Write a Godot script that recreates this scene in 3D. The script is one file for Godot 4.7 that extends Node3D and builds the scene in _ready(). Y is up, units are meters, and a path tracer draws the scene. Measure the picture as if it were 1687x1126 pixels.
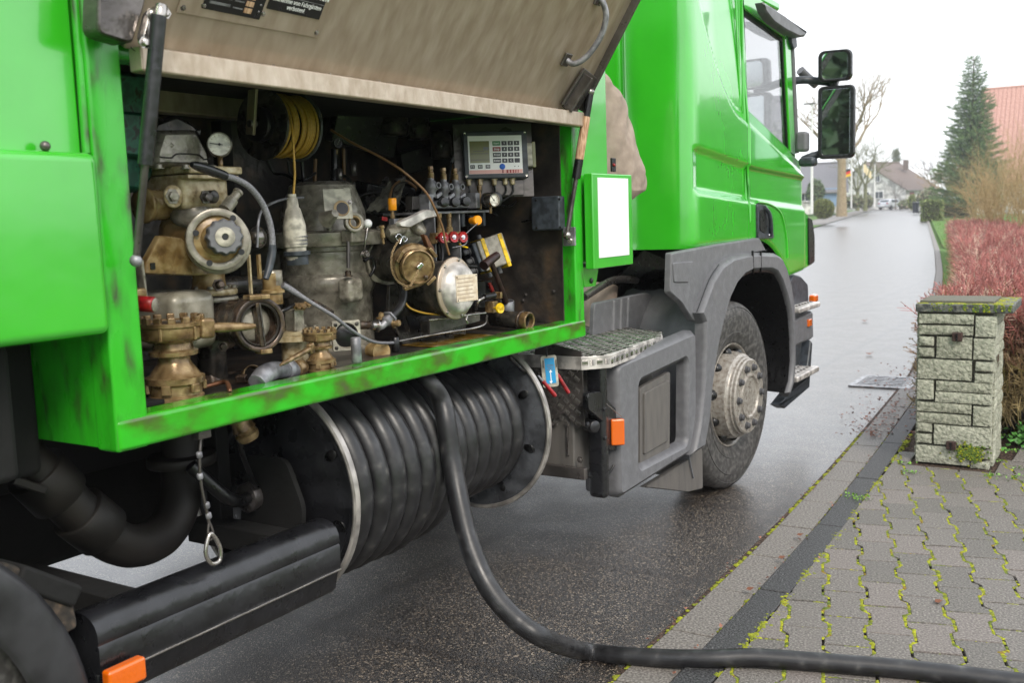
extends Node3D
# A green tank truck delivering heating oil in a residential street.
# World: x runs along the truck towards its cab, z towards the kerb, y up, metres. The road lies at GR.

const GR := -0.05
const SIDE := -1.93          # plane of the truck's side
var rng := RandomNumberGenerator.new()
var used := {}
var T := {}                  # textures
var M := {}                  # materials


class Shape:
	var v := PackedVector3Array()
	var n := PackedVector3Array()
	var uv := PackedVector2Array()
	var ix := PackedInt32Array()

	func p(at: Vector3, nor: Vector3, t := Vector2.ZERO) -> int:
		v.append(at); n.append(nor); uv.append(t)
		return v.size() - 1

	func tri(a: int, b: int, c: int) -> void:
		var g = (v[b] - v[a]).cross(v[c] - v[a])
		if g.dot(n[a] + n[b] + n[c]) > 0.0:
			ix.append(a); ix.append(c); ix.append(b)
		else:
			ix.append(a); ix.append(b); ix.append(c)

	func quad(a: int, b: int, c: int, d: int) -> void:
		tri(a, b, c); tri(a, c, d)

	func face(pts: Array, nor: Vector3) -> void:
		var k = []
		for q in pts: k.append(p(q, nor))
		for i in range(1, k.size() - 1): tri(k[0], k[i], k[i + 1])

	func join(s: Shape, xf := Transform3D()) -> Shape:
		var o = v.size()
		for i in s.v.size():
			v.append(xf * s.v[i]); n.append((xf.basis * s.n[i]).normalized()); uv.append(s.uv[i])
		for i in s.ix: ix.append(i + o)
		return self

	func mesh() -> ArrayMesh:
		var a = []
		a.resize(Mesh.ARRAY_MAX)
		a[Mesh.ARRAY_VERTEX] = v; a[Mesh.ARRAY_NORMAL] = n; a[Mesh.ARRAY_TEX_UV] = uv; a[Mesh.ARRAY_INDEX] = ix
		var m = ArrayMesh.new()
		m.add_surface_from_arrays(Mesh.PRIMITIVE_TRIANGLES, a)
		return m


# ---------- shapes ----------
func V(x, y, z) -> Vector3: return Vector3(x, y, z)

func at(pos: Vector3, rot := Vector3.ZERO) -> Transform3D:
	return Transform3D(Basis.from_euler(rot * PI / 180.0), pos)

func aim(pos: Vector3, dir: Vector3, up := Vector3.UP) -> Transform3D:   # local y runs along dir
	var y = dir.normalized()
	if absf(y.dot(up)) > 0.98: up = Vector3(0.3, 0, 1)
	var x = up.cross(y).normalized()
	return Transform3D(Basis(x, y, x.cross(y)), pos)

func box(size: Vector3, xf := Transform3D(), r := 0.004, s := 1) -> Shape:
	var o = Shape.new()
	var h = size / 2.0
	r = minf(r, minf(h.x, minf(h.y, h.z)) * 0.98)
	if r <= 0.0005: s = 0
	for ax in 3:
		var u = (ax + 1) % 3
		var w = (ax + 2) % 3
		var cu = []
		var cw = []
		if s == 0:
			cu = [-h[u], h[u]]; cw = [-h[w], h[w]]
		else:
			for k in s + 1:
				cu.append(-h[u] + r * k / s); cw.append(-h[w] + r * k / s)
			for k in s + 1:
				cu.append(h[u] - r + r * k / s); cw.append(h[w] - r + r * k / s)
		for sg in [-1.0, 1.0]:
			var rows = []
			for a in cu:
				var row = []
				for b in cw:
					var q = Vector3.ZERO
					q[ax] = sg * h[ax]; q[u] = a; q[w] = b
					var nn = Vector3.ZERO
					nn[ax] = sg
					if s > 0:
						var inn = Vector3(clampf(q.x, -h.x + r, h.x - r), clampf(q.y, -h.y + r, h.y - r), clampf(q.z, -h.z + r, h.z - r))
						nn = (q - inn).normalized()
						q = inn + nn * r
					row.append(o.p(xf * q, (xf.basis * nn).normalized(), Vector2(a, b)))
				rows.append(row)
			for i in rows.size() - 1:
				for j in rows[0].size() - 1:
					o.quad(rows[i][j], rows[i + 1][j], rows[i + 1][j + 1], rows[i][j + 1])
	return o

func lathe(prof: Array, xf := Transform3D(), seg := 24, sharp := 35.0, a0 := 0.0, a1 := TAU) -> Shape:   # prof: [radius, height] from bottom to top on the outside, round local y
	var o = Shape.new()
	var m = prof.size()
	var full = absf(a1 - a0) > TAU - 0.001
	var nor = []
	for i in m - 1:
		var d = Vector2(prof[i + 1][0] - prof[i][0], prof[i + 1][1] - prof[i][1])
		nor.append(Vector2(d.y, -d.x).normalized() if d.length() > 1e-7 else Vector2(1, 0))
	for i in m - 1:
		var na = nor[i]
		var nb = nor[i]
		if i > 0 and absf(rad_to_deg(nor[i - 1].angle_to(nor[i]))) < sharp: na = (nor[i - 1] + nor[i]).normalized()
		if i < m - 2 and absf(rad_to_deg(nor[i + 1].angle_to(nor[i]))) < sharp: nb = (nor[i + 1] + nor[i]).normalized()
		var first = []
		for k in seg + 1:
			var an = a0 + (a1 - a0) * k / seg
			var c = cos(an)
			var s = sin(an)
			var a = o.p(xf * Vector3(prof[i][0] * c, prof[i][1], prof[i][0] * s), (xf.basis * Vector3(na.x * c, na.y, na.x * s)).normalized(), Vector2(float(k) / seg, prof[i][1]))
			var b = o.p(xf * Vector3(prof[i + 1][0] * c, prof[i + 1][1], prof[i + 1][0] * s), (xf.basis * Vector3(nb.x * c, nb.y, nb.x * s)).normalized(), Vector2(float(k) / seg, prof[i + 1][1]))
			if k > 0: o.quad(first[0], first[1], b, a)
			first = [a, b]
	return o

func cyl(r: float, h: float, xf := Transform3D(), b := 0.002, seg := 24) -> Shape:   # solid cylinder from 0 to h along y
	b = minf(b, minf(r, h) * 0.4)
	return lathe([[0, 0], [r - b, 0], [r, b], [r, h - b], [r - b, h], [0, h]], xf, seg, 50)

func pipe(r: float, h: float, ri: float, xf := Transform3D(), seg := 24) -> Shape:   # open ring or pipe
	var b = minf(0.002, (r - ri) * 0.3)
	return lathe([[ri, h - b], [ri, 0], [r - b, 0], [r, b], [r, h - b], [r - b, h], [ri + b, h], [ri, h - b]], xf, seg, 50)

func ball(r: float, xf := Transform3D(), seg := 14, sq := Vector3.ONE) -> Shape:
	var pr = []
	for i in seg / 2 + 1:
		var a = -PI / 2 + PI * i / (seg / 2)
		pr.append([r * cos(a), r * sin(a)])
	return lathe(pr, Transform3D(xf.basis * Basis.from_scale(sq), xf.origin), seg, 80)

func bolt(r: float, h: float, xf := Transform3D()) -> Shape:
	return lathe([[r * 1.5, 0], [r * 1.5, h * 0.2], [r, h * 0.2], [r, h * 0.85], [r * 0.7, h], [0, h]], xf, 6, 20)

func smooth_path(pts: Array, sub := 6, closed := false) -> Array:
	var c = Curve3D.new()
	var m = pts.size()
	for i in m:
		var a = pts[(i - 1 + m) % m] if closed or i > 0 else pts[0]
		var b = pts[(i + 1) % m] if closed or i < m - 1 else pts[m - 1]
		var t = (b - a) / 6.0
		c.add_point(pts[i], -t, t)
	if closed: c.add_point(pts[0], -(pts[1] - pts[m - 1]) / 6.0, (pts[1] - pts[m - 1]) / 6.0)
	var o = []
	var last = (m if closed else m - 1)
	for i in last:
		for k in sub: o.append(c.sample(i, float(k) / sub))
	if not closed: o.append(pts[m - 1])
	return o

func tube(pts: Array, r, seg := 10, sub := 6, closed := false, cap := true) -> Shape:   # r: radius or array of radii
	var o = Shape.new()
	var q = smooth_path(pts, sub, closed) if sub > 1 else pts
	var m = q.size()
	var nrm = Vector3.ZERO
	var rows = []
	var run = 0.0
	for i in m + (1 if closed else 0):
		var j = i % m
		var d = (q[(j + 1) % m] - q[(j - 1 + m) % m]) if closed else (q[mini(j + 1, m - 1)] - q[maxi(j - 1, 0)])
		d = d.normalized()
		if nrm == Vector3.ZERO:
			nrm = d.cross(Vector3(0.31, 0.87, 0.38)).normalized()
		nrm = (nrm - d * nrm.dot(d)).normalized()
		var bi = d.cross(nrm)
		var rr = r
		if r is Array:
			var f = float(i) / (m - 1) * (r.size() - 1)
			var k = mini(int(f), r.size() - 2)
			rr = lerpf(r[k], r[k + 1], f - k)
		if i > 0: run += q[j].distance_to(q[(j - 1 + m) % m])
		var row = []
		for k in seg + 1:
			var a = TAU * k / seg
			var e = nrm * cos(a) + bi * sin(a)
			row.append(o.p(q[j] + e * rr, e, Vector2(float(k) / seg, run)))
		if i > 0:
			for k in seg: o.quad(rows[-1][k], rows[-1][k + 1], row[k + 1], row[k])
		rows.append(row)
	if cap and not closed:
		for e in [0, 1]:
			var row = rows[0] if e == 0 else rows[-1]
			var d = (q[0] - q[1]).normalized() if e == 0 else (q[m - 1] - q[m - 2]).normalized()
			var pts2 = []
			for k in seg: pts2.append(o.v[row[k]])
			o.face(pts2, d)
	return o

func inset(poly: Array, b: float) -> Array:   # poly counter-clockwise, moved inwards by b
	var o = []
	var m = poly.size()
	for i in m:
		var d0 = (poly[i] - poly[(i - 1 + m) % m]).normalized()
		var d1 = (poly[(i + 1) % m] - poly[i]).normalized()
		var n0 = Vector2(-d0.y, d0.x)
		var n1 = Vector2(-d1.y, d1.x)
		var s = n0 + n1
		o.append(poly[i] + s * (b / maxf(0.35, 1.0 + n0.dot(n1))))
	return o

func area2(poly: Array) -> float:
	var s = 0.0
	for i in poly.size():
		var a = poly[i]
		var b = poly[(i + 1) % poly.size()]
		s += a.x * b.y - b.x * a.y
	return s / 2.0

func prism(poly: Array, depth: float, xf := Transform3D(), b := 0.003, back := true) -> Shape:   # polygon in local xy, from z = 0 to depth, front edge bevelled
	var o = Shape.new()
	if area2(poly) < 0.0:
		poly = poly.duplicate(); poly.reverse()
	var m = poly.size()
	var inn = inset(poly, b) if b > 0.0 else poly
	var tris = Geometry2D.triangulate_polygon(PackedVector2Array(inn))
	if tris.is_empty(): tris = Geometry2D.triangulate_polygon(PackedVector2Array(poly))
	if tris.is_empty(): push_warning("outline cannot be filled")
	for side in ([1, 0] if back else [1]):
		var nz = xf.basis.z.normalized() * (1 if side == 1 else -1)
		var k = []
		for q in (inn if side == 1 else poly): k.append(o.p(xf * Vector3(q.x, q.y, depth if side == 1 else 0.0), nz, q))
		for i in range(0, tris.size(), 3): o.tri(k[tris[i]], k[tris[i + 1]], k[tris[i + 2]])
	for i in m:
		var j = (i + 1) % m
		var d = (poly[j] - poly[i]).normalized()
		var dp = (poly[i] - poly[(i - 1 + m) % m]).normalized()
		var dn = (poly[(j + 1) % m] - poly[j]).normalized()
		var d0 = (d + dp).normalized() if d.dot(dp) > 0.8 else d       # shallow corners are shaded smooth
		var d1 = (d + dn).normalized() if d.dot(dn) > 0.8 else d
		var w0 = (xf.basis * V(d0.y, -d0.x, 0)).normalized()
		var w1 = (xf.basis * V(d1.y, -d1.x, 0)).normalized()
		o.quad(o.p(xf * V(poly[i].x, poly[i].y, 0), w0), o.p(xf * V(poly[j].x, poly[j].y, 0), w1), o.p(xf * V(poly[j].x, poly[j].y, depth - b), w1), o.p(xf * V(poly[i].x, poly[i].y, depth - b), w0))
		if b > 0.0:
			var bz = xf.basis.z.normalized()
			o.quad(o.p(xf * V(poly[i].x, poly[i].y, depth - b), w0), o.p(xf * V(poly[j].x, poly[j].y, depth - b), w1), o.p(xf * V(inn[j].x, inn[j].y, depth), (w1 + bz).normalized()), o.p(xf * V(inn[i].x, inn[i].y, depth), (w0 + bz).normalized()))
	return o

func frame(outer: Array, inner: Array, depth: float, xf := Transform3D(), b := 0.004) -> Shape:   # ring between two outlines with the same number of points (both counter-clockwise)
	var o = Shape.new()
	var m = outer.size()
	var oi = inset(outer, b)
	var ii = inset(inner, -b)
	var nz = xf.basis.z.normalized()
	for i in m:
		var j = (i + 1) % m
		for fz in [[depth, oi, ii, 1.0], [0.0, outer, inner, -1.0]]:
			var a = fz[1]
			var c = fz[2]
			o.quad(o.p(xf * V(a[i].x, a[i].y, fz[0]), nz * fz[3]), o.p(xf * V(a[j].x, a[j].y, fz[0]), nz * fz[3]), o.p(xf * V(c[j].x, c[j].y, fz[0]), nz * fz[3]), o.p(xf * V(c[i].x, c[i].y, fz[0]), nz * fz[3]))
		for w in [[outer, oi, 1.0], [inner, ii, -1.0]]:
			var a = w[0]
			var c = w[1]
			var d0 = (a[j] - a[(i - 1 + m) % m]).normalized()
			var d1 = (a[(i + 2) % m] - a[i]).normalized()
			var de = (a[j] - a[i]).normalized()
			if d0.dot(de) < 0.9: d0 = de
			if d1.dot(de) < 0.9: d1 = de
			var n0 = (xf.basis * V(d0.y, -d0.x, 0)).normalized() * w[2]
			var n1 = (xf.basis * V(d1.y, -d1.x, 0)).normalized() * w[2]
			o.quad(o.p(xf * V(a[i].x, a[i].y, 0), n0), o.p(xf * V(a[j].x, a[j].y, 0), n1), o.p(xf * V(a[j].x, a[j].y, depth - b), n1), o.p(xf * V(a[i].x, a[i].y, depth - b), n0))
			o.quad(o.p(xf * V(a[i].x, a[i].y, depth - b), n0), o.p(xf * V(a[j].x, a[j].y, depth - b), n1), o.p(xf * V(c[j].x, c[j].y, depth), (n1 + nz).normalized()), o.p(xf * V(c[i].x, c[i].y, depth), (n0 + nz).normalized()))
	return o

func sheet(rows: Array, face_to: Vector3, closed := false) -> Shape:   # smooth surface through a grid of points; face_to: a direction (or a point side) its outside looks to
	var o = Shape.new()
	var a = rows.size()
	var b = rows[0].size()
	var sgn = 0.0
	var nn = []
	for i in a:
		var line = []
		for j in b:
			var du = rows[mini(i + 1, a - 1)][j] - rows[maxi(i - 1, 0)][j]
			var dv = (rows[i][(j + 1) % b] - rows[i][(j - 1 + b) % b]) if closed else (rows[i][mini(j + 1, b - 1)] - rows[i][maxi(j - 1, 0)])
			var c = du.cross(dv).normalized()
			line.append(c)
			sgn += c.dot(rows[i][j] - (rows[i][0] + rows[i][b / 2]) / 2.0) if closed else c.dot(face_to)
		nn.append(line)
	var s = 1.0 if sgn >= 0.0 else -1.0
	var id = []
	for i in a:
		var line = []
		for j in b: line.append(o.p(rows[i][j], nn[i][j] * s, Vector2(float(j) / b, float(i) / a)))
		id.append(line)
	for i in a - 1:
		for j in (b if closed else b - 1):
			var j2 = (j + 1) % b
			o.quad(id[i][j], id[i + 1][j], id[i + 1][j2], id[i][j2])
	return o

func shell(rows: Array, out: Vector3, thick: float) -> Shape:   # a sheet with thickness: a second face set back by thick, closed round its rim
	var o = sheet(rows, out)
	var a = rows.size()
	var b = rows[0].size()
	var c = o.v.size()
	for i in c: o.p(o.v[i] - o.n[i] * thick, -o.n[i])
	for i in a - 1:
		for j in b - 1:
			o.quad(c + i * b + j, c + (i + 1) * b + j, c + (i + 1) * b + j + 1, c + i * b + j + 1)
	var rim = []
	for j in b: rim.append(j)
	for i in range(1, a): rim.append(i * b + b - 1)
	for j in range(b - 2, -1, -1): rim.append((a - 1) * b + j)
	for i in range(a - 2, 0, -1): rim.append(i * b)
	var mid = Vector3.ZERO
	for k in rim: mid += o.v[k]
	mid /= rim.size()
	for k in rim.size():
		var p0 = rim[k]
		var p1 = rim[(k + 1) % rim.size()]
		var nn = (o.v[p1] - o.v[p0]).cross(o.n[p0]).normalized()
		if nn.dot((o.v[p0] + o.v[p1]) / 2.0 - mid) < 0.0: nn = -nn
		o.quad(o.p(o.v[p0], nn), o.p(o.v[p1], nn), o.p(o.v[c + p1], nn), o.p(o.v[c + p0], nn))
	return o

func ellipse(rx: float, ry: float, k := 24, mid := Vector2.ZERO) -> Array:
	var o = []
	for i in k: o.append(mid + Vector2(rx * cos(TAU * i / k), ry * sin(TAU * i / k)))
	return o

func round_rect(w: float, h: float, r: float, k := 5, mid := Vector2.ZERO) -> Array:
	var o = []
	for c in 4:
		var cc = Vector2((w / 2 - r) * (1 if c == 0 or c == 3 else -1), (h / 2 - r) * (1 if c < 2 else -1))
		for i in k:
			var a = PI / 2 * (c + float(i) / (k - 1))
			o.append(mid + cc + Vector2(cos(a), sin(a)) * r)
	return o

func round_poly(pts: Array, r: float, k := 5) -> Array:   # rounds the corners of an outline
	var o = []
	var m = pts.size()
	for i in m:
		var a = pts[(i - 1 + m) % m]
		var b = pts[i]
		var c = pts[(i + 1) % m]
		var ra = minf(r, minf(a.distance_to(b), c.distance_to(b)) * 0.45)
		var p0 = b + (a - b).normalized() * ra
		var p1 = b + (c - b).normalized() * ra
		for t in k:
			var f = float(t) / (k - 1)
			o.append(p0.lerp(b, f).lerp(b.lerp(p1, f), f))
	return o


# ---------- objects ----------
func numbered(parent: Node, called: String) -> String:
	var key = str(parent.get_instance_id()) + called
	var k = used.get(key, 0)
	used[key] = k + 1
	return called if k == 0 else "%s_%03d" % [called, k]

func thing(called: String, label: String, category: String, pos := Vector3.ZERO, group := "", kind := "") -> Node3D:
	var o = Node3D.new()
	o.name = numbered(self, called)
	add_child(o)
	o.position = pos
	tag(o, label, category, group, kind)
	return o

func tag(o: Node, label := "", category := "", group := "", kind := "") -> Node:
	if label: o.set_meta("label", label)
	if category: o.set_meta("category", category)
	if group: o.set_meta("group", group)
	if kind: o.set_meta("kind", kind)
	return o

func mesh_at(called: String, mesh: Mesh, m: Material, parent: Node = self, xf := Transform3D()) -> MeshInstance3D:
	var o = MeshInstance3D.new()
	o.name = numbered(parent, called)
	o.mesh = mesh
	o.material_override = m
	parent.add_child(o)
	o.transform = xf
	return o

func part(called: String, s: Shape, m: Material, parent: Node = self, label := "") -> MeshInstance3D:   # geometry given in world axes, stored relative to the thing's base
	var off = Vector3.ZERO
	var q = parent
	while q is Node3D and q != self:
		off += q.position
		q = q.get_parent()
	if off != Vector3.ZERO:
		for i in s.v.size(): s.v[i] -= off
	var o = mesh_at(called, s.mesh(), m, parent)
	if label: o.set_meta("label", label)
	return o

func ground(called: String, s: Shape, m: Material, label := "") -> MeshInstance3D:
	var o = part(called, s, m)
	tag(o, label, "", "", "structure")
	return o

func lettering(text: String, size: float, depth := 0.0015, bold := false) -> TextMesh:
	var t = TextMesh.new()
	var f = SystemFont.new()
	f.font_names = PackedStringArray(["Droid Sans"])
	if bold: f.font_weight = 700
	t.font = f
	t.text = text
	t.font_size = 32
	t.pixel_size = size / 32.0
	t.depth = depth
	t.curve_step = 1.0
	return t

func scatter(called: String, mesh: Mesh, m: Material, xfs: Array, cols := [], parent: Node = self) -> MultiMeshInstance3D:
	var mm = MultiMesh.new()
	mm.transform_format = MultiMesh.TRANSFORM_3D
	mm.use_colors = cols.size() > 0
	mm.mesh = mesh
	mm.instance_count = xfs.size()
	for i in xfs.size():
		mm.set_instance_transform(i, xfs[i])
		if cols.size() > 0: mm.set_instance_color(i, cols[i])
	var o = MultiMeshInstance3D.new()
	o.name = numbered(parent, called)
	o.multimesh = mm
	o.material_override = m
	parent.add_child(o)
	o.set_meta("kind", "stuff")
	return o


# ---------- materials ----------
func noise(sd: int, freq: float, kind := "fbm", oct := 5) -> FastNoiseLite:
	var f = FastNoiseLite.new()
	f.seed = sd
	f.frequency = freq
	match kind:
		"cell":
			f.noise_type = FastNoiseLite.TYPE_CELLULAR
			f.cellular_return_type = FastNoiseLite.RETURN_CELL_VALUE
			f.fractal_type = FastNoiseLite.FRACTAL_NONE
		"dist":
			f.noise_type = FastNoiseLite.TYPE_CELLULAR
			f.cellular_return_type = FastNoiseLite.RETURN_DISTANCE
			f.fractal_type = FastNoiseLite.FRACTAL_NONE
		"ridge":
			f.noise_type = FastNoiseLite.TYPE_SIMPLEX_SMOOTH
			f.fractal_type = FastNoiseLite.FRACTAL_RIDGED
			f.fractal_octaves = oct
		_:
			f.noise_type = FastNoiseLite.TYPE_SIMPLEX_SMOOTH
			f.fractal_type = FastNoiseLite.FRACTAL_FBM
			f.fractal_octaves = oct
	return f

func tex(sd: int, freq: float, stops: Array, size := 256, kind := "fbm", oct := 5) -> NoiseTexture2D:   # stops: [offset, colour] pairs
	var t = NoiseTexture2D.new()
	t.width = size
	t.height = size
	t.seamless = true
	t.seamless_blend_skirt = 0.15
	t.noise = noise(sd, freq, kind, oct)
	var g = Gradient.new()
	var of = PackedFloat32Array()
	var co = PackedColorArray()
	for s in stops:
		of.append(s[0]); co.append(s[1])
	g.offsets = of
	g.colors = co
	t.color_ramp = g
	return t

func bumps(sd: int, freq: float, strength := 4.0, size := 256, kind := "fbm", oct := 5) -> NoiseTexture2D:
	var t = NoiseTexture2D.new()
	t.width = size
	t.height = size
	t.seamless = true
	t.as_normal_map = true
	t.bump_strength = strength
	t.noise = noise(sd, freq, kind, oct)
	return t

func g(x: float) -> Color: return Color(x, x, x)

func mat(called: String, col: Color, rough := 0.5, metal := 0.0, o := {}) -> StandardMaterial3D:
	var m = StandardMaterial3D.new()
	m.resource_name = called
	m.albedo_color = col
	m.roughness = rough
	m.metallic = metal
	if o.has("tex") or o.has("rtex") or o.has("nrm"):
		var sc = o.get("scale", Vector3.ONE * 2.0)
		m.uv1_scale = sc if sc is Vector3 else Vector3.ONE * sc
		if not o.has("uv"):
			m.uv1_triplanar = true
			m.uv1_world_triplanar = o.get("world", false)
			m.uv1_triplanar_sharpness = 4.0
	if o.has("tex"): m.albedo_texture = o.tex
	if o.has("rtex"):
		m.roughness_texture = o.rtex
		m.roughness_texture_channel = BaseMaterial3D.TEXTURE_CHANNEL_RED
	if o.has("nrm"):
		m.normal_enabled = true
		m.normal_texture = o.nrm
		m.normal_scale = o.get("ns", 0.5)
	if o.has("coat"):
		m.clearcoat_enabled = true
		m.clearcoat = o.coat
		m.clearcoat_roughness = o.get("cr", 0.05)
	if o.has("back"):
		m.backlight_enabled = true
		m.backlight = o.back
	if o.has("vc"): m.vertex_color_use_as_albedo = true
	M[called] = m
	return m



func _ready() -> void:
	rng.seed = 7
	# camera
	var cam = Camera3D.new()
	cam.name = "camera"
	add_child(cam)
	cam.transform = Transform3D(Vector3(0.5265, -0.0324, 0.8496), Vector3(0.1198, 0.9921, -0.0364), Vector3(-0.8417, 0.121, 0.5262), Vector3(0, 1.53, 0))
	var ca = CameraAttributesPhysical.new()
	ca.frustum_focal_length = 35.49
	ca.frustum_focus_distance = 3.7
	ca.frustum_near = 0.05
	ca.frustum_far = 900.0
	ca.exposure_aperture = 5.0
	cam.attributes = ca
	# overcast sky, weak broad sun
	var we = WorldEnvironment.new()
	we.name = "environment"
	var e = Environment.new()
	e.background_mode = Environment.BG_SKY
	var sky = ProceduralSkyMaterial.new()
	sky.sky_top_color = Color(0.90, 0.92, 0.95)
	sky.sky_horizon_color = Color(0.93, 0.94, 0.95)
	sky.sky_curve = 0.2
	sky.ground_horizon_color = Color(0.5, 0.5, 0.5)
	sky.ground_bottom_color = Color(0.3, 0.3, 0.3)
	sky.sky_energy_multiplier = 1.0
	sky.sun_angle_max = 0.0
	e.sky = Sky.new()
	e.sky.sky_material = sky
	e.tonemap_mode = Environment.TONE_MAPPER_LINEAR
	e.tonemap_exposure = 2.2
	e.fog_enabled = true
	e.fog_density = 0.0009
	e.fog_light_color = Color(0.95, 0.96, 0.98)
	e.sdfgi_enabled = true
	e.ssao_enabled = true
	e.ssil_enabled = true
	we.environment = e
	add_child(we)
	var sun = DirectionalLight3D.new()
	sun.name = "sun"
	sun.light_energy = 0.45
	sun.light_angular_distance = 25.0
	sun.light_color = Color(1.0, 0.97, 0.93)
	sun.shadow_enabled = true
	add_child(sun)
	sun.look_at_from_position(Vector3(-3, 9, 6), Vector3(3, 0, -1.5))

	make_materials()
	make_ground()
	make_pillar()
	make_truck()
	make_things()
	make_background()


func make_materials() -> void:
	T.grain = tex(1, 0.09, [[0.2, g(0.72)], [0.8, g(1.0)]])
	T.cloud = tex(2, 0.012, [[0.25, g(0.7)], [0.75, g(1.0)]])
	T.rvar = tex(3, 0.02, [[0.2, g(0.55)], [0.8, g(1.0)]])
	T.fine = bumps(4, 0.12, 5.0)
	T.soft = bumps(5, 0.02, 6.0)
	T.rsoft = tex(7, 0.02, [[0.2, g(0.82)], [0.8, g(1.0)]])
	T.peel = bumps(6, 0.05, 2.0, 256, "fbm", 2)
	var green = Color(0.10, 0.66, 0.055)
	mat("green", Color.WHITE, 0.22, 0.0, {"tex": tex(11, 0.012, [[0.0, Color(0.19, 0.65, 0.12)], [1.0, Color(0.22, 0.71, 0.14)]]), "scale": 0.7, "coat": 0.8, "nrm": T.peel, "ns": 0.04})
	M.green.metallic_specular = 0.85
	mat("green_worn", Color.WHITE, 0.34, 0.0, {"tex": tex(12, 0.018, [[0.4, Color(0.18, 0.67, 0.12)], [0.66, Color(0.17, 0.60, 0.11)], [0.84, Color(0.21, 0.45, 0.14)], [0.97, Color(0.20, 0.24, 0.16)]], 512), "scale": Vector3(1.6, 0.5, 1.6), "coat": 0.35, "cr": 0.2, "rtex": T.rvar, "nrm": T.peel, "ns": 0.12})
	mat("green_sill", Color.WHITE, 0.3, 0.0, {"tex": tex(13, 0.016, [[0.25, Color(0.17, 0.68, 0.11)], [0.5, Color(0.20, 0.58, 0.08)], [0.66, Color(0.25, 0.44, 0.10)], [0.82, Color(0.29, 0.33, 0.20)], [0.95, Color(0.38, 0.34, 0.31)]], 512), "scale": Vector3(0.6, 1.0, 0.6), "coat": 0.4, "cr": 0.15, "rtex": T.rvar, "nrm": T.peel, "ns": 0.12})
	mat("teal", Color.WHITE, 0.5, 0.0, {"tex": tex(14, 0.03, [[0.3, Color(0.10, 0.30, 0.24)], [0.6, Color(0.16, 0.42, 0.34)], [0.8, Color(0.10, 0.12, 0.10)]]), "scale": 3.0})
	mat("steel_brown", Color.WHITE, 0.37, 0.5, {"tex": tex(15, 0.02, [[0.05, Color(0.62, 0.555, 0.48)], [0.5, Color(0.69, 0.63, 0.56)], [0.95, Color(0.75, 0.70, 0.635)]], 512), "scale": Vector3(1.6, 0.7, 1.6), "rtex": T.rsoft, "nrm": T.fine, "ns": 0.048})
	mat("steel_bright", Color(0.72, 0.70, 0.68), 0.3, 0.9, {"tex": T.cloud, "scale": 3.0, "rtex": T.rvar, "nrm": T.fine, "ns": 0.04})
	mat("steel_dark", Color(0.42, 0.40, 0.39), 0.42, 0.6, {"tex": T.cloud, "scale": 1.0, "rtex": T.rvar, "nrm": T.fine, "ns": 0.1})
	mat("galvanised", Color(0.60, 0.60, 0.62), 0.5, 0.5, {"tex": T.cloud, "scale": 6.0, "nrm": T.fine, "ns": 0.08})
	mat("aluminium", Color(0.84, 0.82, 0.80), 0.42, 0.35, {"tex": T.cloud, "scale": 4.0, "nrm": T.fine, "ns": 0.06})
	mat("wall_grime", Color.WHITE, 0.5, 0.35, {"tex": tex(16, 0.014, [[0.1, Color(0.16, 0.15, 0.145)], [0.45, Color(0.22, 0.205, 0.195)], [0.7, Color(0.30, 0.265, 0.235)], [0.95, Color(0.38, 0.31, 0.24)]], 512), "scale": 0.9, "rtex": T.rvar, "nrm": T.fine, "ns": 0.08})
	mat("cast_cream", Color.WHITE, 0.42, 0.08, {"tex": tex(17, 0.025, [[0.03, Color(0.40, 0.33, 0.22)], [0.3, Color(0.60, 0.53, 0.39)], [0.6, Color(0.70, 0.64, 0.51)], [0.95, Color(0.77, 0.73, 0.62)]], 512), "scale": 2.6, "rtex": T.rvar, "nrm": T.soft, "ns": 0.25})
	mat("cast_pale", Color.WHITE, 0.45, 0.1, {"tex": tex(34, 0.02, [[0.1, Color(0.44, 0.42, 0.36)], [0.6, Color(0.60, 0.58, 0.52)], [0.95, Color(0.70, 0.68, 0.62)]]), "scale": 2.0, "rtex": T.rvar, "nrm": T.soft, "ns": 0.15})
	mat("cast_ochre", Color.WHITE, 0.4, 0.1, {"tex": tex(18, 0.025, [[0.03, Color(0.34, 0.26, 0.15)], [0.4, Color(0.52, 0.42, 0.26)], [0.9, Color(0.68, 0.60, 0.44)]]), "scale": 2.6, "rtex": T.rvar, "nrm": T.soft, "ns": 0.25})
	mat("cast_grey", Color.WHITE, 0.36, 0.2, {"tex": tex(19, 0.022, [[0.03, Color(0.40, 0.38, 0.34)], [0.5, Color(0.545, 0.525, 0.475)], [0.95, Color(0.64, 0.62, 0.57)]], 512), "scale": 2.2, "rtex": T.rvar, "nrm": T.soft, "ns": 0.2})
	mat("cast_dark", Color.WHITE, 0.4, 0.2, {"tex": tex(20, 0.03, [[0.05, Color(0.11, 0.105, 0.10)], [0.5, Color(0.20, 0.19, 0.175)], [0.9, Color(0.32, 0.29, 0.26)]]), "scale": 2.6, "rtex": T.rvar, "nrm": T.soft, "ns": 0.2})
	mat("brass", Color.WHITE, 0.34, 0.4, {"tex": tex(21, 0.03, [[0.05, Color(0.28, 0.22, 0.15)], [0.4, Color(0.46, 0.37, 0.25)], [0.8, Color(0.62, 0.53, 0.39)]]), "scale": 3.0, "rtex": T.rvar, "nrm": T.soft, "ns": 0.15})
	mat("bronze_dark", Color.WHITE, 0.34, 0.4, {"tex": tex(22, 0.03, [[0.05, Color(0.14, 0.12, 0.11)], [0.5, Color(0.27, 0.23, 0.20)], [0.9, Color(0.42, 0.35, 0.29)]]), "scale": 3.0, "rtex": T.rvar, "nrm": T.soft, "ns": 0.15})
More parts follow.
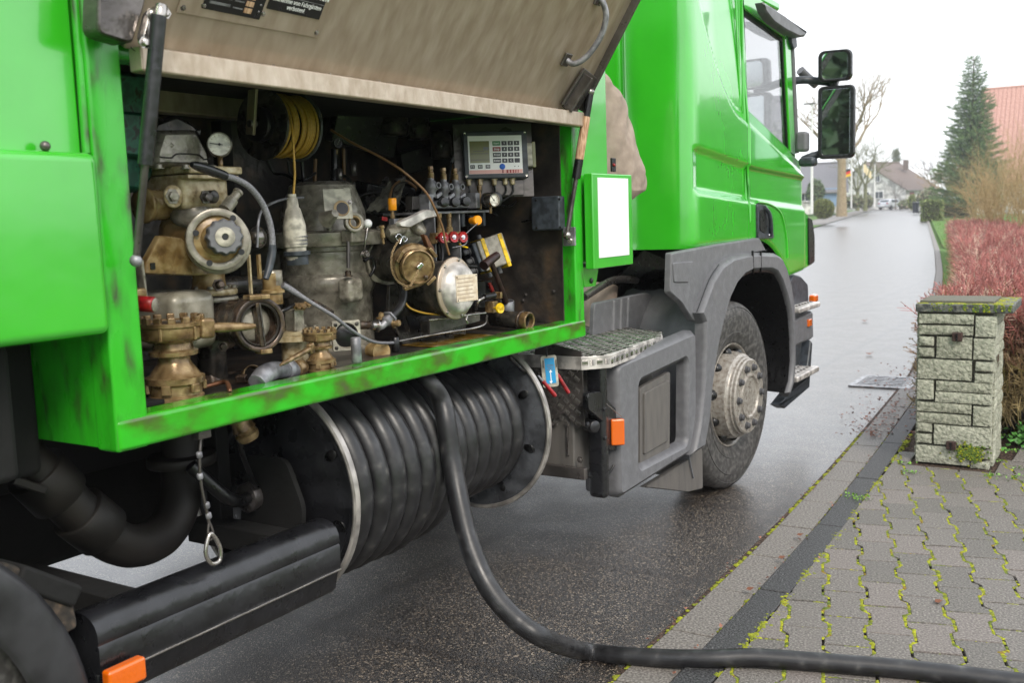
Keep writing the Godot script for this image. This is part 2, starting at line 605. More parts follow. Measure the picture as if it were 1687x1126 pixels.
	mat("copper", Color(0.50, 0.34, 0.24), 0.4, 0.5, {"tex": T.cloud, "scale": 6.0})
	mat("chrome", Color(0.82, 0.82, 0.84), 0.14, 1.0)
	mat("rubber", Color(0.085, 0.085, 0.09), 0.46, 0.0, {"tex": T.cloud, "scale": 5.0, "rtex": T.rvar, "nrm": T.fine, "ns": 0.048})
	mat("hose", Color.WHITE, 0.5, 0.0, {"tex": tex(23, 0.03, [[0.1, Color(0.10, 0.10, 0.108)], [0.55, Color(0.135, 0.135, 0.143)], [0.8, Color(0.20, 0.20, 0.205)], [0.97, Color(0.32, 0.31, 0.30)]]), "scale": 1.6, "rtex": T.rvar, "nrm": T.fine, "ns": 0.04})
	mat("black_paint", Color(0.115, 0.117, 0.13), 0.40, 0.0, {"tex": T.cloud, "scale": 2.0, "rtex": T.rvar, "nrm": T.peel, "ns": 0.3, "coat": 0.2, "cr": 0.3})
	mat("black", Color(0.055, 0.055, 0.06), 0.45, 0.0, {"rtex": T.rvar, "scale": 4.0})
	mat("under", Color(0.035, 0.034, 0.033), 0.85, 0.0, {"tex": T.cloud, "scale": 3.0, "nrm": T.soft, "ns": 0.2})
	mat("under_pipe", Color(0.115, 0.10, 0.085), 0.6, 0.1, {"tex": T.cloud, "scale": 2.0})
	mat("mudguard", Color(0.19, 0.19, 0.20), 0.55, 0.0, {"tex": T.cloud, "scale": 2.0, "rtex": T.rvar})
	mat("muddy", Color.WHITE, 0.8, 0.0, {"tex": tex(33, 0.03, [[0.2, Color(0.12, 0.11, 0.10)], [0.6, Color(0.22, 0.19, 0.16)], [0.9, Color(0.36, 0.30, 0.25)]]), "scale": 4.0})
	mat("under_green", Color(0.05, 0.16, 0.05), 0.7, 0.0, {"tex": T.cloud, "scale": 3.0})
	mat("plastic", Color.WHITE, 0.55, 0.0, {"tex": tex(24, 0.02, [[0.2, Color(0.375, 0.377, 0.39)], [0.6, Color(0.40, 0.402, 0.415)], [0.9, Color(0.43, 0.432, 0.445)]], 512), "scale": 1.5, "rtex": T.rsoft, "nrm": T.fine, "ns": 0.048})
	mat("plastic_brown", Color.WHITE, 0.6, 0.0, {"tex": tex(25, 0.02, [[0.2, Color(0.33, 0.32, 0.31)], [0.8, Color(0.38, 0.365, 0.35)]]), "scale": Vector3(3.0, 0.6, 3.0), "nrm": T.fine, "ns": 0.048})
	mat("tyre", Color.WHITE, 0.62, 0.0, {"tex": tex(26, 0.03, [[0.3, Color(0.20, 0.195, 0.19)], [0.6, Color(0.29, 0.285, 0.28)], [0.8, Color(0.35, 0.34, 0.33)]]), "scale": 3.0, "nrm": T.fine, "ns": 0.08})
	mat("rim_paint", Color.WHITE, 0.42, 0.3, {"tex": tex(27, 0.03, [[0.05, Color(0.44, 0.40, 0.36)], [0.4, Color(0.585, 0.56, 0.53)], [0.85, Color(0.665, 0.65, 0.62)]]), "scale": 4.0, "rtex": T.rvar, "nrm": T.fine, "ns": 0.08})
	mat("white", Color(0.93, 0.93, 0.93), 0.45)
	mat("offwhite", Color(0.74, 0.72, 0.66), 0.5, 0.0, {"tex": T.cloud, "scale": 8.0})
	mat("dial", Color(0.88, 0.87, 0.82), 0.4, 0.0, {"tex": T.cloud, "scale": 12.0})
	mat("paper", Color.WHITE, 0.7, 0.0, {"tex": tex(28, 0.03, [[0.1, Color(0.74, 0.67, 0.57)], [0.9, Color(0.86, 0.82, 0.75)]]), "scale": 3.0})
	mat("ink", Color(0.62, 0.55, 0.48), 0.7)
	mat("red", Color(0.62, 0.10, 0.12), 0.35, 0.0, {"tex": T.cloud, "scale": 12.0})
	mat("yellow", Color(0.95, 0.78, 0.06), 0.4, 0.0, {"tex": T.cloud, "scale": 8.0})
	mat("orange", Color(0.97, 0.62, 0.04), 0.4)
	mat("blue", Color(0.05, 0.36, 0.75), 0.4)
	mat("blue_card", Color(0.10, 0.56, 0.78), 0.4)
	mat("lens_orange", Color(0.84, 0.38, 0.02), 0.2, 0.0, {"coat": 1.0, "nrm": T.fine, "ns": 0.08})
	mat("cable_grey", Color(0.52, 0.52, 0.54), 0.45, 0.0, {"tex": T.grain, "scale": 6.0})
	mat("cord_yellow", Color.WHITE, 0.5, 0.0, {"tex": tex(29, 0.03, [[0.1, Color(0.62, 0.47, 0.14)], [0.9, Color(0.74, 0.59, 0.24)]]), "scale": 9.0})
	mat("cord_brown", Color(0.45, 0.33, 0.20), 0.5)
	mat("hammer_brown", Color(0.20, 0.12, 0.11), 0.45, 0.0, {"tex": T.cloud, "scale": 8.0})
	mat("box_grey", Color(0.235, 0.26, 0.29), 0.42, 0.0, {"tex": T.cloud, "scale": 7.0, "nrm": T.fine, "ns": 0.04})
	mat("screen_lcd", Color(0.46, 0.46, 0.30), 0.2)
	mat("pink", Color(0.86, 0.66, 0.64), 0.45)
	mat("button_green", Color(0.10, 0.45, 0.22), 0.4)
	mat("button_grey", Color(0.22, 0.22, 0.24), 0.4)
	mat("wood", Color.WHITE, 0.55, 0.0, {"tex": tex(30, 0.03, [[0.3, Color(0.62, 0.46, 0.34)], [0.7, Color(0.83, 0.70, 0.58)]]), "scale": Vector3(14, 2, 14)})
	mat("cloth", Color.WHITE, 0.7, 0.0, {"tex": tex(31, 0.02, [[0.1, Color(0.54, 0.48, 0.435)], [0.6, Color(0.60, 0.535, 0.485)], [0.95, Color(0.64, 0.58, 0.53)]]), "scale": 3.0, "nrm": T.fine, "ns": 0.06})
	mat("rag", Color(0.40, 0.39, 0.34), 0.85, 0.0, {"tex": T.cloud, "scale": 6.0, "nrm": T.fine, "ns": 0.16})
	mat("oily_sheet", Color.WHITE, 0.25, 0.3, {"tex": tex(32, 0.02, [[0.3, Color(0.36, 0.27, 0.08)], [0.6, Color(0.56, 0.44, 0.17)], [0.8, Color(0.62, 0.55, 0.42)]]), "scale": 3.0})
	mat("flange_grey", Color(0.34, 0.35, 0.37), 0.42, 0.3, {"tex": T.cloud, "scale": 3.0, "rtex": T.rvar, "nrm": T.fine, "ns": 0.04})
	mat("rim_steel", Color(0.72, 0.70, 0.68), 0.38, 0.5, {"tex": T.cloud, "scale": 3.0})
	mat("nut_grey", Color(0.25, 0.25, 0.26), 0.5)
	mat("mirror", Color(0.80, 0.84, 0.85), 0.02, 1.0)
	var gl = mat("glass", Color(0.06, 0.09, 0.085, 0.22), 0.02)
	gl.transparency = BaseMaterial3D.TRANSPARENCY_ALPHA
	gl = mat("dark_glass", Color(0.1, 0.14, 0.13, 0.4), 0.03)
	gl.transparency = BaseMaterial3D.TRANSPARENCY_ALPHA
	mat("interior", Color(0.16, 0.16, 0.165), 0.8)
	mat("seat", Color(0.10, 0.105, 0.12), 0.9)


# ---------- ground ----------
func rise(x: float) -> float:
	var t = maxf(0.0, x - 14.0)
	return 0.0088 * (t - 11.0 * (1.0 - exp(-t / 11.0)))

func edge(x: float) -> float:            # z of the kerb line: nearly straight beside the truck, then bending to the left
	var pts = [[-400.0, -1.475], [3.4, -1.475], [4.6, -1.492], [6.3, -1.566], [7.75, -1.655], [9.8, -1.79], [12.5, -2.12], [17.4, -2.86], [25.0, -4.02], [33.0, -5.35], [50.0, -8.35], [90.0, -15.4], [190.0, -33.0], [900.0, -158.0]]
	for i in pts.size() - 1:
		if x <= pts[i + 1][0]: return lerpf(pts[i][1], pts[i + 1][1], (x - pts[i][0]) / (pts[i + 1][0] - pts[i][0]))
	return pts[-1][1]

func strip(x0: float, x1: float, z0, z1, y: float, step := 1.0, across := 4, far_step := 6.0) -> Shape:   # ground strip between two offsets from the kerb line
	var rows = []
	var x = x0
	while true:
		var row = []
		for k in across + 1:
			var f = float(k) / across
			row.append(V(x, GR + rise(x) + y, edge(x) + lerpf(z0, z1, f)))
		rows.append(row)
		if x >= x1: break
		x = minf(x1, x + (step if x < 40.0 else far_step))
	return sheet(rows, V(0, 1, 0))

func make_ground() -> void:
	var stops = [[0.0, g(0.06)], [0.3, Color(0.115, 0.10, 0.09)], [0.5, Color(0.165, 0.143, 0.127)], [0.68, Color(0.25, 0.22, 0.193)], [0.84, Color(0.38, 0.34, 0.30)], [0.96, Color(0.64, 0.585, 0.515)]]
	mat("asphalt", Color.WHITE, 0.42, 0.0, {"coat": 0.92, "cr": 0.34, "tex": tex(40, 0.2, stops, 1024, "cell"), "scale": 0.9, "world": true, "rtex": tex(41, 0.006, [[0.2, g(0.82)], [0.8, g(1.0)]], 512), "nrm": bumps(40, 0.2, 6.0, 1024, "dist"), "ns": 0.8})
	M.asphalt.specular_mode = BaseMaterial3D.SPECULAR_SCHLICK_GGX
	mat("slab", Color.WHITE, 0.6, 0.0, {"tex": tex(42, 0.12, [[0.2, Color(0.345, 0.33, 0.315)], [0.5, Color(0.45, 0.432, 0.412)], [0.8, Color(0.56, 0.54, 0.515)]], 512), "scale": 1.2, "world": true, "nrm": bumps(43, 0.15, 4.0, 512), "ns": 0.35})
	mat("kerbstone", Color.WHITE, 0.6, 0.0, {"tex": tex(44, 0.12, [[0.2, Color(0.15, 0.15, 0.155)], [0.55, Color(0.235, 0.235, 0.24)], [0.8, Color(0.34, 0.34, 0.34)]], 512), "scale": 1.2, "world": true, "nrm": bumps(45, 0.15, 5.0, 512), "ns": 0.5})
	for k in 3:
		var b = [0.0, 0.025, -0.025][k]
		var w = [0.0, 0.008, -0.004][k]
		mat("paver%d" % k, Color.WHITE, 0.68, 0.0, {"tex": tex(46 + k, 0.11, [[0.15, Color(0.32 + b + w, 0.305 + b, 0.29 + b)], [0.5, Color(0.42 + b + w, 0.402 + b, 0.385 + b)], [0.75, Color(0.50 + b + w, 0.48 + b, 0.46 + b)], [0.92, Color(0.66, 0.64, 0.60)]], 512), "scale": 1.5, "world": true, "nrm": bumps(43, 0.15, 4.0, 512), "ns": 0.45})
	mat("soil", Color.WHITE, 0.9, 0.0, {"tex": tex(50, 0.05, [[0.25, Color(0.17, 0.13, 0.10)], [0.55, Color(0.28, 0.22, 0.18)], [0.8, Color(0.42, 0.33, 0.28)]], 512), "scale": 1.5, "world": true, "nrm": T.fine, "ns": 0.8})
	mat("lawn", Color.WHITE, 0.9, 0.0, {"tex": tex(51, 0.06, [[0.25, Color(0.20, 0.32, 0.08)], [0.55, Color(0.31, 0.46, 0.13)], [0.8, Color(0.42, 0.54, 0.20)]], 512), "scale": 0.8, "world": true, "nrm": T.fine, "ns": 0.8})
	mat("moss", Color.WHITE, 0.95, 0.0, {"vc": true, "tex": T.grain, "scale": 20.0, "nrm": T.fine, "ns": 0.8})
	# terrain out to the horizon
	var rows = []
	for x in [-400.0, -60.0, -20.0, 0.0, 10.0, 16.0, 22.0, 30.0, 40.0, 60.0, 80.0, 100.0, 130.0, 170.0, 220.0, 300.0, 700.0]:
		var row = []
		for z in [-500.0, -120.0, -40.0, -12.0, -5.0, 0.0, 5.0, 20.0, 80.0, 400.0]: row.append(V(x, GR - 0.05 + rise(minf(x, 230.0)), z))
		rows.append(row)
	ground("ground", sheet(rows, V(0, 1, 0)), M.lawn)
	ground("road", strip(-60, 190, -6.7, 0.0, 0.0, 1.0, 6), M.asphalt)
	# gutter slabs and kerb stones, each its own piece
	var gutter = Node3D.new()
	gutter.name = "gutter"
	add_child(gutter)
	tag(gutter, "", "", "", "structure")
	var kerb = Node3D.new()
	kerb.name = "kerb"
	add_child(kerb)
	tag(kerb, "", "", "", "structure")
	for spec in [[gutter, "gutter_slab", "slab", 0.006, 0.175, 0.48, 0.012, 0.5], [kerb, "kerb_stone", "kerbstone", 0.19, 0.312, 0.97, 0.03, 1.0]]:
		var x = 1.02
		var n = 0
		while x < 34.0:
			if x > 10.0 and spec[1] == "gutter_slab": break
			var far = x > 10.0
			var za = 0.0 if far else spec[3]
			var zb = 0.14 if far else spec[4]
			var l = spec[5] * (1.0 if x < 16.0 else 2.0)
			var a0 = edge(x)
			var a1 = edge(x + l)
			var gap = 0.004
			var top = spec[6] + rng.randf_range(-0.0015, 0.0015)
			var hgt = 0.10
			var dir = V(l, rise(x + l) - rise(x), a1 - a0)
			var s = box(V(dir.length() - gap * 2, hgt, zb - za), Transform3D(Basis(dir.normalized(), V(0, 1, 0), dir.normalized().cross(V(0, 1, 0))).orthonormalized(), V(x + l / 2, GR + rise(x + l / 2) + top - hgt / 2, (a0 + a1) / 2 + (za + zb) / 2)), 0.006)
			part(spec[1], s, M[spec[2]] if x < 8.2 else M.slab, spec[0])
			x += l
			n += 1
	ground("kerb_bed", strip(-60, 34, -0.02, 0.36, 0.002, 1.0, 1), M.soil)
	ground("far_kerb", strip(34, 190, 0.0, 0.16, 0.03, 3.0, 1), M.slab)
	make_pavement()
	# verge and lawn beyond the pillar
	ground("planting_bed", strip(6.66, 36, 0.335, 3.2, 0.0, 1.0, 3), M.soil)
	ground("lawn", strip(36, 120, 0.3, 40.0, 0.04, 3.0, 6), M.lawn)
	ground("garden_lawn", strip(9.5, 36, 3.2, 40.0, 0.02, 3.0, 6), M.lawn)
	ground("kerb_grass", strip(10.2, 36, 0.14, 0.62, 0.012, 1.0, 1), M.lawn)
	ground("left_verge", strip(-60, 70, -40.0, -6.7, 0.06, 3.0, 6), M.lawn)
	ground("far_pavement", strip(70, 190, -9.0, -6.7, 0.05, 6.0, 1), M.slab)
	# concrete slab path behind the pillar
	ground("path", prism([Vector2(6.62, 0.42), Vector2(6.60, -0.62), Vector2(7.9, -0.58), Vector2(8.0, 0.62)], 0.03, Transform3D(Basis(V(1, 0, 0), V(0, 0, 1), V(0, 1, 0)), V(0, GR + 0.012, 0)), 0.006), M.slab)

func moss_mesh() -> ArrayMesh:
	return lathe([[1.0, 0.0], [0.86, 0.32], [0.45, 0.55], [0.0, 0.62]], Transform3D(), 6, 80).mesh()

func make_pavement() -> void:
	var pav = Node3D.new()
	pav.name = "pavement"
	add_child(pav)
	tag(pav, "", "", "", "structure")
	var an = deg_to_rad(-14.9)
	var u = Vector2(cos(an), sin(an))
	var w = Vector2(-u.y, u.x)          # across the columns, towards +z
	var L = 0.268
	var B = 0.148
	var amp = 0.0115
	var gap = 0.0035
	var zone = PackedVector2Array([Vector2(1.2, edge(1.2) + 0.32), Vector2(3.5, edge(3.5) + 0.32), Vector2(6.0, edge(6.0) + 0.32), Vector2(6.64, edge(6.64) + 0.32), Vector2(6.64, 3.2), Vector2(1.2, 3.2)])
	var hole = PackedVector2Array([Vector2(6.29, -1.16), Vector2(6.29, -0.68), Vector2(6.8, -0.68), Vector2(6.8, -1.16)])
	var full = [Vector2(-L / 2, -B / 2 - amp), Vector2(-L * 0.30, -B / 2 - amp), Vector2(-L * 0.2, -B / 2 + amp), Vector2(L * 0.2, -B / 2 + amp), Vector2(L * 0.30, -B / 2 - amp), Vector2(L / 2, -B / 2 - amp), Vector2(L / 2, B / 2 + amp), Vector2(L * 0.30, B / 2 + amp), Vector2(L * 0.2, B / 2 - amp), Vector2(-L * 0.2, B / 2 - amp), Vector2(-L * 0.30, B / 2 + amp), Vector2(-L / 2, B / 2 + amp)]
	var shape_full = inset(full, gap)
	var flat = Basis(V(1, 0, 0), V(0, 0, 1), V(0, -1, 0)).orthonormalized()   # local xy -> world xz, local z -> down
	flat = Basis(V(1, 0, 0), V(0, 0, 1), V(0, 1, 0))
	var n = 0
	var moss = []
	var mcol = []
	var rest = Shape.new()
	var whole: ArrayMesh = null
	var mn = noise(77, 2.2, "fbm", 3)
	var places = []
	for i in range(-6, 30):
		for k in range(0, 30):
			var mid = u * (3.631 + L * (k - 9) + (L / 2 if (i % 2) == 0 else 0.0) + L / 2) + w * (-0.125 + B * (i + 0.5))
			places.append([mid, i, k])
	places.sort_custom(func(a, b): return a[0].distance_squared_to(Vector2(3.6, -0.6)) < b[0].distance_squared_to(Vector2(3.6, -0.6)))
	for pl in places:
		var mid: Vector2 = pl[0]
		if mid.x < 1.3 or mid.x > 7.0 or mid.y > 2.4: continue
		var poly = PackedVector2Array()
		for q in shape_full: poly.append(mid + u * q.x + w * q.y)
		var parts = Geometry2D.intersect_polygons(poly, zone)
		if parts.is_empty(): continue
		var cut = []
		for q in parts:
			for r in Geometry2D.clip_polygons(q, hole): cut.append(r)
		for q in cut:
			if absf(area2(Array(q))) < 0.0009: continue
			var tilt = V(rng.randf_range(-0.006, 0.006), 0, rng.randf_range(-0.006, 0.006))
			var pos = V(mid.x, GR + 0.03 - 0.05 + rng.randf_range(-0.002, 0.002), mid.y)
			var loc = []
			for c in q: loc.append(c - mid)
			var s = prism(loc, 0.05, Transform3D(flat, Vector3.ZERO), 0.004, false)
			if n < 300:
				mesh_at("paver", s.mesh(), M["paver%d" % rng.randi_range(0, 2)], pav, Transform3D(Basis.from_euler(tilt), pos))
			else:
				rest.join(s, Transform3D(Basis.from_euler(tilt), pos))
			n += 1
		# moss along this stone's left side and end
		if mid.distance_to(Vector2(3.8, -0.4)) < 3.2:
			for side in 2:
				var pts = [full[0], full[1], full[2], full[3], full[4], full[5]] if side == 0 else [full[5], full[6]]
				for sgm in pts.size() - 1:
					var a: Vector2 = pts[sgm]
					var b: Vector2 = pts[sgm + 1]
					var cnt = int(a.distance_to(b) / 0.0018)
					for c in cnt:
						var f = (c + rng.randf()) / cnt
						var q = mid + u * lerpf(a.x, b.x, f) + w * lerpf(a.y, b.y, f)
						if not Geometry2D.is_point_in_polygon(q, zone) or Geometry2D.is_point_in_polygon(q, hole): continue
						var d = mn.get_noise_2d(q.x * 3.0, q.y * 3.0) + mn.get_noise_2d(q.x * 14.0 + 9.0, q.y * 14.0) * 0.9
						var need = (-0.16 if side == 0 else 0.14)
						if d < need: continue
						var sz = rng.randf_range(0.0034, 0.0074) * (1.1 if side == 0 else 0.6) * (1.0 + clampf(d, 0.0, 0.6))
						var jit = Vector2(rng.randfn(0, 0.003), rng.randfn(0, 0.003))
						moss.append(Transform3D(Basis.from_euler(V(0, rng.randf() * TAU, 0)).scaled(V(sz, sz * rng.randf_range(0.5, 1.3), sz)), V(q.x + jit.x, GR + 0.0245, q.y + jit.y)))
						mcol.append(moss_colour(mn.get_noise_2d(q.x * 9.0 + 40.0, q.y * 9.0)))
	# thick moss along the kerb's back edge and the gutter
	for e in [[0.316, 1500, 0.0, 0.026, 0.012], [0.0, 1500, 0.15, 0.004, 0.006], [0.182, 400, 0.3, 0.012, 0.004]]:
		for c in e[1]:
			var x = rng.randf_range(2.4, 7.2)
			var d = mn.get_noise_2d(x * 5.0, e[0] * 50.0) + mn.get_noise_2d(x * 25.0, e[0] * 30.0) * 0.6
			if d < e[2] - 0.12: continue
			var sz = rng.randf_range(0.003, 0.008) * (1.0 + clampf(d, 0.0, 1.0))
			moss.append(Transform3D(Basis.from_euler(V(0, rng.randf() * TAU, 0)).scaled(V(sz, sz, sz)), V(x, GR + e[3], edge(x) + e[0] + rng.randfn(0, e[4]))))
			mcol.append(moss_colour())
	if rest.v.size() > 0:
		var o = part("pavers", rest, M.paver0, pav)
		o.set_meta("kind", "stuff")
	scatter("moss", moss_mesh(), M.moss, moss, mcol)
	ground("pavement_bed", prism(Array(zone), 0.012, Transform3D(flat, V(0, GR, 0)), 0.0), M.soil)

func moss_colour(t := 0.0) -> Color:
	t += rng.randfn(0, 0.10)
	if t > 0.42: return Color(0.30, 0.21, 0.03) * rng.randf_range(0.6, 1.2)
	var c = Color(0.15, 0.20, 0.025).lerp(Color(0.43, 0.45, 0.015), clampf(t * 1.6 + 0.6, 0.0, 1.0))
	return c * rng.randf_range(0.75, 1.25)



func rough_block(size: Vector3, sd: int, rough: float) -> Shape:   # quarry-faced stone: local x thickness (rough face at -x), y height, z length
	var o = Shape.new()
	var nn = noise(sd, 9.0, "fbm", 3)
	var a = 5
	var b = 7
	var rows = []
	for i in a:
		var row = []
		for j in b:
			var fy = float(i) / (a - 1)
			var fz = float(j) / (b - 1)
			var e = minf(minf(fy, 1.0 - fy) * (a - 1), minf(fz, 1.0 - fz) * (b - 1))
			var y = (fy - 0.5) * size.y
			var z = (fz - 0.5) * size.z
			var d = 0.0
			if e > 0.5:
				d = rough * (0.55 + nn.get_noise_3d(y, z, sd * 0.37) * 1.1)
				y += nn.get_noise_3d(z, y, 3.0) * size.y * 0.06
				z += nn.get_noise_3d(y, z, 5.0) * size.z * 0.05
			else:
				y += nn.get_noise_3d(y * 2.0, z * 2.0, 9.0) * 0.004
				z += nn.get_noise_3d(y * 2.0, z * 2.0, 11.0) * 0.004
			row.append(V(-size.x / 2 - d, y, z))
		rows.append(row)
	o.join(sheet(rows, V(-1, 0, 0)))
	var back = size.x / 2
	for ed in [[rows[0], V(0, -1, 0)], [rows[a - 1], V(0, 1, 0)]]:
		for j in b - 1:
			var p0 = ed[0][j]
			var p1 = ed[0][j + 1]
			o.face([p0, p1, V(back, p1.y, p1.z), V(back, p0.y, p0.z)], ed[1])
	for ed in [[0, V(0, 0, -1)], [b - 1, V(0, 0, 1)]]:
		for i in a - 1:
			var p0 = rows[i][ed[0]]
			var p1 = rows[i + 1][ed[0]]
			o.face([p0, p1, V(back, p1.y, p1.z), V(back, p0.y, p0.z)], ed[1])
	return o

func make_pillar() -> void:
	for k in 3:
		var b = [0.0, 0.03, -0.03][k]
		mat("stone%d" % k, Color.WHITE, 0.85, 0.0, {"tex": tex(60 + k, 0.06, [[0.05, Color(0.48 + b, 0.495 + b, 0.44 + b)], [0.5, Color(0.61 + b, 0.615 + b, 0.55 + b)], [0.9, Color(0.70 + b, 0.70 + b, 0.635 + b)]], 256), "scale": 2.0, "nrm": bumps(64, 0.07, 8.0), "ns": 0.5})
	mat("mortar", Color(0.46, 0.45, 0.40), 0.95, 0.0, {"tex": T.grain, "scale": 6.0, "nrm": T.fine, "ns": 0.6})
	mat("cap_stone", Color.WHITE, 0.7, 0.0, {"tex": tex(66, 0.03, [[0.3, Color(0.24, 0.25, 0.25)], [0.6, Color(0.38, 0.39, 0.37)], [0.8, Color(0.46, 0.46, 0.42)]]), "scale": 3.0, "nrm": bumps(65, 0.1, 5.0), "ns": 0.6})
	mat("rust", Color(0.27, 0.19, 0.17), 0.8, 0.0, {"tex": T.cloud, "scale": 12.0})
	var o = thing("stone_pillar", "grey quarry stone gate pillar with a mossy slab on top", "pillar", V(6.43, GR + 0.03, -0.93))
	var x0 = 6.455
	part("core", box(V(0.38, 1.0, 0.405), at(V(x0 + 0.19, GR + 0.51, -0.925)), 0.004), M.mortar, o)
	var rects = [[-1.125, 0.8868, -0.8187, 0.8222], [-0.8155, 0.879, -0.6982, 0.7514], [-1.124, 0.8174, -0.8206, 0.7568], [-1.123, 0.7491, -1.035, 0.6878], [-1.026, 0.7499, -0.8255, 0.6181], [-0.8227, 0.7483, -0.7027, 0.6177], [-1.127, 0.6817, -1.034, 0.6209], [-1.128, 0.6141, -0.825, 0.4885], [-0.8109, 0.609, -0.7055, 0.5487], [-0.8139, 0.5393, -0.7104, 0.4794], [-1.13, 0.4861, -1.031, 0.3628], [-1.024, 0.4833, -0.7133, 0.4172], [-1.027, 0.4181, -0.7151, 0.35], [-1.129, 0.3511, -0.8197, 0.2883], [-0.8175, 0.344, -0.7143, 0.2216], [-1.129, 0.2853, -0.8227, 0.2188], [-1.13, 0.2217, -1.038, 0.1633], [-1.031, 0.2169, -0.7136, 0.0924], [-1.13, 0.1529, -1.039, 0.0936], [-1.132, 0.0839, -0.8255, -0.0255], [-0.821, 0.0811, -0.7187, 0.024], [-0.8241, 0.0122, -0.7195, -0.0368]]
	var n = 0
	for r in rects:
		var size = V(0.05, r[1] - r[3] - 0.007, r[2] - r[0] - 0.007)
		var s = rough_block(size, 100 + n, 0.011)
		mesh_at("stone", s.mesh(), M["stone%d" % ((n * 7 + n / 3) % 3)], o, Transform3D(Basis(), V(x0 - 0.022, (r[1] + r[3]) / 2, (r[0] + r[2]) / 2) - o.position))
		n += 1
	# side towards the drive, and the two hidden sides
	for side in 3:
		var y = GR + 0.02
		while y < 0.90:
			var h = [0.10, 0.14, 0.07, 0.12, 0.085][(n * 3) % 5]
			h = minf(h, 0.925 - y)
			if h < 0.03: break
			var t = -0.19
			while t < 0.185:
				var l = minf([0.2, 0.13, 0.26][n % 3], 0.19 - t)
				if 0.19 - t - l < 0.06: l = 0.19 - t
				var s = rough_block(V(0.04, h - 0.007, l - 0.007), 200 + n, 0.011)
				var tm = t + l / 2
				var xf = [Transform3D(Basis(V(0, 1, 0), PI / 2), V(x0 + 0.195 + tm, y + h / 2, -0.728)), Transform3D(Basis(V(0, 1, 0), -PI / 2), V(x0 + 0.195 + tm, y + h / 2, -1.122)), Transform3D(Basis(V(0, 1, 0), PI), V(x0 + 0.375, y + h / 2, -0.925 + tm))][side]
				mesh_at("stone", s.mesh(), M["stone%d" % (n % 3)], o, Transform3D(xf.basis, xf.origin - o.position))
				t += l
				n += 1
			y += h
	# cap slab, its moss and the iron brackets
	var cap = part("cap_slab", box(V(0.50, 0.05, 0.53), at(V(6.65, 0.921, -0.88), V(0, 0.5, 0.4)), 0.008, 2), M.cap_stone, o)
	var xs = []
	var cs = []
	var mn = noise(91, 7.0, "fbm", 3)
	for i in 5200:
		var fx = rng.randf()
		var fz = rng.randf()
		var d = mn.get_noise_2d(fx, fz) * 1.5 + (0.35 if fz > 0.5 else 0.05) * (fx - 0.15) + 0.10 - 0.5 * exp(-pow((fx - 0.35) / 0.16, 2.0)) * (1.0 if fz > 0.1 else 0.4)
		if d < -0.02: continue
		var sz = rng.randf_range(0.004, 0.009) * (0.7 + clampf(d, 0, 0.6))
		var px = lerpf(6.41, 6.90, fx)
		xs.append(Transform3D(Basis.from_euler(V(0, rng.randf() * 6.0, 0)).scaled(V(sz, sz * 0.8, sz)), V(px, 0.944, lerpf(-1.135, -0.625, fz)) - o.position))
		cs.append(moss_colour() if rng.randf() < 0.7 else Color(0.36, 0.33, 0.03))
	for i in 900:       # moss hanging over the front edge, and at the foot
		var fz = rng.randf()
		var d = mn.get_noise_2d(fz * 1.3, 5.0)
		var sz = rng.randf_range(0.003, 0.007)
		if i < 600:
			if d + (fz - 0.4) * 0.5 < 0.0: continue
			xs.append(Transform3D(Basis.from_euler(V(0, 0, PI / 2)).scaled(V(sz, sz, sz)), V(6.402, 0.921 + rng.randf_range(-0.02, 0.023), lerpf(-1.135, -0.625, fz)) - o.position))
		else:
			var c = V(6.395, 0.06 + rng.randfn(0, 0.025), -0.83 + rng.randfn(0, 0.045))
			xs.append(Transform3D(Basis.from_euler(V(0, 0, PI / 2)).scaled(V(sz, sz, sz) * 1.3), c - o.position))
		cs.append(Color(0.13, 0.21, 0.03) if rng.randf() < 0.7 else moss_colour())
	scatter("moss", moss_mesh(), M.moss, xs, cs, o)
	for q in [Vector3(6.4, 0.7527, -0.9065), Vector3(6.4, 0.097, -0.9274)]:
		part("iron_bracket", box(V(0.05, 0.05, 0.055), at(q), 0.005), M.rust, o)
		part("iron_bracket", box(V(0.052, 0.046, 0.008), at(q + V(-0.006, 0.0, 0.0)), 0.002), M.black, o)
	part("name_plate", box(V(0.10, 0.075, 0.006), at(Vector3(6.548, 0.5973, -0.705)), 0.002), M.steel_bright, o)



func extrude_x(zy: Array, x0: float, x1: float, b := 0.004) -> Shape:   # outline in (z, y), drawn out along x
	return prism(zy, x1 - x0, Transform3D(Basis(V(0, 0, 1), V(0, 1, 0), V(1, 0, 0)), V(x0, 0, 0)), b)

func span(a: Vector3, b: Vector3, m := 0.0) -> Shape:   # box between two corners
	return box((b - a).abs(), at((a + b) / 2.0), m if m > 0.0 else 0.004)

func screws(parent: Node, called: String, m: Material, spots: Array, dir: Vector3, r := 0.006, h := 0.006) -> void:
	for q in spots: part(called, bolt(r, h, aim(q, dir)), m, parent)

func make_truck() -> void:
	var t = thing("tank_truck", "bright green tank truck parked along the kerb with its pump compartment open", "truck", V(4.0, GR, -3.2))
	make_body(t)
	make_hatch(t)
	make_reel(t)
	make_underside(t)
	make_step(t)
	make_cab(t)
	make_wheel(t)
	make_compartment(t)
	make_pump(t)
	make_meter(t)
	make_valves(t)
	make_display(t)


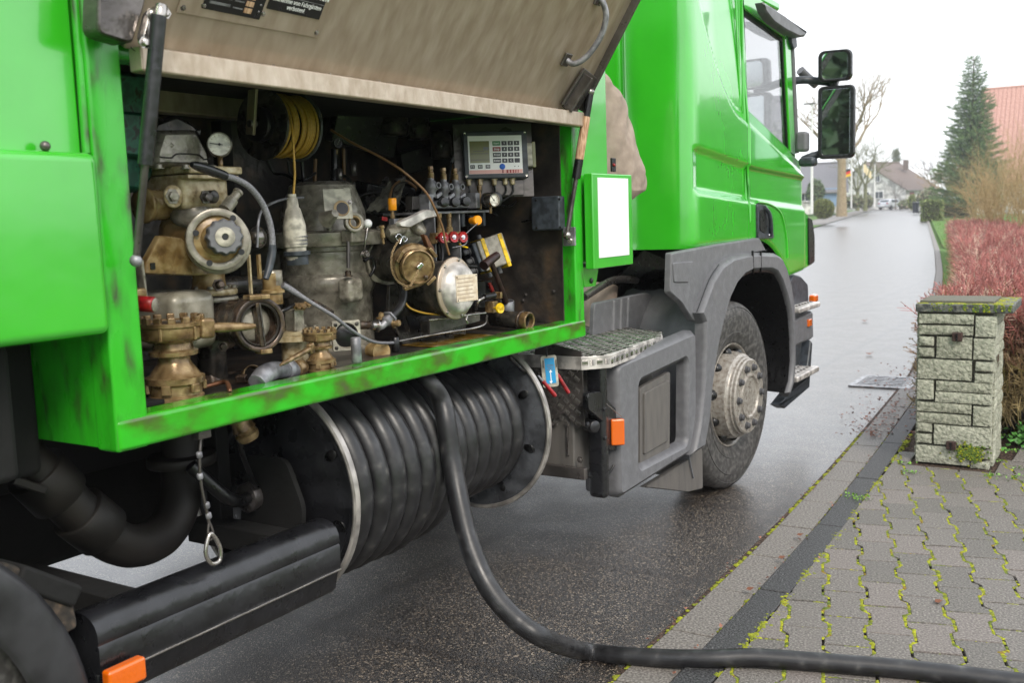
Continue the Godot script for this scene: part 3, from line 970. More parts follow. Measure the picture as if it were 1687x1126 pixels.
func make_body(t: Node3D) -> void:
	# panels left of the opening
	part("body_panel", span(V(-1.2, 1.62, -2.3), V(1.402, 2.9, -1.955), 0.01), M.green, t)
	part("weld_seam", tube([V(1.408, 1.70, -1.95), V(1.411, 2.0, -1.951), V(1.408, 2.4, -1.95)], 0.011, 8, 8), M.green_worn, t)
	part("side_box", box(V(0.95, 0.392, 0.42), at(V(0.93, 1.503, -2.115)), 0.022, 4), M.green, t, "lighter green box with rounded edges beside the compartment")
	part("screw", ball(0.011, at(Vector3(1.297, 1.709, -1.93))), M.steel_dark, t)
	part("frame_post", box(V(0.088, 1.12, 0.075), at(V(1.455, 1.595, SIDE - 0.0375)), 0.008, 2), M.green_worn, t)
	part("frame_post", box(V(0.07, 0.92, 0.06), at(V(3.620, 1.50, SIDE - 0.030)), 0.006, 2), M.green_worn, t)
	part("sill", box(V(2.25, 0.074, 0.085), at(V(2.537, 1.073, SIDE - 0.0395)), 0.012, 3), M.green_sill, t, "scuffed green sill along the bottom of the open compartment")
	part("head_rail", box(V(2.25, 0.05, 0.06), at(V(2.537, 1.935, SIDE - 0.05)), 0.006), M.green_worn, t)
	part("end_panel", span(V(1.412, 1.042, -2.78), V(1.420, 1.60, -1.99), 0.002), M.green_worn, t)
	# bulkhead right of the opening with its eye plate
	part("bulkhead", span(V(3.658, 1.335, -2.9), V(3.93, 2.9, -1.945), 0.012), M.green, t)
	part("eye_plate", prism(round_poly([Vector2(3.675, 1.323), Vector2(3.828, 1.314), Vector2(3.796, 1.234), Vector2(3.692, 1.237)], 0.012), 0.012, at(V(0, 0, -1.96)), 0.002), M.green, t)
	part("eye_hole", cyl(0.012, 0.004, aim(Vector3(3.751, 1.261, -1.946), V(0, 0, 1))), M.black, t)
	# sign board with its blank white sheet
	var sb = part("sign_board", box(V(0.372, 0.385, 0.04), at(V(3.838, 1.507, -1.90)), 0.005, 2), M.green, t, "green board holding a blank white sheet")
	part("white_sheet", box(V(0.284, 0.325, 0.003), at(V(3.838, 1.520, -1.8785)), 0.001), M.white, sb)
	# tank shell above and behind, chassis
	part("tank", lathe([[0.0, 0], [0.6, 0.0], [0.85, 0.06], [0.9, 0.15], [0.9, 6.2], [0.85, 6.3], [0.0, 6.34]], aim(V(-2.6, 2.92, -3.1), V(1, 0, 0)), 32), M.green, t)


func make_hatch(t: Node3D) -> void:
	# the open door leans outwards: local x along the truck, local y up its inner face
	var u = V(0, 0.842, 0.54).normalized()
	var nz = V(0, -0.54, 0.842).normalized()
	var xf = Transform3D(Basis(V(1, 0, 0), u, nz), V(0, 1.93, -1.93))
	var h = part("hatch", box(V(2.10, 0.95, 0.025), xf * at(V(2.56, 0.475, -0.014)), 0.004), M.steel_brown, t, "raised compartment door with a stained steel inner face")
	part("lip", box(V(2.10, 0.056, 0.045), at(V(2.56, 1.905, -1.897)), 0.006, 2), M.steel_brown, h)
	part("lip", box(V(2.10, 0.004, 0.02), xf * at(V(2.56, 0.012, 0.026)), 0.001), M.steel_bright, h)
	part("edge_strip", box(V(0.018, 0.93, 0.05), xf * at(V(3.617, 0.49, 0.0)), 0.004), M.steel_dark, h)
	part("back_skin", box(V(2.14, 0.96, 0.012), xf * at(V(2.56, 0.475, -0.037)), 0.004), M.green, h)
	for k in 9: part("rivet", ball(0.005, xf * at(V(1.72 + k * 0.21, 0.022, 0.028)), 8), M.steel_bright, h)
	# maker's plate with two dark labels
	var pl = part("data_plate", prism([Vector2(1.612, 0.104), Vector2(2.072, 0.108), Vector2(2.072, 0.42), Vector2(1.612, 0.42)], 0.003, xf * at(V(0, 0, 0.0)), 0.001), M.steel_brown, t, "steel plate with two dark printed labels")
	part("label", box(V(0.178, 0.18, 0.0015), xf * at(V(1.764, 0.216, 0.0045)), 0.0004), M.black, pl)
	for k in 5:
		part("label_print", box(V(0.062, 0.006, 0.0012), xf * at(V(1.72, 0.145 + k * 0.017, 0.0058)), 0.0003), M.galvanised, pl)
		part("label_print", box(V(0.024, 0.0125, 0.0012), xf * at(V(1.808, 0.142 + k * 0.017, 0.0058)), 0.0003), M.wood, pl)
		part("label_print", box(V(0.03, 0.003, 0.0012), xf * at(V(1.775, 0.143 + k * 0.017, 0.0058)), 0.0003), M.galvanised, pl)
		part("label_print", ball(0.003, xf * at(V(1.842, 0.145 + k * 0.017, 0.0055)), 8), M.galvanised, pl)
	part("warning_label", box(V(0.186, 0.16, 0.0015), xf * at(V(1.957, 0.237, 0.0045)), 0.0004), M.black, pl)
	part("warning_line", box(V(0.182, 0.0015, 0.001), xf * at(V(1.957, 0.196, 0.0058)), 0.0003), M.galvanised, pl)
	part("warning_line", box(V(0.182, 0.0015, 0.001), xf * at(V(1.957, 0.233, 0.0058)), 0.0003), M.galvanised, pl)
	mesh_at("lettering", lettering("RAUCHEN VERBOTEN", 0.0205, 0.001, true), M.white, pl, Transform3D(xf.basis, xf * V(1.957, 0.214, 0.006) - t.position))
	mesh_at("lettering", lettering("Mitnahme von Fahrgästen", 0.0145, 0.001), M.white, pl, Transform3D(xf.basis, xf * V(1.957, 0.186, 0.006) - t.position))
	mesh_at("lettering", lettering("verboten!", 0.0145, 0.001), M.white, pl, Transform3D(xf.basis, xf * V(1.957, 0.1705, 0.006) - t.position))
	screws(pl, "screw", M.steel_bright, [xf * V(1.625, 0.118, 0.003), xf * V(2.06, 0.122, 0.003), xf * V(1.86, 0.142, 0.003), xf * V(1.678, 0.133, 0.003)], nz, 0.005, 0.005)
	# grab handle
	var hp = []
	for q in [Vector3(3.345, 0.205, 0.0), Vector3(3.352, 0.205, 0.035), Vector3(3.366, 0.25, 0.062), Vector3(3.385, 0.33, 0.066), Vector3(3.385, 0.40, 0.05), Vector3(3.37, 0.44, 0.02), Vector3(3.365, 0.445, 0.0)]: hp.append(xf * q)
	part("grab_handle", tube(hp, 0.011, 12, 6), M.galvanised, h)
	part("handle_foot", box(V(0.045, 0.05, 0.01), xf * at(V(3.345, 0.205, 0.004)), 0.004), M.steel_dark, h)
	part("handle_foot", box(V(0.045, 0.05, 0.01), xf * at(V(3.365, 0.445, 0.004)), 0.004), M.steel_dark, h)
	# corner brackets
	part("corner_bracket", box(V(0.14, 0.16, 0.012), xf * at(V(3.535, 0.10, 0.012), V(0, 0, -12)), 0.004), M.steel_dark, h)
	part("corner_bracket", box(V(0.012, 0.15, 0.05), xf * at(V(3.485, 0.10, 0.03), V(0, 0, -12)), 0.003), M.steel_dark, h)
	part("hinge_bracket", prism(round_poly([Vector2(1.397, 2.044), Vector2(1.523, 2.066), Vector2(1.512, 2.016), Vector2(1.473, 1.931), Vector2(1.457, 1.927), Vector2(1.384, 1.937)], 0.02), 0.05, at(V(0, 0, -1.90)), 0.006), M.steel_dark, h)
	part("hinge_bracket", prism(round_poly([Vector2(1.481, 1.942), Vector2(1.502, 1.995), Vector2(1.536, 2.018), Vector2(1.544, 1.996), Vector2(1.519, 1.972), Vector2(1.486, 1.925)], 0.01), 0.02, at(V(0, 0, -1.85)), 0.003), M.steel_bright, h)
	screws(h, "hinge_bolt", M.steel_bright, [Vector3(1.505, 1.99, -1.825), Vector3(1.481, 1.928, -1.825), Vector3(1.54, 1.998, -1.825)], V(-0.3, 0, 1), 0.009, 0.012)
	# gas struts
	var g1 = part("gas_strut", tube([Vector3(1.502, 1.984, -1.8), Vector3(1.471, 1.671, -1.84)], 0.0165, 14, 1), M.black_paint, t, "thick black gas strut holding up the left end of the hatch")
	part("strut_rod", tube([Vector3(1.471, 1.676, -1.84), Vector3(1.464, 1.47, -1.885)], 0.0085, 10, 1), M.steel_dark, g1)
	part("strut_end", cyl(0.013, 0.04, aim(Vector3(1.512, 2.008, -1.8), Vector3(1.5, 1.966, -1.8) - Vector3(1.512, 2.008, -1.8))), M.steel_bright, g1)
	part("strut_end", ball(0.014, at(Vector3(1.462, 1.464, -1.885))), M.galvanised, g1)
	var a = Vector3(3.611, 2.011, -1.86)
	var b = Vector3(3.54, 1.456, -1.94)
	var g2 = part("gas_strut", tube([a.lerp(b, 0.0), a.lerp(b, 0.18)], 0.016, 12, 1), M.black, t, "slim gas strut with a pale wooden locking sleeve at the right end of the hatch")
	part("wooden_sleeve", tube([a.lerp(b, 0.17), a.lerp(b, 0.47)], 0.0175, 12, 1), M.wood, g2)
	part("strut_collar", tube([a.lerp(b, 0.465), a.lerp(b, 0.60)], 0.0175, 12, 1), M.black, g2)
	part("strut_rod", tube([a.lerp(b, 0.59), b], 0.009, 10, 1), M.steel_dark, g2)
	part("strut_end", ball(0.018, at(a)), M.steel_bright, g2)
	part("strut_end", ball(0.017, at(b)), M.steel_bright, g2)
	part("strut_plate", box(V(0.012, 0.075, 0.055), at(b + V(0.02, -0.005, 0.0)), 0.003), M.galvanised, g2)
	screws(g2, "nut", M.steel_bright, [b + V(0.012, 0, 0), b + V(0.012, -0.022, 0.01)], V(-1, 0, 0.4), 0.009, 0.012)


func make_reel(t: Node3D) -> void:
	var c = V(0, 0.712, -2.285)
	var r = part("hose_reel", cyl(0.205, 1.10, aim(c + V(2.23, 0, 0), V(1, 0, 0)), 0.003, 40), M.black_paint, t, "large reel with pale rimmed flanges under the sill")
	for q in [[2.205, -1.0], [3.345, 1.0]]:
		# pressed flange: disc with a raised ring and a rolled bright rim
		var s = q[1]
		part("flange", lathe([[0.0, -0.004], [0.20, -0.004], [0.25, -0.014 * s], [0.31, -0.014 * s], [0.325, -0.004], [0.345, -0.004], [0.345, 0.004], [0.325, 0.004], [0.31, 0.004 - 0.014 * s], [0.25, 0.004 - 0.014 * s], [0.20, 0.004], [0.0, 0.004]], aim(c + V(q[0], 0, 0), V(1, 0, 0)), 56), M.black_paint if s < 0 else M.flange_grey, r)
		part("rim", lathe([[0.340, 0.0], [0.343, -0.010], [0.350, -0.013], [0.357, -0.010], [0.360, 0.0], [0.357, 0.010], [0.350, 0.013], [0.343, 0.010], [0.340, 0.0]], aim(c + V(q[0], 0, 0), V(1, 0, 0)), 72), M.rim_steel, r)
		for k in 8:
			var an = TAU * k / 8 + 0.3
			part("slot", cyl(0.02, 0.005, Transform3D(Basis(V(0, cos(an), sin(an)), V(1, 0, 0), V(0, sin(an), -cos(an))) * Basis.from_scale(V(1.3, 1, 0.8)), c + V(q[0] - 0.018 * (1 if s > 0 else -0.5), 0.28 * cos(an), 0.28 * sin(an)))), M.black, r)
			part("bolt", bolt(0.008, 0.01, aim(c + V(q[0] + 0.004 * s, 0.12 * cos(an), 0.12 * sin(an)), V(s, 0, 0))), M.black_paint, r)
	# bearing bracket on the left face
	part("bearing_plate", prism(round_poly([Vector2(-2.36, 0.56), Vector2(-2.10, 0.56), Vector2(-2.08, 0.70), Vector2(-2.14, 0.84), Vector2(-2.30, 0.84)], 0.03), 0.02, Transform3D(Basis(V(0, 0, 1), V(0, 1, 0), V(1, 0, 0)), V(2.13, 0, 0)), 0.003), M.under, r)
	part("shaft", cyl(0.045, 0.1, aim(c + V(2.10, 0, 0), V(1, 0, 0))), M.steel_dark, r)
	part("feed_pipe", tube([V(1.9, 0.86, -2.28), V(2.0, 0.74, -2.24), V(2.12, 0.712, -2.285)], 0.02, 10, 6), M.rubber, r)
	part("support_arm", box(V(0.05, 0.06, 0.36), at(V(2.10, 0.60, -2.26)), 0.004), M.black_paint, r)
	part("support_arm", box(V(0.05, 0.5, 0.06), at(V(2.12, 0.80, -2.42)), 0.004), M.under, r)
	part("support_arm", box(V(0.05, 0.5, 0.06), at(V(3.42, 0.80, -2.40)), 0.004), M.under, r)


func make_underside(t: Node3D) -> void:
	# underrun rail: rounded top, grooved face, small bottom lip
	var prof = []
	for q in [[-2.075, 0.60], [-2.072, 0.638], [-2.064, 0.654], [-2.05, 0.666], [-2.035, 0.673], [-2.012, 0.676], [-1.99, 0.673], [-1.972, 0.665], [-1.959, 0.652], [-1.952, 0.636], [-1.950, 0.615], [-1.953, 0.607], [-1.950, 0.602], [-1.950, 0.545], [-1.953, 0.532], [-1.962, 0.526], [-1.975, 0.47], [-1.99, 0.455], [-2.03, 0.45], [-2.03, 0.46], [-2.075, 0.50]]: prof.append(Vector2(q[0], q[1]))
	var rail = part("underrun_rail", extrude_x(prof, 1.335, 2.142, 0.003), M.black_paint, t, "black painted rail between the rear mudguard and the hose reel")
	part("scuffed_edge", box(V(0.80, 0.005, 0.006), at(V(1.74, 0.531, -1.951), V(0, 0, 0)), 0.001), M.steel_bright, rail)
	part("rail_bracket", box(V(0.08, 0.07, 0.45), at(V(1.50, 0.62, -2.28)), 0.004), M.under, rail)
	part("rail_bracket", box(V(0.08, 0.07, 0.45), at(V(2.08, 0.60, -2.26)), 0.004), M.under, rail)
	var mk = part("side_marker", box(V(0.10, 0.055, 0.03), at(Vector3(1.377, 0.5309, -1.925)), 0.008, 3), M.lens_orange, t, "orange side marker lamp below the rail")
	part("marker_body", box(V(0.104, 0.058, 0.02), at(Vector3(1.392, 0.52, -1.946)), 0.004), M.black, mk)
	part("marker_mount", box(V(0.12, 0.10, 0.01), at(V(1.39, 0.49, -1.962)), 0.003), M.black_paint, mk)
	# rear mudguard and wheel at the left edge
	var c = V(0.715, 0.45, 0)
	var rows = []
	for i in 25:
		var an = deg_to_rad(-8.0 + 130.0 * i / 24.0)
		var row = []
		for q in [[0.585, -2.5], [0.590, -2.2], [0.592, -1.97], [0.585, -1.935], [0.565, -1.918], [0.53, -1.912], [0.47, -1.915], [0.46, -1.925]]: row.append(c + V(q[0] * cos(an), q[0] * sin(an), q[1]))
		rows.append(row)
	var mg = part("rear_mudguard", shell(rows, V(0.6, 0.3, 0.6), 0.006), M.mudguard, t, "dark rear mudguard at the bottom left")
	part("mudguard_stay", box(V(0.16, 0.05, 0.30), at(V(1.235, 0.78, -2.10), V(0, 0, -35)), 0.01), M.under, mg)
	part("mudguard_plate", prism(round_poly([Vector2(1.115, 0.8695), Vector2(1.163, 0.853), Vector2(1.292, 0.7254), Vector2(1.298, 0.6648), Vector2(1.256, 0.6587), Vector2(1.193, 0.7124), Vector2(1.121, 0.7972), Vector2(1.109, 0.8077)], 0.012, 4), 0.03, at(V(0, 0, -1.99)), 0.006), M.muddy, mg)
	part("rear_wheel", lathe([[0.30, -0.13], [0.44, -0.16], [0.50, -0.14], [0.52, -0.10], [0.52, 0.10], [0.50, 0.14], [0.44, 0.16], [0.30, 0.13]], aim(V(c.x, GR + 0.52, -2.12), V(0, 0, 1)), 40), M.tyre, t)
	# chassis, far side, pipes
	var ch = part("chassis", span(V(-3, 0.78, -2.86), V(6.6, 1.03, -2.78)), M.under, t)
	part("chassis_rail", span(V(-3, 0.78, -3.62), V(6.6, 1.03, -3.54)), M.under, ch)
	for x in [0.2, 1.6, 2.1, 3.5, 4.6]: part("crossmember", span(V(x, 0.82, -3.54), V(x + 0.1, 1.0, -2.86)), M.under, ch)
	part("subframe", span(V(-3, 1.04, -4.45), V(3.6, 1.20, -2.82)), M.under, ch)
	part("air_tank", cyl(0.24, 1.9, aim(V(1.2, 0.58, -3.35), V(1, 0, 0)), 0.03), M.under, ch)
	part("far_guard", span(V(0.9, 0.45, -4.45), V(3.3, 0.62, -4.40)), M.under, ch)
	part("rear_locker", span(V(-1.0, 1.0, -2.78), V(1.25, 1.30, -2.04), 0.02), M.under, ch)
	part("sump_box", span(V(0.1, 0.96, -2.78), V(1.405, 1.30, -2.2), 0.02), M.under, ch)
	part("far_tank_end", span(V(3.42, 0.24, -4.42), V(4.95, 1.04, -3.7), 0.02), M.under, ch)
	part("silencer", span(V(2.55, 0.34, -3.5), V(3.4, 0.78, -2.9), 0.06), M.under, ch)
	part("far_skirt", span(V(6.0, 0.24, -4.42), V(7.0, 1.1, -4.36), 0.02), M.under, ch)
	for x in [0.55, 5.5]: part("far_wheel", lathe([[0.0, -0.15], [0.30, -0.13], [0.44, -0.16], [0.50, -0.14], [0.52, -0.10], [0.52, 0.10], [0.50, 0.14], [0.44, 0.16], [0.0, 0.14]], aim(V(x, GR + 0.52, -4.25), V(0, 0, 1)), 32), M.rubber, ch)
	var p1 = part("suction_pipe", tube([Vector3(1.283, 1.168, -2.3), Vector3(1.387, 1.017, -2.3), Vector3(1.453, 0.9345, -2.29), Vector3(1.536, 0.8205, -2.28), Vector3(1.618, 0.7279, -2.28), Vector3(1.714, 0.6763, -2.3), Vector3(1.829, 0.6728, -2.33), Vector3(1.916, 0.735, -2.36), Vector3(1.969, 0.846, -2.4), Vector3(1.997, 0.9677, -2.42)], 0.058, 20, 8), M.under_pipe, t, "dark bent suction pipe under the compartment")
	part("pipe_collar", cyl(0.075, 0.10, aim(Vector3(1.441, 0.9515, -2.3), V(0.6, -0.8, 0.02))), M.under_pipe, p1)
	part("pipe_collar", cyl(0.073, 0.10, aim(Vector3(1.537, 0.823, -2.285), V(0.65, -0.7, 0.02))), M.under_pipe, p1)
	part("pipe_collar", cyl(0.068, 0.02, aim(Vector3(1.387, 1.017, -2.3), V(0.6, -0.8, 0.02))), M.under_pipe, p1)
	part("pipe_flange", cyl(0.10, 0.03, aim(Vector3(1.968, 0.837, -2.4), V(0, 1, 0))), M.under_pipe, p1)
	part("pipe_clamp", box(V(0.09, 0.02, 0.02), at(Vector3(1.373, 0.9391, -2.22), V(0, 0, -30)), 0.004), M.under_pipe, p1)
	part("drain_cock", lathe([[0.0, 0], [0.026, 0], [0.032, 0.01], [0.034, 0.02], [0.030, 0.028], [0.034, 0.036], [0.030, 0.05], [0.026, 0.09], [0.0, 0.09]], aim(Vector3(1.979, 0.9333, -2.12), V(-0.35, 1, -0.2)), 20), M.brass, t)
	part("bleed_hose", tube([V(1.95, 1.03, -2.10), V(1.96, 0.93, -2.14), V(2.05, 0.80, -2.2), V(2.13, 0.74, -2.26)], 0.008, 8, 8), M.rubber, t)


func make_step(t: Node3D) -> void:
	# diamond-plate step
	var top = [Vector2(3.70, -2.52), Vector2(3.70, -1.975), Vector2(3.80, -1.888), Vector2(4.50, -1.955), Vector2(4.64, -2.02), Vector2(4.87, -2.46), Vector2(4.80, -2.52)]
	var flat = Basis(V(1, 0, 0), V(0, 0, 1), V(0, 1, 0))
	var st = part("step_plate", prism(top, 0.055, Transform3D(flat, V(0, 0.89, 0)), 0.004), M.aluminium, t, "worn chequer plate step")
	var ribs = Shape.new()
	var rib = Shape.new()
	var rs_ = 1.3
	var k = [rib.p(V(-0.0115 * rs_, 0, 0), V(-0.5, 0.85, 0).normalized()), rib.p(V(0, 0, 0.0022 * rs_), V(0, 0.6, 0.8)), rib.p(V(0.0115 * rs_, 0, 0), V(0.5, 0.85, 0).normalized()), rib.p(V(0, 0, -0.0022 * rs_), V(0, 0.6, -0.8)), rib.p(V(-0.006 * rs_, 0.0022 * rs_, 0), V(0, 1, 0)), rib.p(V(0.006 * rs_, 0.0022 * rs_, 0), V(0, 1, 0))]
	rib.tri(k[0], k[1], k[4]); rib.tri(k[0], k[3], k[4]); rib.quad(k[1], k[5], k[4], k[1]); rib.tri(k[1], k[2], k[5]); rib.tri(k[3], k[5], k[4]); rib.tri(k[3], k[2], k[5])
	var tp = PackedVector2Array(inset(top, -0.002) if area2(top) > 0 else inset([top[6], top[5], top[4], top[3], top[2], top[1], top[0]], 0.008))
	for i in 36:
		for j in 20:
			var q = Vector2(3.70 + i * 0.036, -2.50 + j * 0.036)
			if not Geometry2D.is_point_in_polygon(q, tp): continue
			var turn = PI / 4 if (i + j) % 2 == 0 else -PI / 4
			for m in 5:
				var off = Vector2(0, (m - 2) * 0.0068).rotated(-turn)
				ribs.join(rib, Transform3D(Basis(V(0, 1, 0), turn), V(q.x + off.x, 0.9452, q.y + off.y)))
	var rb = part("tread_ribs", ribs, M.steel_bright, st)
	rb.set_meta("kind", "stuff")
	# front apron ribs
	var rf = Shape.new()
	for e in [[V(3.70, 0.918, -1.975), V(3.80, 0.918, -1.888)], [V(3.80, 0.918, -1.888), V(4.50, 0.918, -1.955)], [V(4.50, 0.918, -1.955), V(4.64, 0.918, -2.02)]]:
		var d = (e[1] - e[0])
		var nn = d.cross(V(0, 1, 0)).normalized() * -1.0
		if nn.z < 0.0: nn = -nn
		var n = int(d.length() / 0.03)
		for i in n:
			for m in 5:
				var vert = i % 2 == 0
				var pos = e[0] + d * ((i + 0.5) / n) + (d.normalized() if vert else V(0, 1, 0)) * (m - 2) * 0.0052 + nn * 0.0003
				var lx = V(0, 1, 0) if vert else d.normalized()
				rf.join(rib, Transform3D(Basis(lx, nn, lx.cross(nn)), pos))
	rb = part("apron_ribs", rf, M.steel_bright, st)
	rb.set_meta("kind", "stuff")
	# dark chequer-plate end face below
	var face = part("chequer_face", prism([Vector2(-2.201, 1.01), Vector2(-1.976, 0.9672), Vector2(-1.97, 0.6474), Vector2(-2.034, 0.6606), Vector2(-2.062, 0.703), Vector2(-2.116, 0.6619), Vector2(-2.157, 0.7012), Vector2(-2.212, 0.7025)], 0.006, Transform3D(Basis(V(0, 0, 1), V(0, 1, 0), V(-1, 0, 0)), V(3.712, 0, 0)), 0.001), M.steel_dark, t, "dark chequer plate end face of the step box")
	var rs = Shape.new()
	for i in 12:
		for j in 14:
			if (i + j) % 2 == 0: continue
			var z = -2.30 + i * 0.027
			var y = 0.655 + j * 0.024
			if z > -1.975 or y > 0.93: continue
			for m in 5:
				var dd = V(0, -0.55, 0.83)
				rs.join(rib, Transform3D(Basis(V(0, 0.83, 0.55), V(-1, 0, 0), V(0, 0.83, 0.55).cross(V(-1, 0, 0))), V(3.7055, y, z) + dd * (m - 2) * 0.0055))
	rb = part("face_ribs", rs, M.steel_bright, face)
	rb.set_meta("kind", "stuff")
	# step box under the tread, with ribs and a rail
	var bx = part("battery_box", span(V(3.72, 0.42, -2.5), V(4.55, 0.885, -2.03), 0.01), M.plastic_brown, t)
	for z in [-2.16, -2.06]: part("box_rib", box(V(0.012, 0.14, 0.014), at(V(3.718, 0.58, z)), 0.005), M.steel_dark, bx)
	part("box_front", span(V(3.735, 0.90, -2.03), V(4.5, 0.80, -2.01)), M.steel_dark, bx)
	part("box_rail", box(V(0.03, 0.05, 0.55), at(V(3.70, 0.445, -2.24)), 0.004), M.steel_dark, bx)
	screws(bx, "box_bolt", M.steel_dark, [V(3.716, 0.645, -2.13), V(3.716, 0.50, -2.00), V(3.716, 0.648, -2.27)], V(-1, 0, 0), 0.01, 0.012)
	# hinge post of the fairing and the marker lamp
	var hp = part("hinge_post", box(V(0.05, 0.60, 0.085), at(V(3.80, 0.62, -1.955)), 0.02, 3), M.black_paint, t)
	part("hinge_arm", prism(round_poly([Vector2(3.648, 0.8038), Vector2(3.758, 0.7935), Vector2(3.969, 0.653), Vector2(3.938, 0.501), Vector2(3.831, 0.5238), Vector2(3.813, 0.6393), Vector2(3.65, 0.7347)], 0.012), 0.025, at(V(0, 0, -1.945)), 0.003), M.black_paint, hp)
	part("hinge_pin", cyl(0.026, 0.06, aim(Vector3(3.762, 0.7631, -1.985), V(-0.5, 0, 1))), M.black_paint, hp)
	part("hinge_pin", cyl(0.026, 0.06, aim(Vector3(3.756, 0.6458, -1.985), V(-0.5, 0, 1))), M.black_paint, hp)
	screws(hp, "hinge_bolt", M.black_paint, [Vector3(3.787, 0.711, -1.918), Vector3(3.787, 0.5874, -1.918), Vector3(3.648, 0.7863, -1.925), Vector3(3.643, 0.6725, -1.925)], V(-0.3, 0, 1), 0.009, 0.01)
	var mk = part("side_marker", box(V(0.06, 0.115, 0.028), at(Vector3(3.874, 0.5979, -1.9), V(0, -52, 0)), 0.007, 3), M.lens_orange, t, "orange side marker lamp beside the grey fairing")
	part("marker_body", box(V(0.066, 0.12, 0.022), at(Vector3(3.885, 0.5943, -1.917), V(0, -52, 0)), 0.004), M.black, mk)
	part("marker_cable", tube([Vector3(3.902, 0.5275, -1.93), Vector3(3.905, 0.4589, -1.93), Vector3(3.864, 0.4185, -1.94), Vector3(3.789, 0.4114, -1.97), Vector3(3.707, 0.4328, -2)], 0.005, 8, 6), M.black, mk)
	part("stay_wire", tube([Vector3(3.789, 0.7373, -1.91), Vector3(3.898, 0.661, -1.89)], 0.0015, 6, 1), M.steel_bright, hp)
	# grey plastic side fairing: thick frame, sunk panel, open slot
	var outer = round_poly([Vector2(3.893, 0.285), Vector2(4.815, 0.315), Vector2(4.825, 0.942), Vector2(3.893, 0.895)], 0.055, 6)
	var inner = round_poly([Vector2(4.117, 0.3891), Vector2(4.669, 0.3871), Vector2(4.689, 0.7994), Vector2(4.132, 0.7704)], 0.03, 6)
	var fr = part("side_fairing", frame(outer, inner, 0.06, at(V(0, 0, -1.965)), 0.026), M.plastic, t, "scuffed grey plastic fairing with an open slot")
	part("fairing_edge", box(V(0.03, 0.56, 0.16), at(V(3.915, 0.585, -2.0)), 0.014, 3), M.plastic, fr)
	part("sunk_panel", prism(round_poly([Vector2(4.175, 0.3641), Vector2(4.524, 0.3781), Vector2(4.544, 0.764), Vector2(4.19, 0.737)], 0.02), 0.02, at(V(0, 0, -1.955)), 0.004), M.plastic_brown, fr)
	part("raised_panel", prism(round_poly([Vector2(4.206, 0.4207), Vector2(4.491, 0.4309), Vector2(4.509, 0.7278), Vector2(4.218, 0.7101)], 0.012), 0.012, at(V(0, 0, -1.937)), 0.004), M.plastic_brown, fr)
	part("fairing_back", span(V(4.0, 0.30, -2.02), V(4.78, 0.36, -1.97), 0.01), M.under, fr)


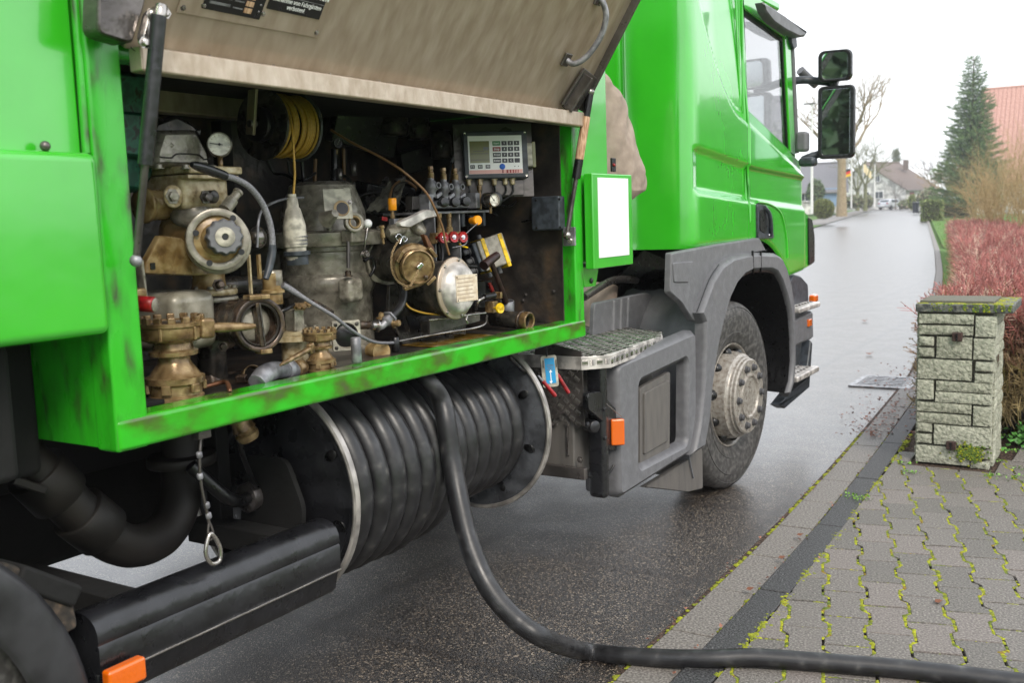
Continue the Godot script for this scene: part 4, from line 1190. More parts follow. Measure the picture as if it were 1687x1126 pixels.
func make_wheel(t: Node3D) -> void:
	var c = V(5.50, GR + 0.537, -2.10)
	var turn = Basis(V(0, 1, 0), deg_to_rad(-3.0))
	var xf = Transform3D(turn * Basis(V(1, 0, 0), V(0, 0, 1), V(0, -1, 0)), c)       # local y points out of the wheel
	var w = part("front_wheel", lathe([[0.292, 0.115], [0.300, 0.135], [0.315, 0.142], [0.36, 0.158], [0.362, 0.155], [0.42, 0.166], [0.455, 0.166], [0.457, 0.162], [0.49, 0.160], [0.50, 0.154], [0.503, 0.157], [0.520, 0.146], [0.532, 0.128], [0.537, 0.10], [0.537, -0.10], [0.532, -0.128], [0.50, -0.155], [0.36, -0.158], [0.292, -0.115]], xf, 72, 50), M.tyre, t, "front wheel with a dusty steel rim")
	for y in [-0.06, -0.02, 0.02, 0.06]: part("tread_groove", lathe([[0.5375, y - 0.006], [0.5385, y], [0.5375, y + 0.006]], xf, 60), M.black, w)
	var rim = part("rim", lathe([[0.292, 0.10], [0.300, 0.128], [0.296, 0.138], [0.289, 0.136], [0.282, 0.11], [0.276, 0.05], [0.268, -0.02], [0.262, -0.03], [0.0, -0.04]], xf, 56, 60), M.rim_paint, w)
	part("wheel_disc", lathe([[0.262, -0.02], [0.258, 0.06], [0.250, 0.14], [0.240, 0.19], [0.226, 0.196], [0.221, 0.202], [0.221, 0.216], [0.214, 0.222], [0.214, 0.236], [0.206, 0.243], [0.130, 0.243], [0.127, 0.251], [0.122, 0.253], [0.115, 0.252], [0.108, 0.243], [0.05, 0.241], [0.0, 0.241]], xf, 56, 40), M.rim_paint, w)
	for k in 10:
		var a = TAU * k / 10 + 0.15
		part("hand_hole", ball(0.034, xf * Transform3D(Basis.from_scale(V(1, 1, 1)), V(0.249 * cos(a), 0.12, 0.249 * sin(a))), 12, V(0.6, 1.0, 0.95)), M.black, w)
	for k in 10:
		var a = TAU * k / 10
		var q = xf * V(0.167 * cos(a), 0.242, 0.167 * sin(a))
		part("nut_cap", lathe([[0.022, 0.0], [0.021, 0.006], [0.0175, 0.008], [0.017, 0.018], [0.012, 0.023], [0.0, 0.024]], aim(q, xf.basis.y), 12, 40), M.nut_grey, w)
	# arch trim, liner, rear guard
	var outer = [Vector2(4.691, 0.3169), Vector2(4.777, 0.4562), Vector2(4.832, 0.6355), Vector2(4.863, 0.8511), Vector2(4.866, 0.9664), Vector2(4.809, 1.025), Vector2(4.982, 1.179), Vector2(5.126, 1.252), Vector2(5.304, 1.285), Vector2(5.552, 1.292), Vector2(5.787, 1.285), Vector2(6.05, 1.269), Vector2(6.183, 1.239), Vector2(6.271, 1.177), Vector2(6.373, 1.06), Vector2(6.439, 0.9302), Vector2(6.467, 0.7308), Vector2(6.468, 0.5322), Vector2(6.428, 0.4106), Vector2(6.336, 0.3384)]
	var inner = [Vector2(4.857, 0.3191), Vector2(4.93, 0.4591), Vector2(4.978, 0.6314), Vector2(5.034, 0.7652), Vector2(5.081, 0.8499), Vector2(5.137, 0.9313), Vector2(5.252, 1.058), Vector2(5.359, 1.126), Vector2(5.489, 1.168), Vector2(5.634, 1.183), Vector2(5.808, 1.177), Vector2(5.967, 1.167), Vector2(6.074, 1.144), Vector2(6.171, 1.082), Vector2(6.271, 0.9834), Vector2(6.348, 0.8764), Vector2(6.387, 0.7203), Vector2(6.401, 0.5613), Vector2(6.362, 0.4368), Vector2(6.284, 0.3706)]
	var band = outer.duplicate()
	var back = inner.duplicate()
	back.reverse()
	band.append_array(back)
	var ar = part("arch_trim", prism(band, 0.06, at(V(0, 0, -1.935)), 0.022), M.plastic, t, "grey plastic wheel arch trim")
	var rows = []
	for q in inner: rows.append([V(q.x, q.y, -1.90), V(q.x + 0.004, q.y + 0.004, -2.0), V(q.x + 0.01, q.y + 0.01, -2.5)])
	part("arch_liner", shell(rows, V(0, 1, 0), 0.006), M.black, ar)
	part("liner_back", prism([Vector2(4.95, 0.55), Vector2(6.42, 0.3), Vector2(6.45, 1.1), Vector2(5.5, 1.32), Vector2(4.95, 1.1)], 0.02, at(V(0, 0, -2.52)), 0.0), M.black, ar)
	part("trim_joint", box(V(0.006, 0.13, 0.012), at(Vector3(5.615, 1.239, -1.879), V(0, 0, 4)), 0.001), M.black, ar)
	part("trim_joint", box(V(0.006, 0.12, 0.012), at(Vector3(5.755, 1.235, -1.879), V(0, 0, 0)), 0.001), M.black, ar)
	part("upper_fender", prism(round_poly([Vector2(4.549, 1.34), Vector2(5.173, 1.357), Vector2(5.879, 1.369), Vector2(6.015, 1.284), Vector2(5.64, 1.28), Vector2(5.397, 1.268), Vector2(5.225, 1.234), Vector2(5.096, 1.164), Vector2(4.919, 1.017), Vector2(4.918, 0.9665), Vector2(4.818, 0.983), Vector2(4.677, 1.085), Vector2(4.528, 1.151)], 0.012, 4), 0.03, at(V(0, 0, -1.955)), 0.008), M.plastic, ar)
	part("fender_recess", prism(round_poly([Vector2(4.556, 1.293), Vector2(4.83, 1.287), Vector2(4.754, 1.182), Vector2(4.568, 1.195)], 0.015, 4), 0.01, at(V(0, 0, -1.929)), 0.005), M.plastic, ar)
	part("fender_joint", tube([Vector3(4.761, 1.036, -1.881), Vector3(4.933, 1.185, -1.881), Vector3(5.075, 1.255, -1.881)], 0.003, 6, 4), M.black, ar)
	# inner guard behind the wheel, ribbed
	rows = []
	for i in 17:
		var a = deg_to_rad(118.0 + 92.0 * i / 16.0)
		var row = []
		for j in 13:
			var z = -2.46 + 0.50 * j / 12.0
			var rr = 0.70 + (0.012 if (j % 4) == 1 else 0.0)
			row.append(V(5.5 + rr * cos(a), 0.49 + rr * sin(a), z))
		rows.append(row)
	part("wheel_guard", shell(rows, V(-1, 0.3, 0), 0.008), M.plastic, t)
	part("wheel_guard_side", prism(round_poly([Vector2(4.393, 0.9277), Vector2(4.421, 1.103), Vector2(5.062, 1.106), Vector2(5.587, 0.8932), Vector2(5.677, 0.6283), Vector2(4.967, 0.7277)], 0.03), 0.02, at(V(0, 0, -2.30)), 0.006), M.plastic, t)
	for k in 3: part("guard_rib", box(V(0.03, 0.34, 0.03), at(V(4.62 + k * 0.085, 0.93, -2.285), V(0, 0, -8)), 0.012, 2), M.plastic, t.get_node("wheel_guard"))
	part("mud_flap", prism(round_poly([Vector2(4.282, 0.243), Vector2(4.864, 0.2516), Vector2(4.933, 0.2917), Vector2(5.047, 0.2841), Vector2(5.05, 0.0459), Vector2(4.842, 0.0782)], 0.015), 0.02, at(V(0, 0, -1.99)), 0.004), M.plastic_brown, t)


func make_cab(t: Node3D) -> void:
	# side skin, rounded into the back wall; recesses and swages pressed into it
	var side = -1.95
	var up = [[4.92, 1.866], [5.877, 1.781], [7.045, 1.735]]
	var lo = [[4.92, 1.632], [5.877, 1.576], [7.048, 1.520]]
	var relief = func(x: float, y: float) -> float:
		var f = func(l, q): return lerpf(l[0][1], l[1][1], (q - 4.92) / 0.957) if q < 5.877 else lerpf(l[1][1], l[2][1], (q - 5.877) / 1.17)
		var yu = f.call(up, x)
		var yl = f.call(lo, x)
		var d = 0.0
		d -= 0.022 * smoothstep(yu + 0.008, yu - 0.022, y) * smoothstep(yl - 0.012, yl + 0.03, y) * smoothstep(4.92, 4.96, x)
		# shoulder crease dropping from the sleeper to the foot of the windscreen
		var yc = 2.06 - 0.245 * (x - 5.6)
		if x < 5.6: yc += 1.15 * pow(5.6 - x, 1.75)
		d -= 0.030 * smoothstep(yc - 0.006, yc + 0.05, y) * smoothstep(5.0, 5.35, x)
		d -= 0.05 * maxf(0.0, y - 2.0) * maxf(0.0, y - 2.0)
		# pressed arc round the door's lower corner
		return d
	var bottom = func(x: float) -> float:
		if x < 6.0: return 1.345
		if x < 6.56: return lerpf(1.345, 1.095, pow((x - 6.0) / 0.56, 1.7))
		return lerpf(1.095, 1.125, (x - 6.56) / 0.5)
	var top = func(x: float) -> float:
		if x < 5.765: return 2.86
		if x < 6.68: return lerpf(2.118, 1.895, (x - 5.765) / 0.915)
		return lerpf(1.895, 1.80, (x - 6.68) / 0.4)
	var wrap = [[4.862, -2.62], [4.862, -2.36], [4.885, -2.34], [4.885, -2.315], [4.862, -2.295], [4.862, -2.22], [4.862, -2.12], [4.864, -2.06], [4.872, -2.015], [4.888, -1.982], [4.91, -1.961], [4.94, -1.952]]
	var shells = part("cab", span(V(4.95, 1.36, -4.40), V(7.0, 1.42, -2.1)), M.interior, t, "green driver's cab")
	for sec in [0, 1]:
		var rows = []
		var xs = []
		if sec == 0:
			for q in wrap: xs.append(q)
			for k in 40: xs.append([4.97 + (5.752 - 4.97) * (k + 1) / 40.0, side])
		else:
			for k in 61: xs.append([5.760 + (7.075 - 5.760) * k / 60.0, side])
		for q in xs:
			var row = []
			var x = q[0]
			for j in 91:
				var f = j / 90.0
				var y0 = bottom.call(x)
				var y1 = top.call(x)
				if sec == 0: y1 = 2.86
				var y = lerpf(y0, y1, f)
				var z = q[1]
				if q[1] >= -1.97: z += relief.call(x, y)
				if y < y0 + 0.03: z -= 0.012 * pow((y0 + 0.03 - y) / 0.03, 2.0)
				if x > 6.9: z -= 0.12 * pow((x - 6.9) / 0.175, 2.0)
				row.append(V(x, y, z))
			rows.append(row)
		part("rear_skin" if sec == 0 else "door", shell(rows, V(-0.3, 0, 1), 0.012), M.green, shells)
	var door = shells.get_node("door")
	# grooves pressed beside the door gap, door's lower arc
	part("panel_groove", tube([Vector3(5.657, 2.77, -1.985), Vector3(5.667, 2.507, -1.983), Vector3(5.7, 2.209, -1.982), Vector3(5.737, 2.099, -1.981)], 0.006, 8, 4), M.green, shells)
	part("panel_groove", tube([V(5.70, 2.85, -1.985), V(5.70, 2.5, -1.983), V(5.705, 2.12, -1.98)], 0.004, 8, 4), M.green, shells)
	part("door_crease", tube([Vector3(5.902, 1.579, -1.948), Vector3(6.144, 1.564, -1.948), Vector3(6.365, 1.506, -1.948), Vector3(6.481, 1.357, -1.948), Vector3(6.508, 1.219, -1.948)], 0.007, 8, 6), M.green, door)
	# door handle in its dark cup
	var hd = part("door_handle", prism(round_poly([Vector2(5.878, 1.569), Vector2(6.048, 1.56), Vector2(6.154, 1.471), Vector2(6.202, 1.354), Vector2(5.887, 1.361)], 0.02, 4), 0.02, at(V(0, 0, -1.957)), 0.005), M.box_grey, door)
	part("handle_cup", prism(round_poly([Vector2(5.911, 1.533), Vector2(6.002, 1.535), Vector2(6.047, 1.425), Vector2(6.012, 1.39), Vector2(5.91, 1.411)], 0.02, 4), 0.006, at(V(0, 0, -1.9375)), 0.001), M.black, door)
	part("handle_bar", tube([Vector3(5.989, 1.546, -1.932), Vector3(6.044, 1.509, -1.92), Vector3(6.079, 1.442, -1.92), Vector3(6.116, 1.375, -1.932)], 0.013, 10, 5), M.box_grey, door)
	part("door_lock", cyl(0.009, 0.008, aim(Vector3(6.063, 1.377, -1.93), V(0, 0, 1))), M.chrome, door)
	# window frame, glass, rain visor
	var wo = [Vector2(5.760, 2.122), Vector2(6.80, 1.868), Vector2(6.665, 2.735), Vector2(5.760, 2.80)]
	var wi = [Vector2(5.848, 2.102), Vector2(6.680, 1.902), Vector2(6.553, 2.612), Vector2(5.772, 2.676)]
	part("window_frame", frame(wo, wi, 0.05, at(V(0, 0, -2.03)), 0.008), M.green, shells)
	var seal = inset(wi, 0.022)
	part("window_seal", frame(wi, seal, 0.02, at(V(0, 0, -2.012)), 0.003), M.black, shells)
	part("window_glass", prism(seal, 0.004, at(V(0, 0, -2.004)), 0.0), M.glass, shells)
	part("pillar_trim", tube([V(6.83, 1.90, -1.985), V(6.76, 2.35, -1.985), V(6.70, 2.70, -1.985)], 0.018, 8, 4), M.plastic, shells)
	part("rain_visor", prism(round_poly([Vector2(5.875, 2.717), Vector2(5.998, 2.72), Vector2(6.332, 2.707), Vector2(6.783, 2.67), Vector2(6.755, 2.639), Vector2(6.618, 2.614), Vector2(6.345, 2.615), Vector2(6.09, 2.63), Vector2(5.931, 2.668)], 0.01, 4), 0.05, at(V(0, 0, -1.95)), 0.014), M.plastic, shells)
	part("roof_lamp", prism(round_poly([Vector2(6.636, 2.661), Vector2(6.744, 2.66), Vector2(6.772, 2.579), Vector2(6.69, 2.554), Vector2(6.637, 2.593)], 0.01, 3), 0.04, at(V(0, 0, -2.0)), 0.008), M.box_grey, shells)
	# roof, far side, floor and seat: what one sees through the window
	part("roof", span(V(4.87, 2.80, -4.42), V(6.66, 2.86, -2.04), 0.02), M.green, shells)
	part("far_wall", span(V(4.87, 1.36, -4.45), V(7.0, 2.30, -4.40)), M.interior, shells)
	part("far_wall", span(V(4.87, 2.29, -4.45), V(5.95, 2.82, -4.40)), M.interior, shells)
	part("far_pillar", tube([V(6.83, 2.0, -4.42), V(6.68, 2.76, -4.42)], 0.04, 8, 1), M.interior, shells)
	part("back_wall", span(V(4.87, 1.36, -4.42), V(4.90, 2.82, -2.45)), M.interior, shells)
	part("front_wall", span(V(6.95, 1.2, -4.35), V(7.02, 1.92, -2.12), 0.03), M.interior, shells)
	part("windscreen", prism([Vector2(-4.35, 0.0), Vector2(-2.08, 0.0), Vector2(-2.08, 0.9), Vector2(-4.35, 0.9)], 0.005, Transform3D(Basis(V(0, 0, 1), V(-0.3, 0.95, 0), V(1, 0, 0)), V(7.0, 1.92, 0)), 0.0), M.glass, shells)
	part("sun_blind", span(V(6.3, 2.50, -3.2), V(6.32, 2.76, -2.2)), M.interior, shells)
	var se = part("driver_seat", box(V(0.5, 0.16, 0.5), at(V(5.95, 1.72, -3.9)), 0.05, 3), M.seat, shells)
	part("seat_back", box(V(0.14, 0.62, 0.48), at(V(5.62, 2.05, -3.9), V(0, 0, 8)), 0.05, 3), M.seat, se)
	var se2 = part("passenger_seat", box(V(0.5, 0.16, 0.5), at(V(5.95, 1.72, -2.5)), 0.05, 3), M.seat, shells)
	part("seat_back", box(V(0.14, 0.46, 0.48), at(V(5.62, 1.95, -2.55), V(0, 0, 8)), 0.05, 3), M.seat, se2)
	part("head_rest", box(V(0.10, 0.20, 0.30), at(V(5.60, 2.30, -2.55), V(0, 0, 8)), 0.045, 3), M.seat, se2)
	part("dashboard", span(V(6.45, 1.6, -4.3), V(6.95, 1.92, -2.15), 0.05), M.interior, shells)
	# mirrors
	var m1 = part("mirror", box(V(0.10, 0.47, 0.235), at(V(6.86, 2.085, -1.73), V(0, 9, 0)), 0.035, 4), M.black_paint, t, "large black framed main mirror")
	part("mirror_glass", box(V(0.006, 0.42, 0.175), at(V(6.8085, 2.085, -1.722), V(0, 9, 0)), 0.002), M.mirror, m1)
	part("mirror_lip", frame(round_rect(0.225, 0.46, 0.035, 5), round_rect(0.180, 0.425, 0.025, 5), 0.016, Transform3D(Basis(V(0, 1, 0), deg_to_rad(9.0)) * Basis(V(0, 0, 1), V(0, 1, 0), V(-1, 0, 0)), V(6.814, 2.085, -1.722)), 0.004), M.black, m1)
	var m2 = part("mirror", box(V(0.10, 0.20, 0.215), at(V(6.84, 2.445, -1.735), V(0, 9, 4)), 0.04, 4), M.black_paint, t, "small upper wide angle mirror")
	part("mirror_glass", box(V(0.006, 0.165, 0.160), at(V(6.7885, 2.441, -1.727), V(0, 9, 4)), 0.002), M.mirror, m2)
	part("mirror_lip", frame(round_rect(0.205, 0.195, 0.045, 5), round_rect(0.162, 0.165, 0.035, 5), 0.016, Transform3D(Basis.from_euler(V(0, deg_to_rad(9.0), deg_to_rad(4.0))) * Basis(V(0, 0, 1), V(0, 1, 0), V(-1, 0, 0)), V(6.795, 2.441, -1.727)), 0.004), M.black, m2)
	part("mirror_neck", box(V(0.05, 0.07, 0.05), at(V(6.85, 2.335, -1.745)), 0.012), M.black, m2)
	part("mirror_arm", tube([Vector3(6.8, 2.37, -2.012), Vector3(6.82, 2.372, -1.929), Vector3(6.86, 2.359, -1.841), Vector3(6.86, 2.336, -1.724)], 0.026, 12, 4), M.box_grey, m1)
	part("mirror_arm", tube([Vector3(6.9, 2.448, -1.981), Vector3(6.95, 2.402, -1.946), Vector3(6.95, 2.348, -1.885)], 0.03, 10, 4), M.plastic, m1)
	part("mirror_arm", tube([Vector3(6.8, 1.851, -1.935), Vector3(6.82, 1.873, -1.884), Vector3(6.86, 1.899, -1.78)], 0.026, 12, 4), M.box_grey, m1)
	part("mirror_foot", box(V(0.10, 0.06, 0.11), at(Vector3(6.78, 1.836, -1.893)), 0.025, 3), M.box_grey, m1)
	part("mirror_foot", box(V(0.09, 0.13, 0.075), at(Vector3(6.72, 1.965, -1.912)), 0.022, 3), M.plastic, m1)
	# corner vane with slats
	var vane = part("corner_vane", prism(round_poly([Vector2(7.086, 1.527), Vector2(7.193, 1.504), Vector2(7.302, 1.452), Vector2(7.384, 1.337), Vector2(7.371, 1.128), Vector2(7.151, 1.106), Vector2(7.09, 1.127)], 0.03, 5), 0.03, at(V(0, 0, -2.05)), 0.008), M.green, t)
	part("vane_back", prism(round_poly([Vector2(7.219, 1.471), Vector2(7.312, 1.452), Vector2(7.377, 1.329), Vector2(7.38, 1.145), Vector2(7.238, 1.127)], 0.02, 4), 0.012, at(V(0, 0, -2.022)), 0.002), M.black, vane)
	for k in 5: part("slat", box(V(0.10, 0.012, 0.03), at(V(6.96, 1.17 + k * 0.068, -1.995), V(0, 0, 4)), 0.004), M.black_paint, vane)
	# bumper corner with two entry steps
	var bc = part("bumper_corner", prism(round_poly([Vector2(6.595, 1.036), Vector2(6.718, 1.099), Vector2(6.904, 1.075), Vector2(7.069, 1.01), Vector2(7.087, 0.851), Vector2(6.596, 0.8835)], 0.03, 4), 0.05, at(V(0, 0, -2.02)), 0.01), M.box_grey, t, "grey bumper corner with two entry steps")
	part("step_tread", box(V(0.50, 0.035, 0.16), at(Vector3(6.749, 0.8738, -1.93) + V(0.02, 0, -0.02)), 0.01), M.aluminium, bc)
	part("step_body", prism(round_poly([Vector2(6.508, 0.8129), Vector2(6.978, 0.832), Vector2(6.995, 0.6359), Vector2(6.535, 0.6342)], 0.02, 4), 0.1, at(V(0, 0, -2.01)), 0.015), M.plastic, bc)
	part("step_marker", box(V(0.07, 0.05, 0.02), at(Vector3(6.865, 0.7601, -1.905)), 0.006, 2), M.lens_orange, bc)
	part("step_void", prism([Vector2(6.833, 0.6433), Vector2(7.391, 0.6304), Vector2(7.395, 0.3424), Vector2(6.834, 0.306)], 0.02, at(V(0, 0, -2.12)), 0.002), M.box_grey, bc)
	part("step_tread", box(V(0.52, 0.04, 0.16), at(Vector3(6.738, 0.4266, -1.93) + V(0.0, 0, -0.02)), 0.012), M.aluminium, bc)
	part("lower_flare", prism(round_poly([Vector2(6.305, 0.2863), Vector2(6.489, 0.3267), Vector2(6.914, 0.3624), Vector2(7.032, 0.6228), Vector2(7.079, 0.5958), Vector2(7.006, 0.2839), Vector2(6.449, 0.2368)], 0.01, 3), 0.06, at(V(0, 0, -2.0)), 0.01), M.box_grey, bc)
	part("front_indicator", box(V(0.10, 0.06, 0.05), at(Vector3(7.607, 0.8607, -2.08)), 0.015, 2), M.lens_orange, bc)
	for k in 14: part("tread_stud", bolt(0.008, 0.006, aim(Vector3(6.749, 0.8738, -1.93) + V(-0.19 + (k % 7) * 0.07, 0.018, -0.055 + 0.06 * (k / 7)), V(0, 1, 0))), M.steel_dark, bc)
	for k in 14: part("tread_stud", bolt(0.008, 0.006, aim(Vector3(6.738, 0.4266, -1.93) + V(-0.21 + (k % 7) * 0.07, 0.02, -0.055 + 0.06 * (k / 7)), V(0, 1, 0))), M.steel_dark, bc)
	# lower front of the cab and engine bay, out of sight behind the wheel
	part("engine_bay", span(V(4.95, 0.55, -3.9), V(6.5, 1.35, -2.56)), M.under, t)
	part("gearbox", span(V(4.0, 0.6, -3.5), V(4.95, 1.2, -2.95), 0.05), M.under, t)
	part("front_panel", span(V(6.9, 0.4, -4.3), V(7.06, 1.3, -2.2), 0.05), M.box_grey, t)
	part("air_pipe", tube([Vector3(4.447, 1.129, -2.35), Vector3(4.777, 1.191, -2.35), Vector3(5.062, 1.171, -2.35)], 0.02, 10, 4), M.steel_dark, t)
	part("exhaust_stub", cyl(0.10, 0.3, aim(Vector3(4.845, 0.863, -2.5), V(0.25, 1, 0))), M.cloth, t)



func knob(pos: Vector3, dir: Vector3, r: float, h: float, lobes: int, deep := 0.1) -> Shape:   # fluted hand knob
	var pts = []
	for i in lobes * 6:
		var a = TAU * i / (lobes * 6)
		pts.append(Vector2(cos(a), sin(a)) * r * (1.0 + deep * (0.5 + 0.5 * cos(a * lobes)) - deep * 0.5))
	var x = aim(pos, dir)
	return prism(pts, h, Transform3D(Basis(x.basis.z, x.basis.x, x.basis.y), pos), h * 0.22)

func facing(pos: Vector3, dir: Vector3) -> Transform3D:   # local z along dir, y upwards
	var z = dir.normalized()
	var x = V(0, 1, 0).cross(z).normalized()
	return Transform3D(Basis(x, z.cross(x), z), pos)

func gauge(t: Node3D, pos: Vector3, dir: Vector3, r: float, dark: bool, turn: float, label: String) -> void:
	var x = aim(pos, dir)
	var d = dir.normalized()
	var o = part("pressure_gauge", lathe([[0.0, -0.035], [r * 0.9, -0.035], [r * 0.96, -0.03], [r * 0.96, -0.004], [r, 0.0], [r, 0.006], [r * 0.93, 0.009], [r * 0.88, 0.005], [r * 0.88, 0.0], [0.0, 0.0]], x, 36, 50), M.black if dark else M.steel_bright, t, label)
	part("dial", cyl(r * 0.875, 0.001, aim(pos + d * 0.0005, dir), 0.0, 32), M.black if dark else M.dial, o)
	var f = facing(pos + d * 0.002, dir)
	for k in 11:
		var a = deg_to_rad(225.0 - 27.0 * k)
		part("tick", box(V(r * 0.16, r * 0.035, 0.0006), Transform3D(f.basis * Basis(V(0, 0, 1), a), f * V(cos(a) * r * 0.74, sin(a) * r * 0.74, 0)), 0.0), M.white if dark else M.ink, o)
	var a2 = deg_to_rad(turn)
	part("needle", box(V(r * 1.0, r * 0.06, 0.001), Transform3D(f.basis * Basis(V(0, 0, 1), a2), f * V(cos(a2) * r * 0.25, sin(a2) * r * 0.25, 0.0012)), 0.0), M.white if dark else M.black, o)
	part("needle_hub", cyl(r * 0.1, 0.003, aim(pos + d * 0.002, dir), 0.0005, 12), M.black, o)
	part("stem", cyl(r * 0.2, r * 1.1, aim(pos - d * 0.02 - V(0, r * 2.0, 0), V(0, 1, 0))), M.brass, o)

func flange_bolts(o: Node3D, pos: Vector3, dir: Vector3, r: float, n: int, m: Material, s := 0.007) -> void:
	var x = aim(pos, dir)
	for k in n:
		var a = TAU * (k + 0.5) / n
		part("bolt", bolt(s, s * 1.1, aim(x * V(r * cos(a), 0, r * sin(a)), dir)), m, o)


func make_compartment(t: Node3D) -> void:
	var c = part("compartment", span(V(1.50, 1.084, -2.82), V(3.60, 1.098, -1.99), 0.004), M.wall_grime, t, "grimy steel pump compartment")
	part("back_panel", span(V(1.50, 1.098, -2.82), V(3.60, 1.96, -2.80)), M.wall_grime, c)
	part("right_panel", span(V(3.580, 1.10, -2.80), V(3.592, 1.955, -1.985), 0.002), M.wall_grime, c)
	part("left_panel", span(V(1.495, 1.10, -2.80), V(1.505, 1.955, -2.0), 0.002), M.wall_grime, c)
	part("ceiling", span(V(1.50, 1.957, -2.82), V(3.60, 1.985, -1.99)), M.under, c)
	part("wall_seam", box(V(0.006, 0.85, 0.03), at(V(3.574, 1.52, -2.45)), 0.002), M.wall_grime, c)
	for q in [Vector3(3.577, 1.214, -2.162), Vector3(3.577, 1.23, -2.029), Vector3(3.577, 1.191, -2.175)]: part("wall_bolt", bolt(0.006, 0.008, aim(q, V(-1, 0, 0))), M.steel_dark, c)
	part("teal_cover", prism(round_poly([Vector2(1.727, 1.945), Vector2(1.872, 1.948), Vector2(1.885, 1.872), Vector2(1.85, 1.795), Vector2(1.846, 1.754), Vector2(1.847, 1.674), Vector2(1.799, 1.629), Vector2(1.71, 1.637)], 0.02, 5), 0.05, at(V(0, 0, -2.32)), 0.015), M.teal, t, "chipped teal painted cover inside the left edge")
	part("cover_fold", prism(round_poly([Vector2(1.722, 1.839), Vector2(1.821, 1.837), Vector2(1.81, 1.757), Vector2(1.815, 1.716), Vector2(1.713, 1.722)], 0.01, 4), 0.03, at(V(0, 0, -2.275)), 0.01), M.teal, t.get_node("teal_cover"))
	part("cross_beam", box(V(0.9, 0.07, 0.06), at(Vector3(2.351, 1.927, -2.62)), 0.006), M.steel_brown, c)
	part("rear_post", box(V(0.05, 0.8, 0.05), at(V(2.52, 1.5, -2.74)), 0.005), M.under, c)
	part("pull_strip", box(V(0.2, 0.012, 0.3), at(V(1.60, 1.106, -2.2)), 0.003), M.under, c)
	# junction box on the right wall
	var jb = part("junction_box", box(V(0.05, 0.135, 0.130), at(Vector3(3.545, 1.545, -2.026)), 0.008, 2), M.box_grey, t, "plain grey junction box on the right wall")
	for s in [[-1, -1], [-1, 1], [1, -1], [1, 1]]: part("screw", cyl(0.005, 0.003, aim(Vector3(3.52, 1.544, -2.012) + V(0, 0.055 * s[0], 0.054 * s[1]), V(-1, 0, 0)), 0.0005, 10), M.black, jb)
	part("cable", tube([Vector3(3.55, 1.522, -2.1), Vector3(3.613, 1.515, -2.25), Vector3(3.576, 1.552, -2.3), Vector3(3.585, 1.597, -2.35)], 0.006, 8, 6), M.rubber, jb)
	part("cable", tube([Vector3(3.659, 1.497, -2.16), Vector3(3.738, 1.438, -2.3), Vector3(3.747, 1.421, -2.4)], 0.004, 8, 6), M.rubber, jb)
	# pipes, hoses and wires crowding the back
	var loom = part("wiring", tube([Vector3(2.693, 1.76, -2.6), Vector3(2.704, 1.707, -2.6), Vector3(2.712, 1.689, -2.55), Vector3(2.777, 1.716, -2.55)], 0.005, 8, 6), M.rubber, t, "black hoses and wires at the back of the compartment")
	for w in [[Vector3(2.709, 1.764, -2.55), Vector3(2.711, 1.683, -2.55), Vector3(2.647, 1.617, -2.5)], [Vector3(2.835, 1.771, -2.6), Vector3(2.825, 1.687, -2.6), Vector3(2.824, 1.631, -2.6)], [Vector3(2.948, 1.813, -2.6), Vector3(2.937, 1.711, -2.6), Vector3(2.943, 1.62, -2.6)], [Vector3(2.993, 1.815, -2.6), Vector3(2.987, 1.689, -2.6), Vector3(2.973, 1.597, -2.6)], [Vector3(2.59, 1.763, -2.6), Vector3(2.621, 1.716, -2.6), Vector3(2.623, 1.707, -2.55), Vector3(2.628, 1.68, -2.5)], [Vector3(2.804, 1.651, -2.55), Vector3(2.912, 1.692, -2.6), Vector3(2.982, 1.712, -2.6), Vector3(2.916, 1.683, -2.5)], [Vector3(2.875, 1.598, -2.3), Vector3(2.97, 1.659, -2.35), Vector3(3.098, 1.686, -2.4), Vector3(3.172, 1.659, -2.4), Vector3(3.188, 1.612, -2.4)], [Vector3(2.911, 1.616, -2.5), Vector3(3.018, 1.644, -2.5), Vector3(3.101, 1.626, -2.45), Vector3(3.146, 1.566, -2.4)], [Vector3(3.52, 1.937, -2.6), Vector3(3.619, 1.982, -2.6), Vector3(3.687, 1.921, -2.6), Vector3(3.628, 1.824, -2.55)], [Vector3(3.424, 1.759, -2.4), Vector3(3.406, 1.685, -2.4), Vector3(3.41, 1.659, -2.35), Vector3(3.467, 1.637, -2.3)], [Vector3(3.467, 1.637, -2.3), Vector3(3.572, 1.626, -2.25), Vector3(3.585, 1.604, -2.2), Vector3(3.527, 1.579, -2.2), Vector3(3.422, 1.59, -2.2)], [Vector3(3.438, 1.679, -2.25), Vector3(3.519, 1.608, -2.3), Vector3(3.648, 1.569, -2.3), Vector3(3.665, 1.58, -2.25)], [Vector3(2.861, 1.613, -2.4), Vector3(2.909, 1.569, -2.4), Vector3(2.934, 1.562, -2.35)], [Vector3(2.911, 1.444, -2.2), Vector3(2.967, 1.457, -2.2), Vector3(2.972, 1.452, -2.15), Vector3(2.937, 1.388, -2.12), Vector3(2.859, 1.349, -2.1)], [Vector3(3.186, 1.399, -2.25), Vector3(3.193, 1.359, -2.2), Vector3(3.246, 1.349, -2.18)]]:
		part("hose", tube(w, rng.randf_range(0.0045, 0.0075), 8, 6), M.rubber if rng.randf() < 0.7 else M.cord_brown, loom)
	for w in [[Vector3(2.941, 1.81, -2.6), Vector3(2.926, 1.62, -2.6)], [Vector3(3.016, 1.815, -2.62), Vector3(3.001, 1.621, -2.62)]]: part("riser", tube(w, 0.014, 10, 1), M.black, loom)
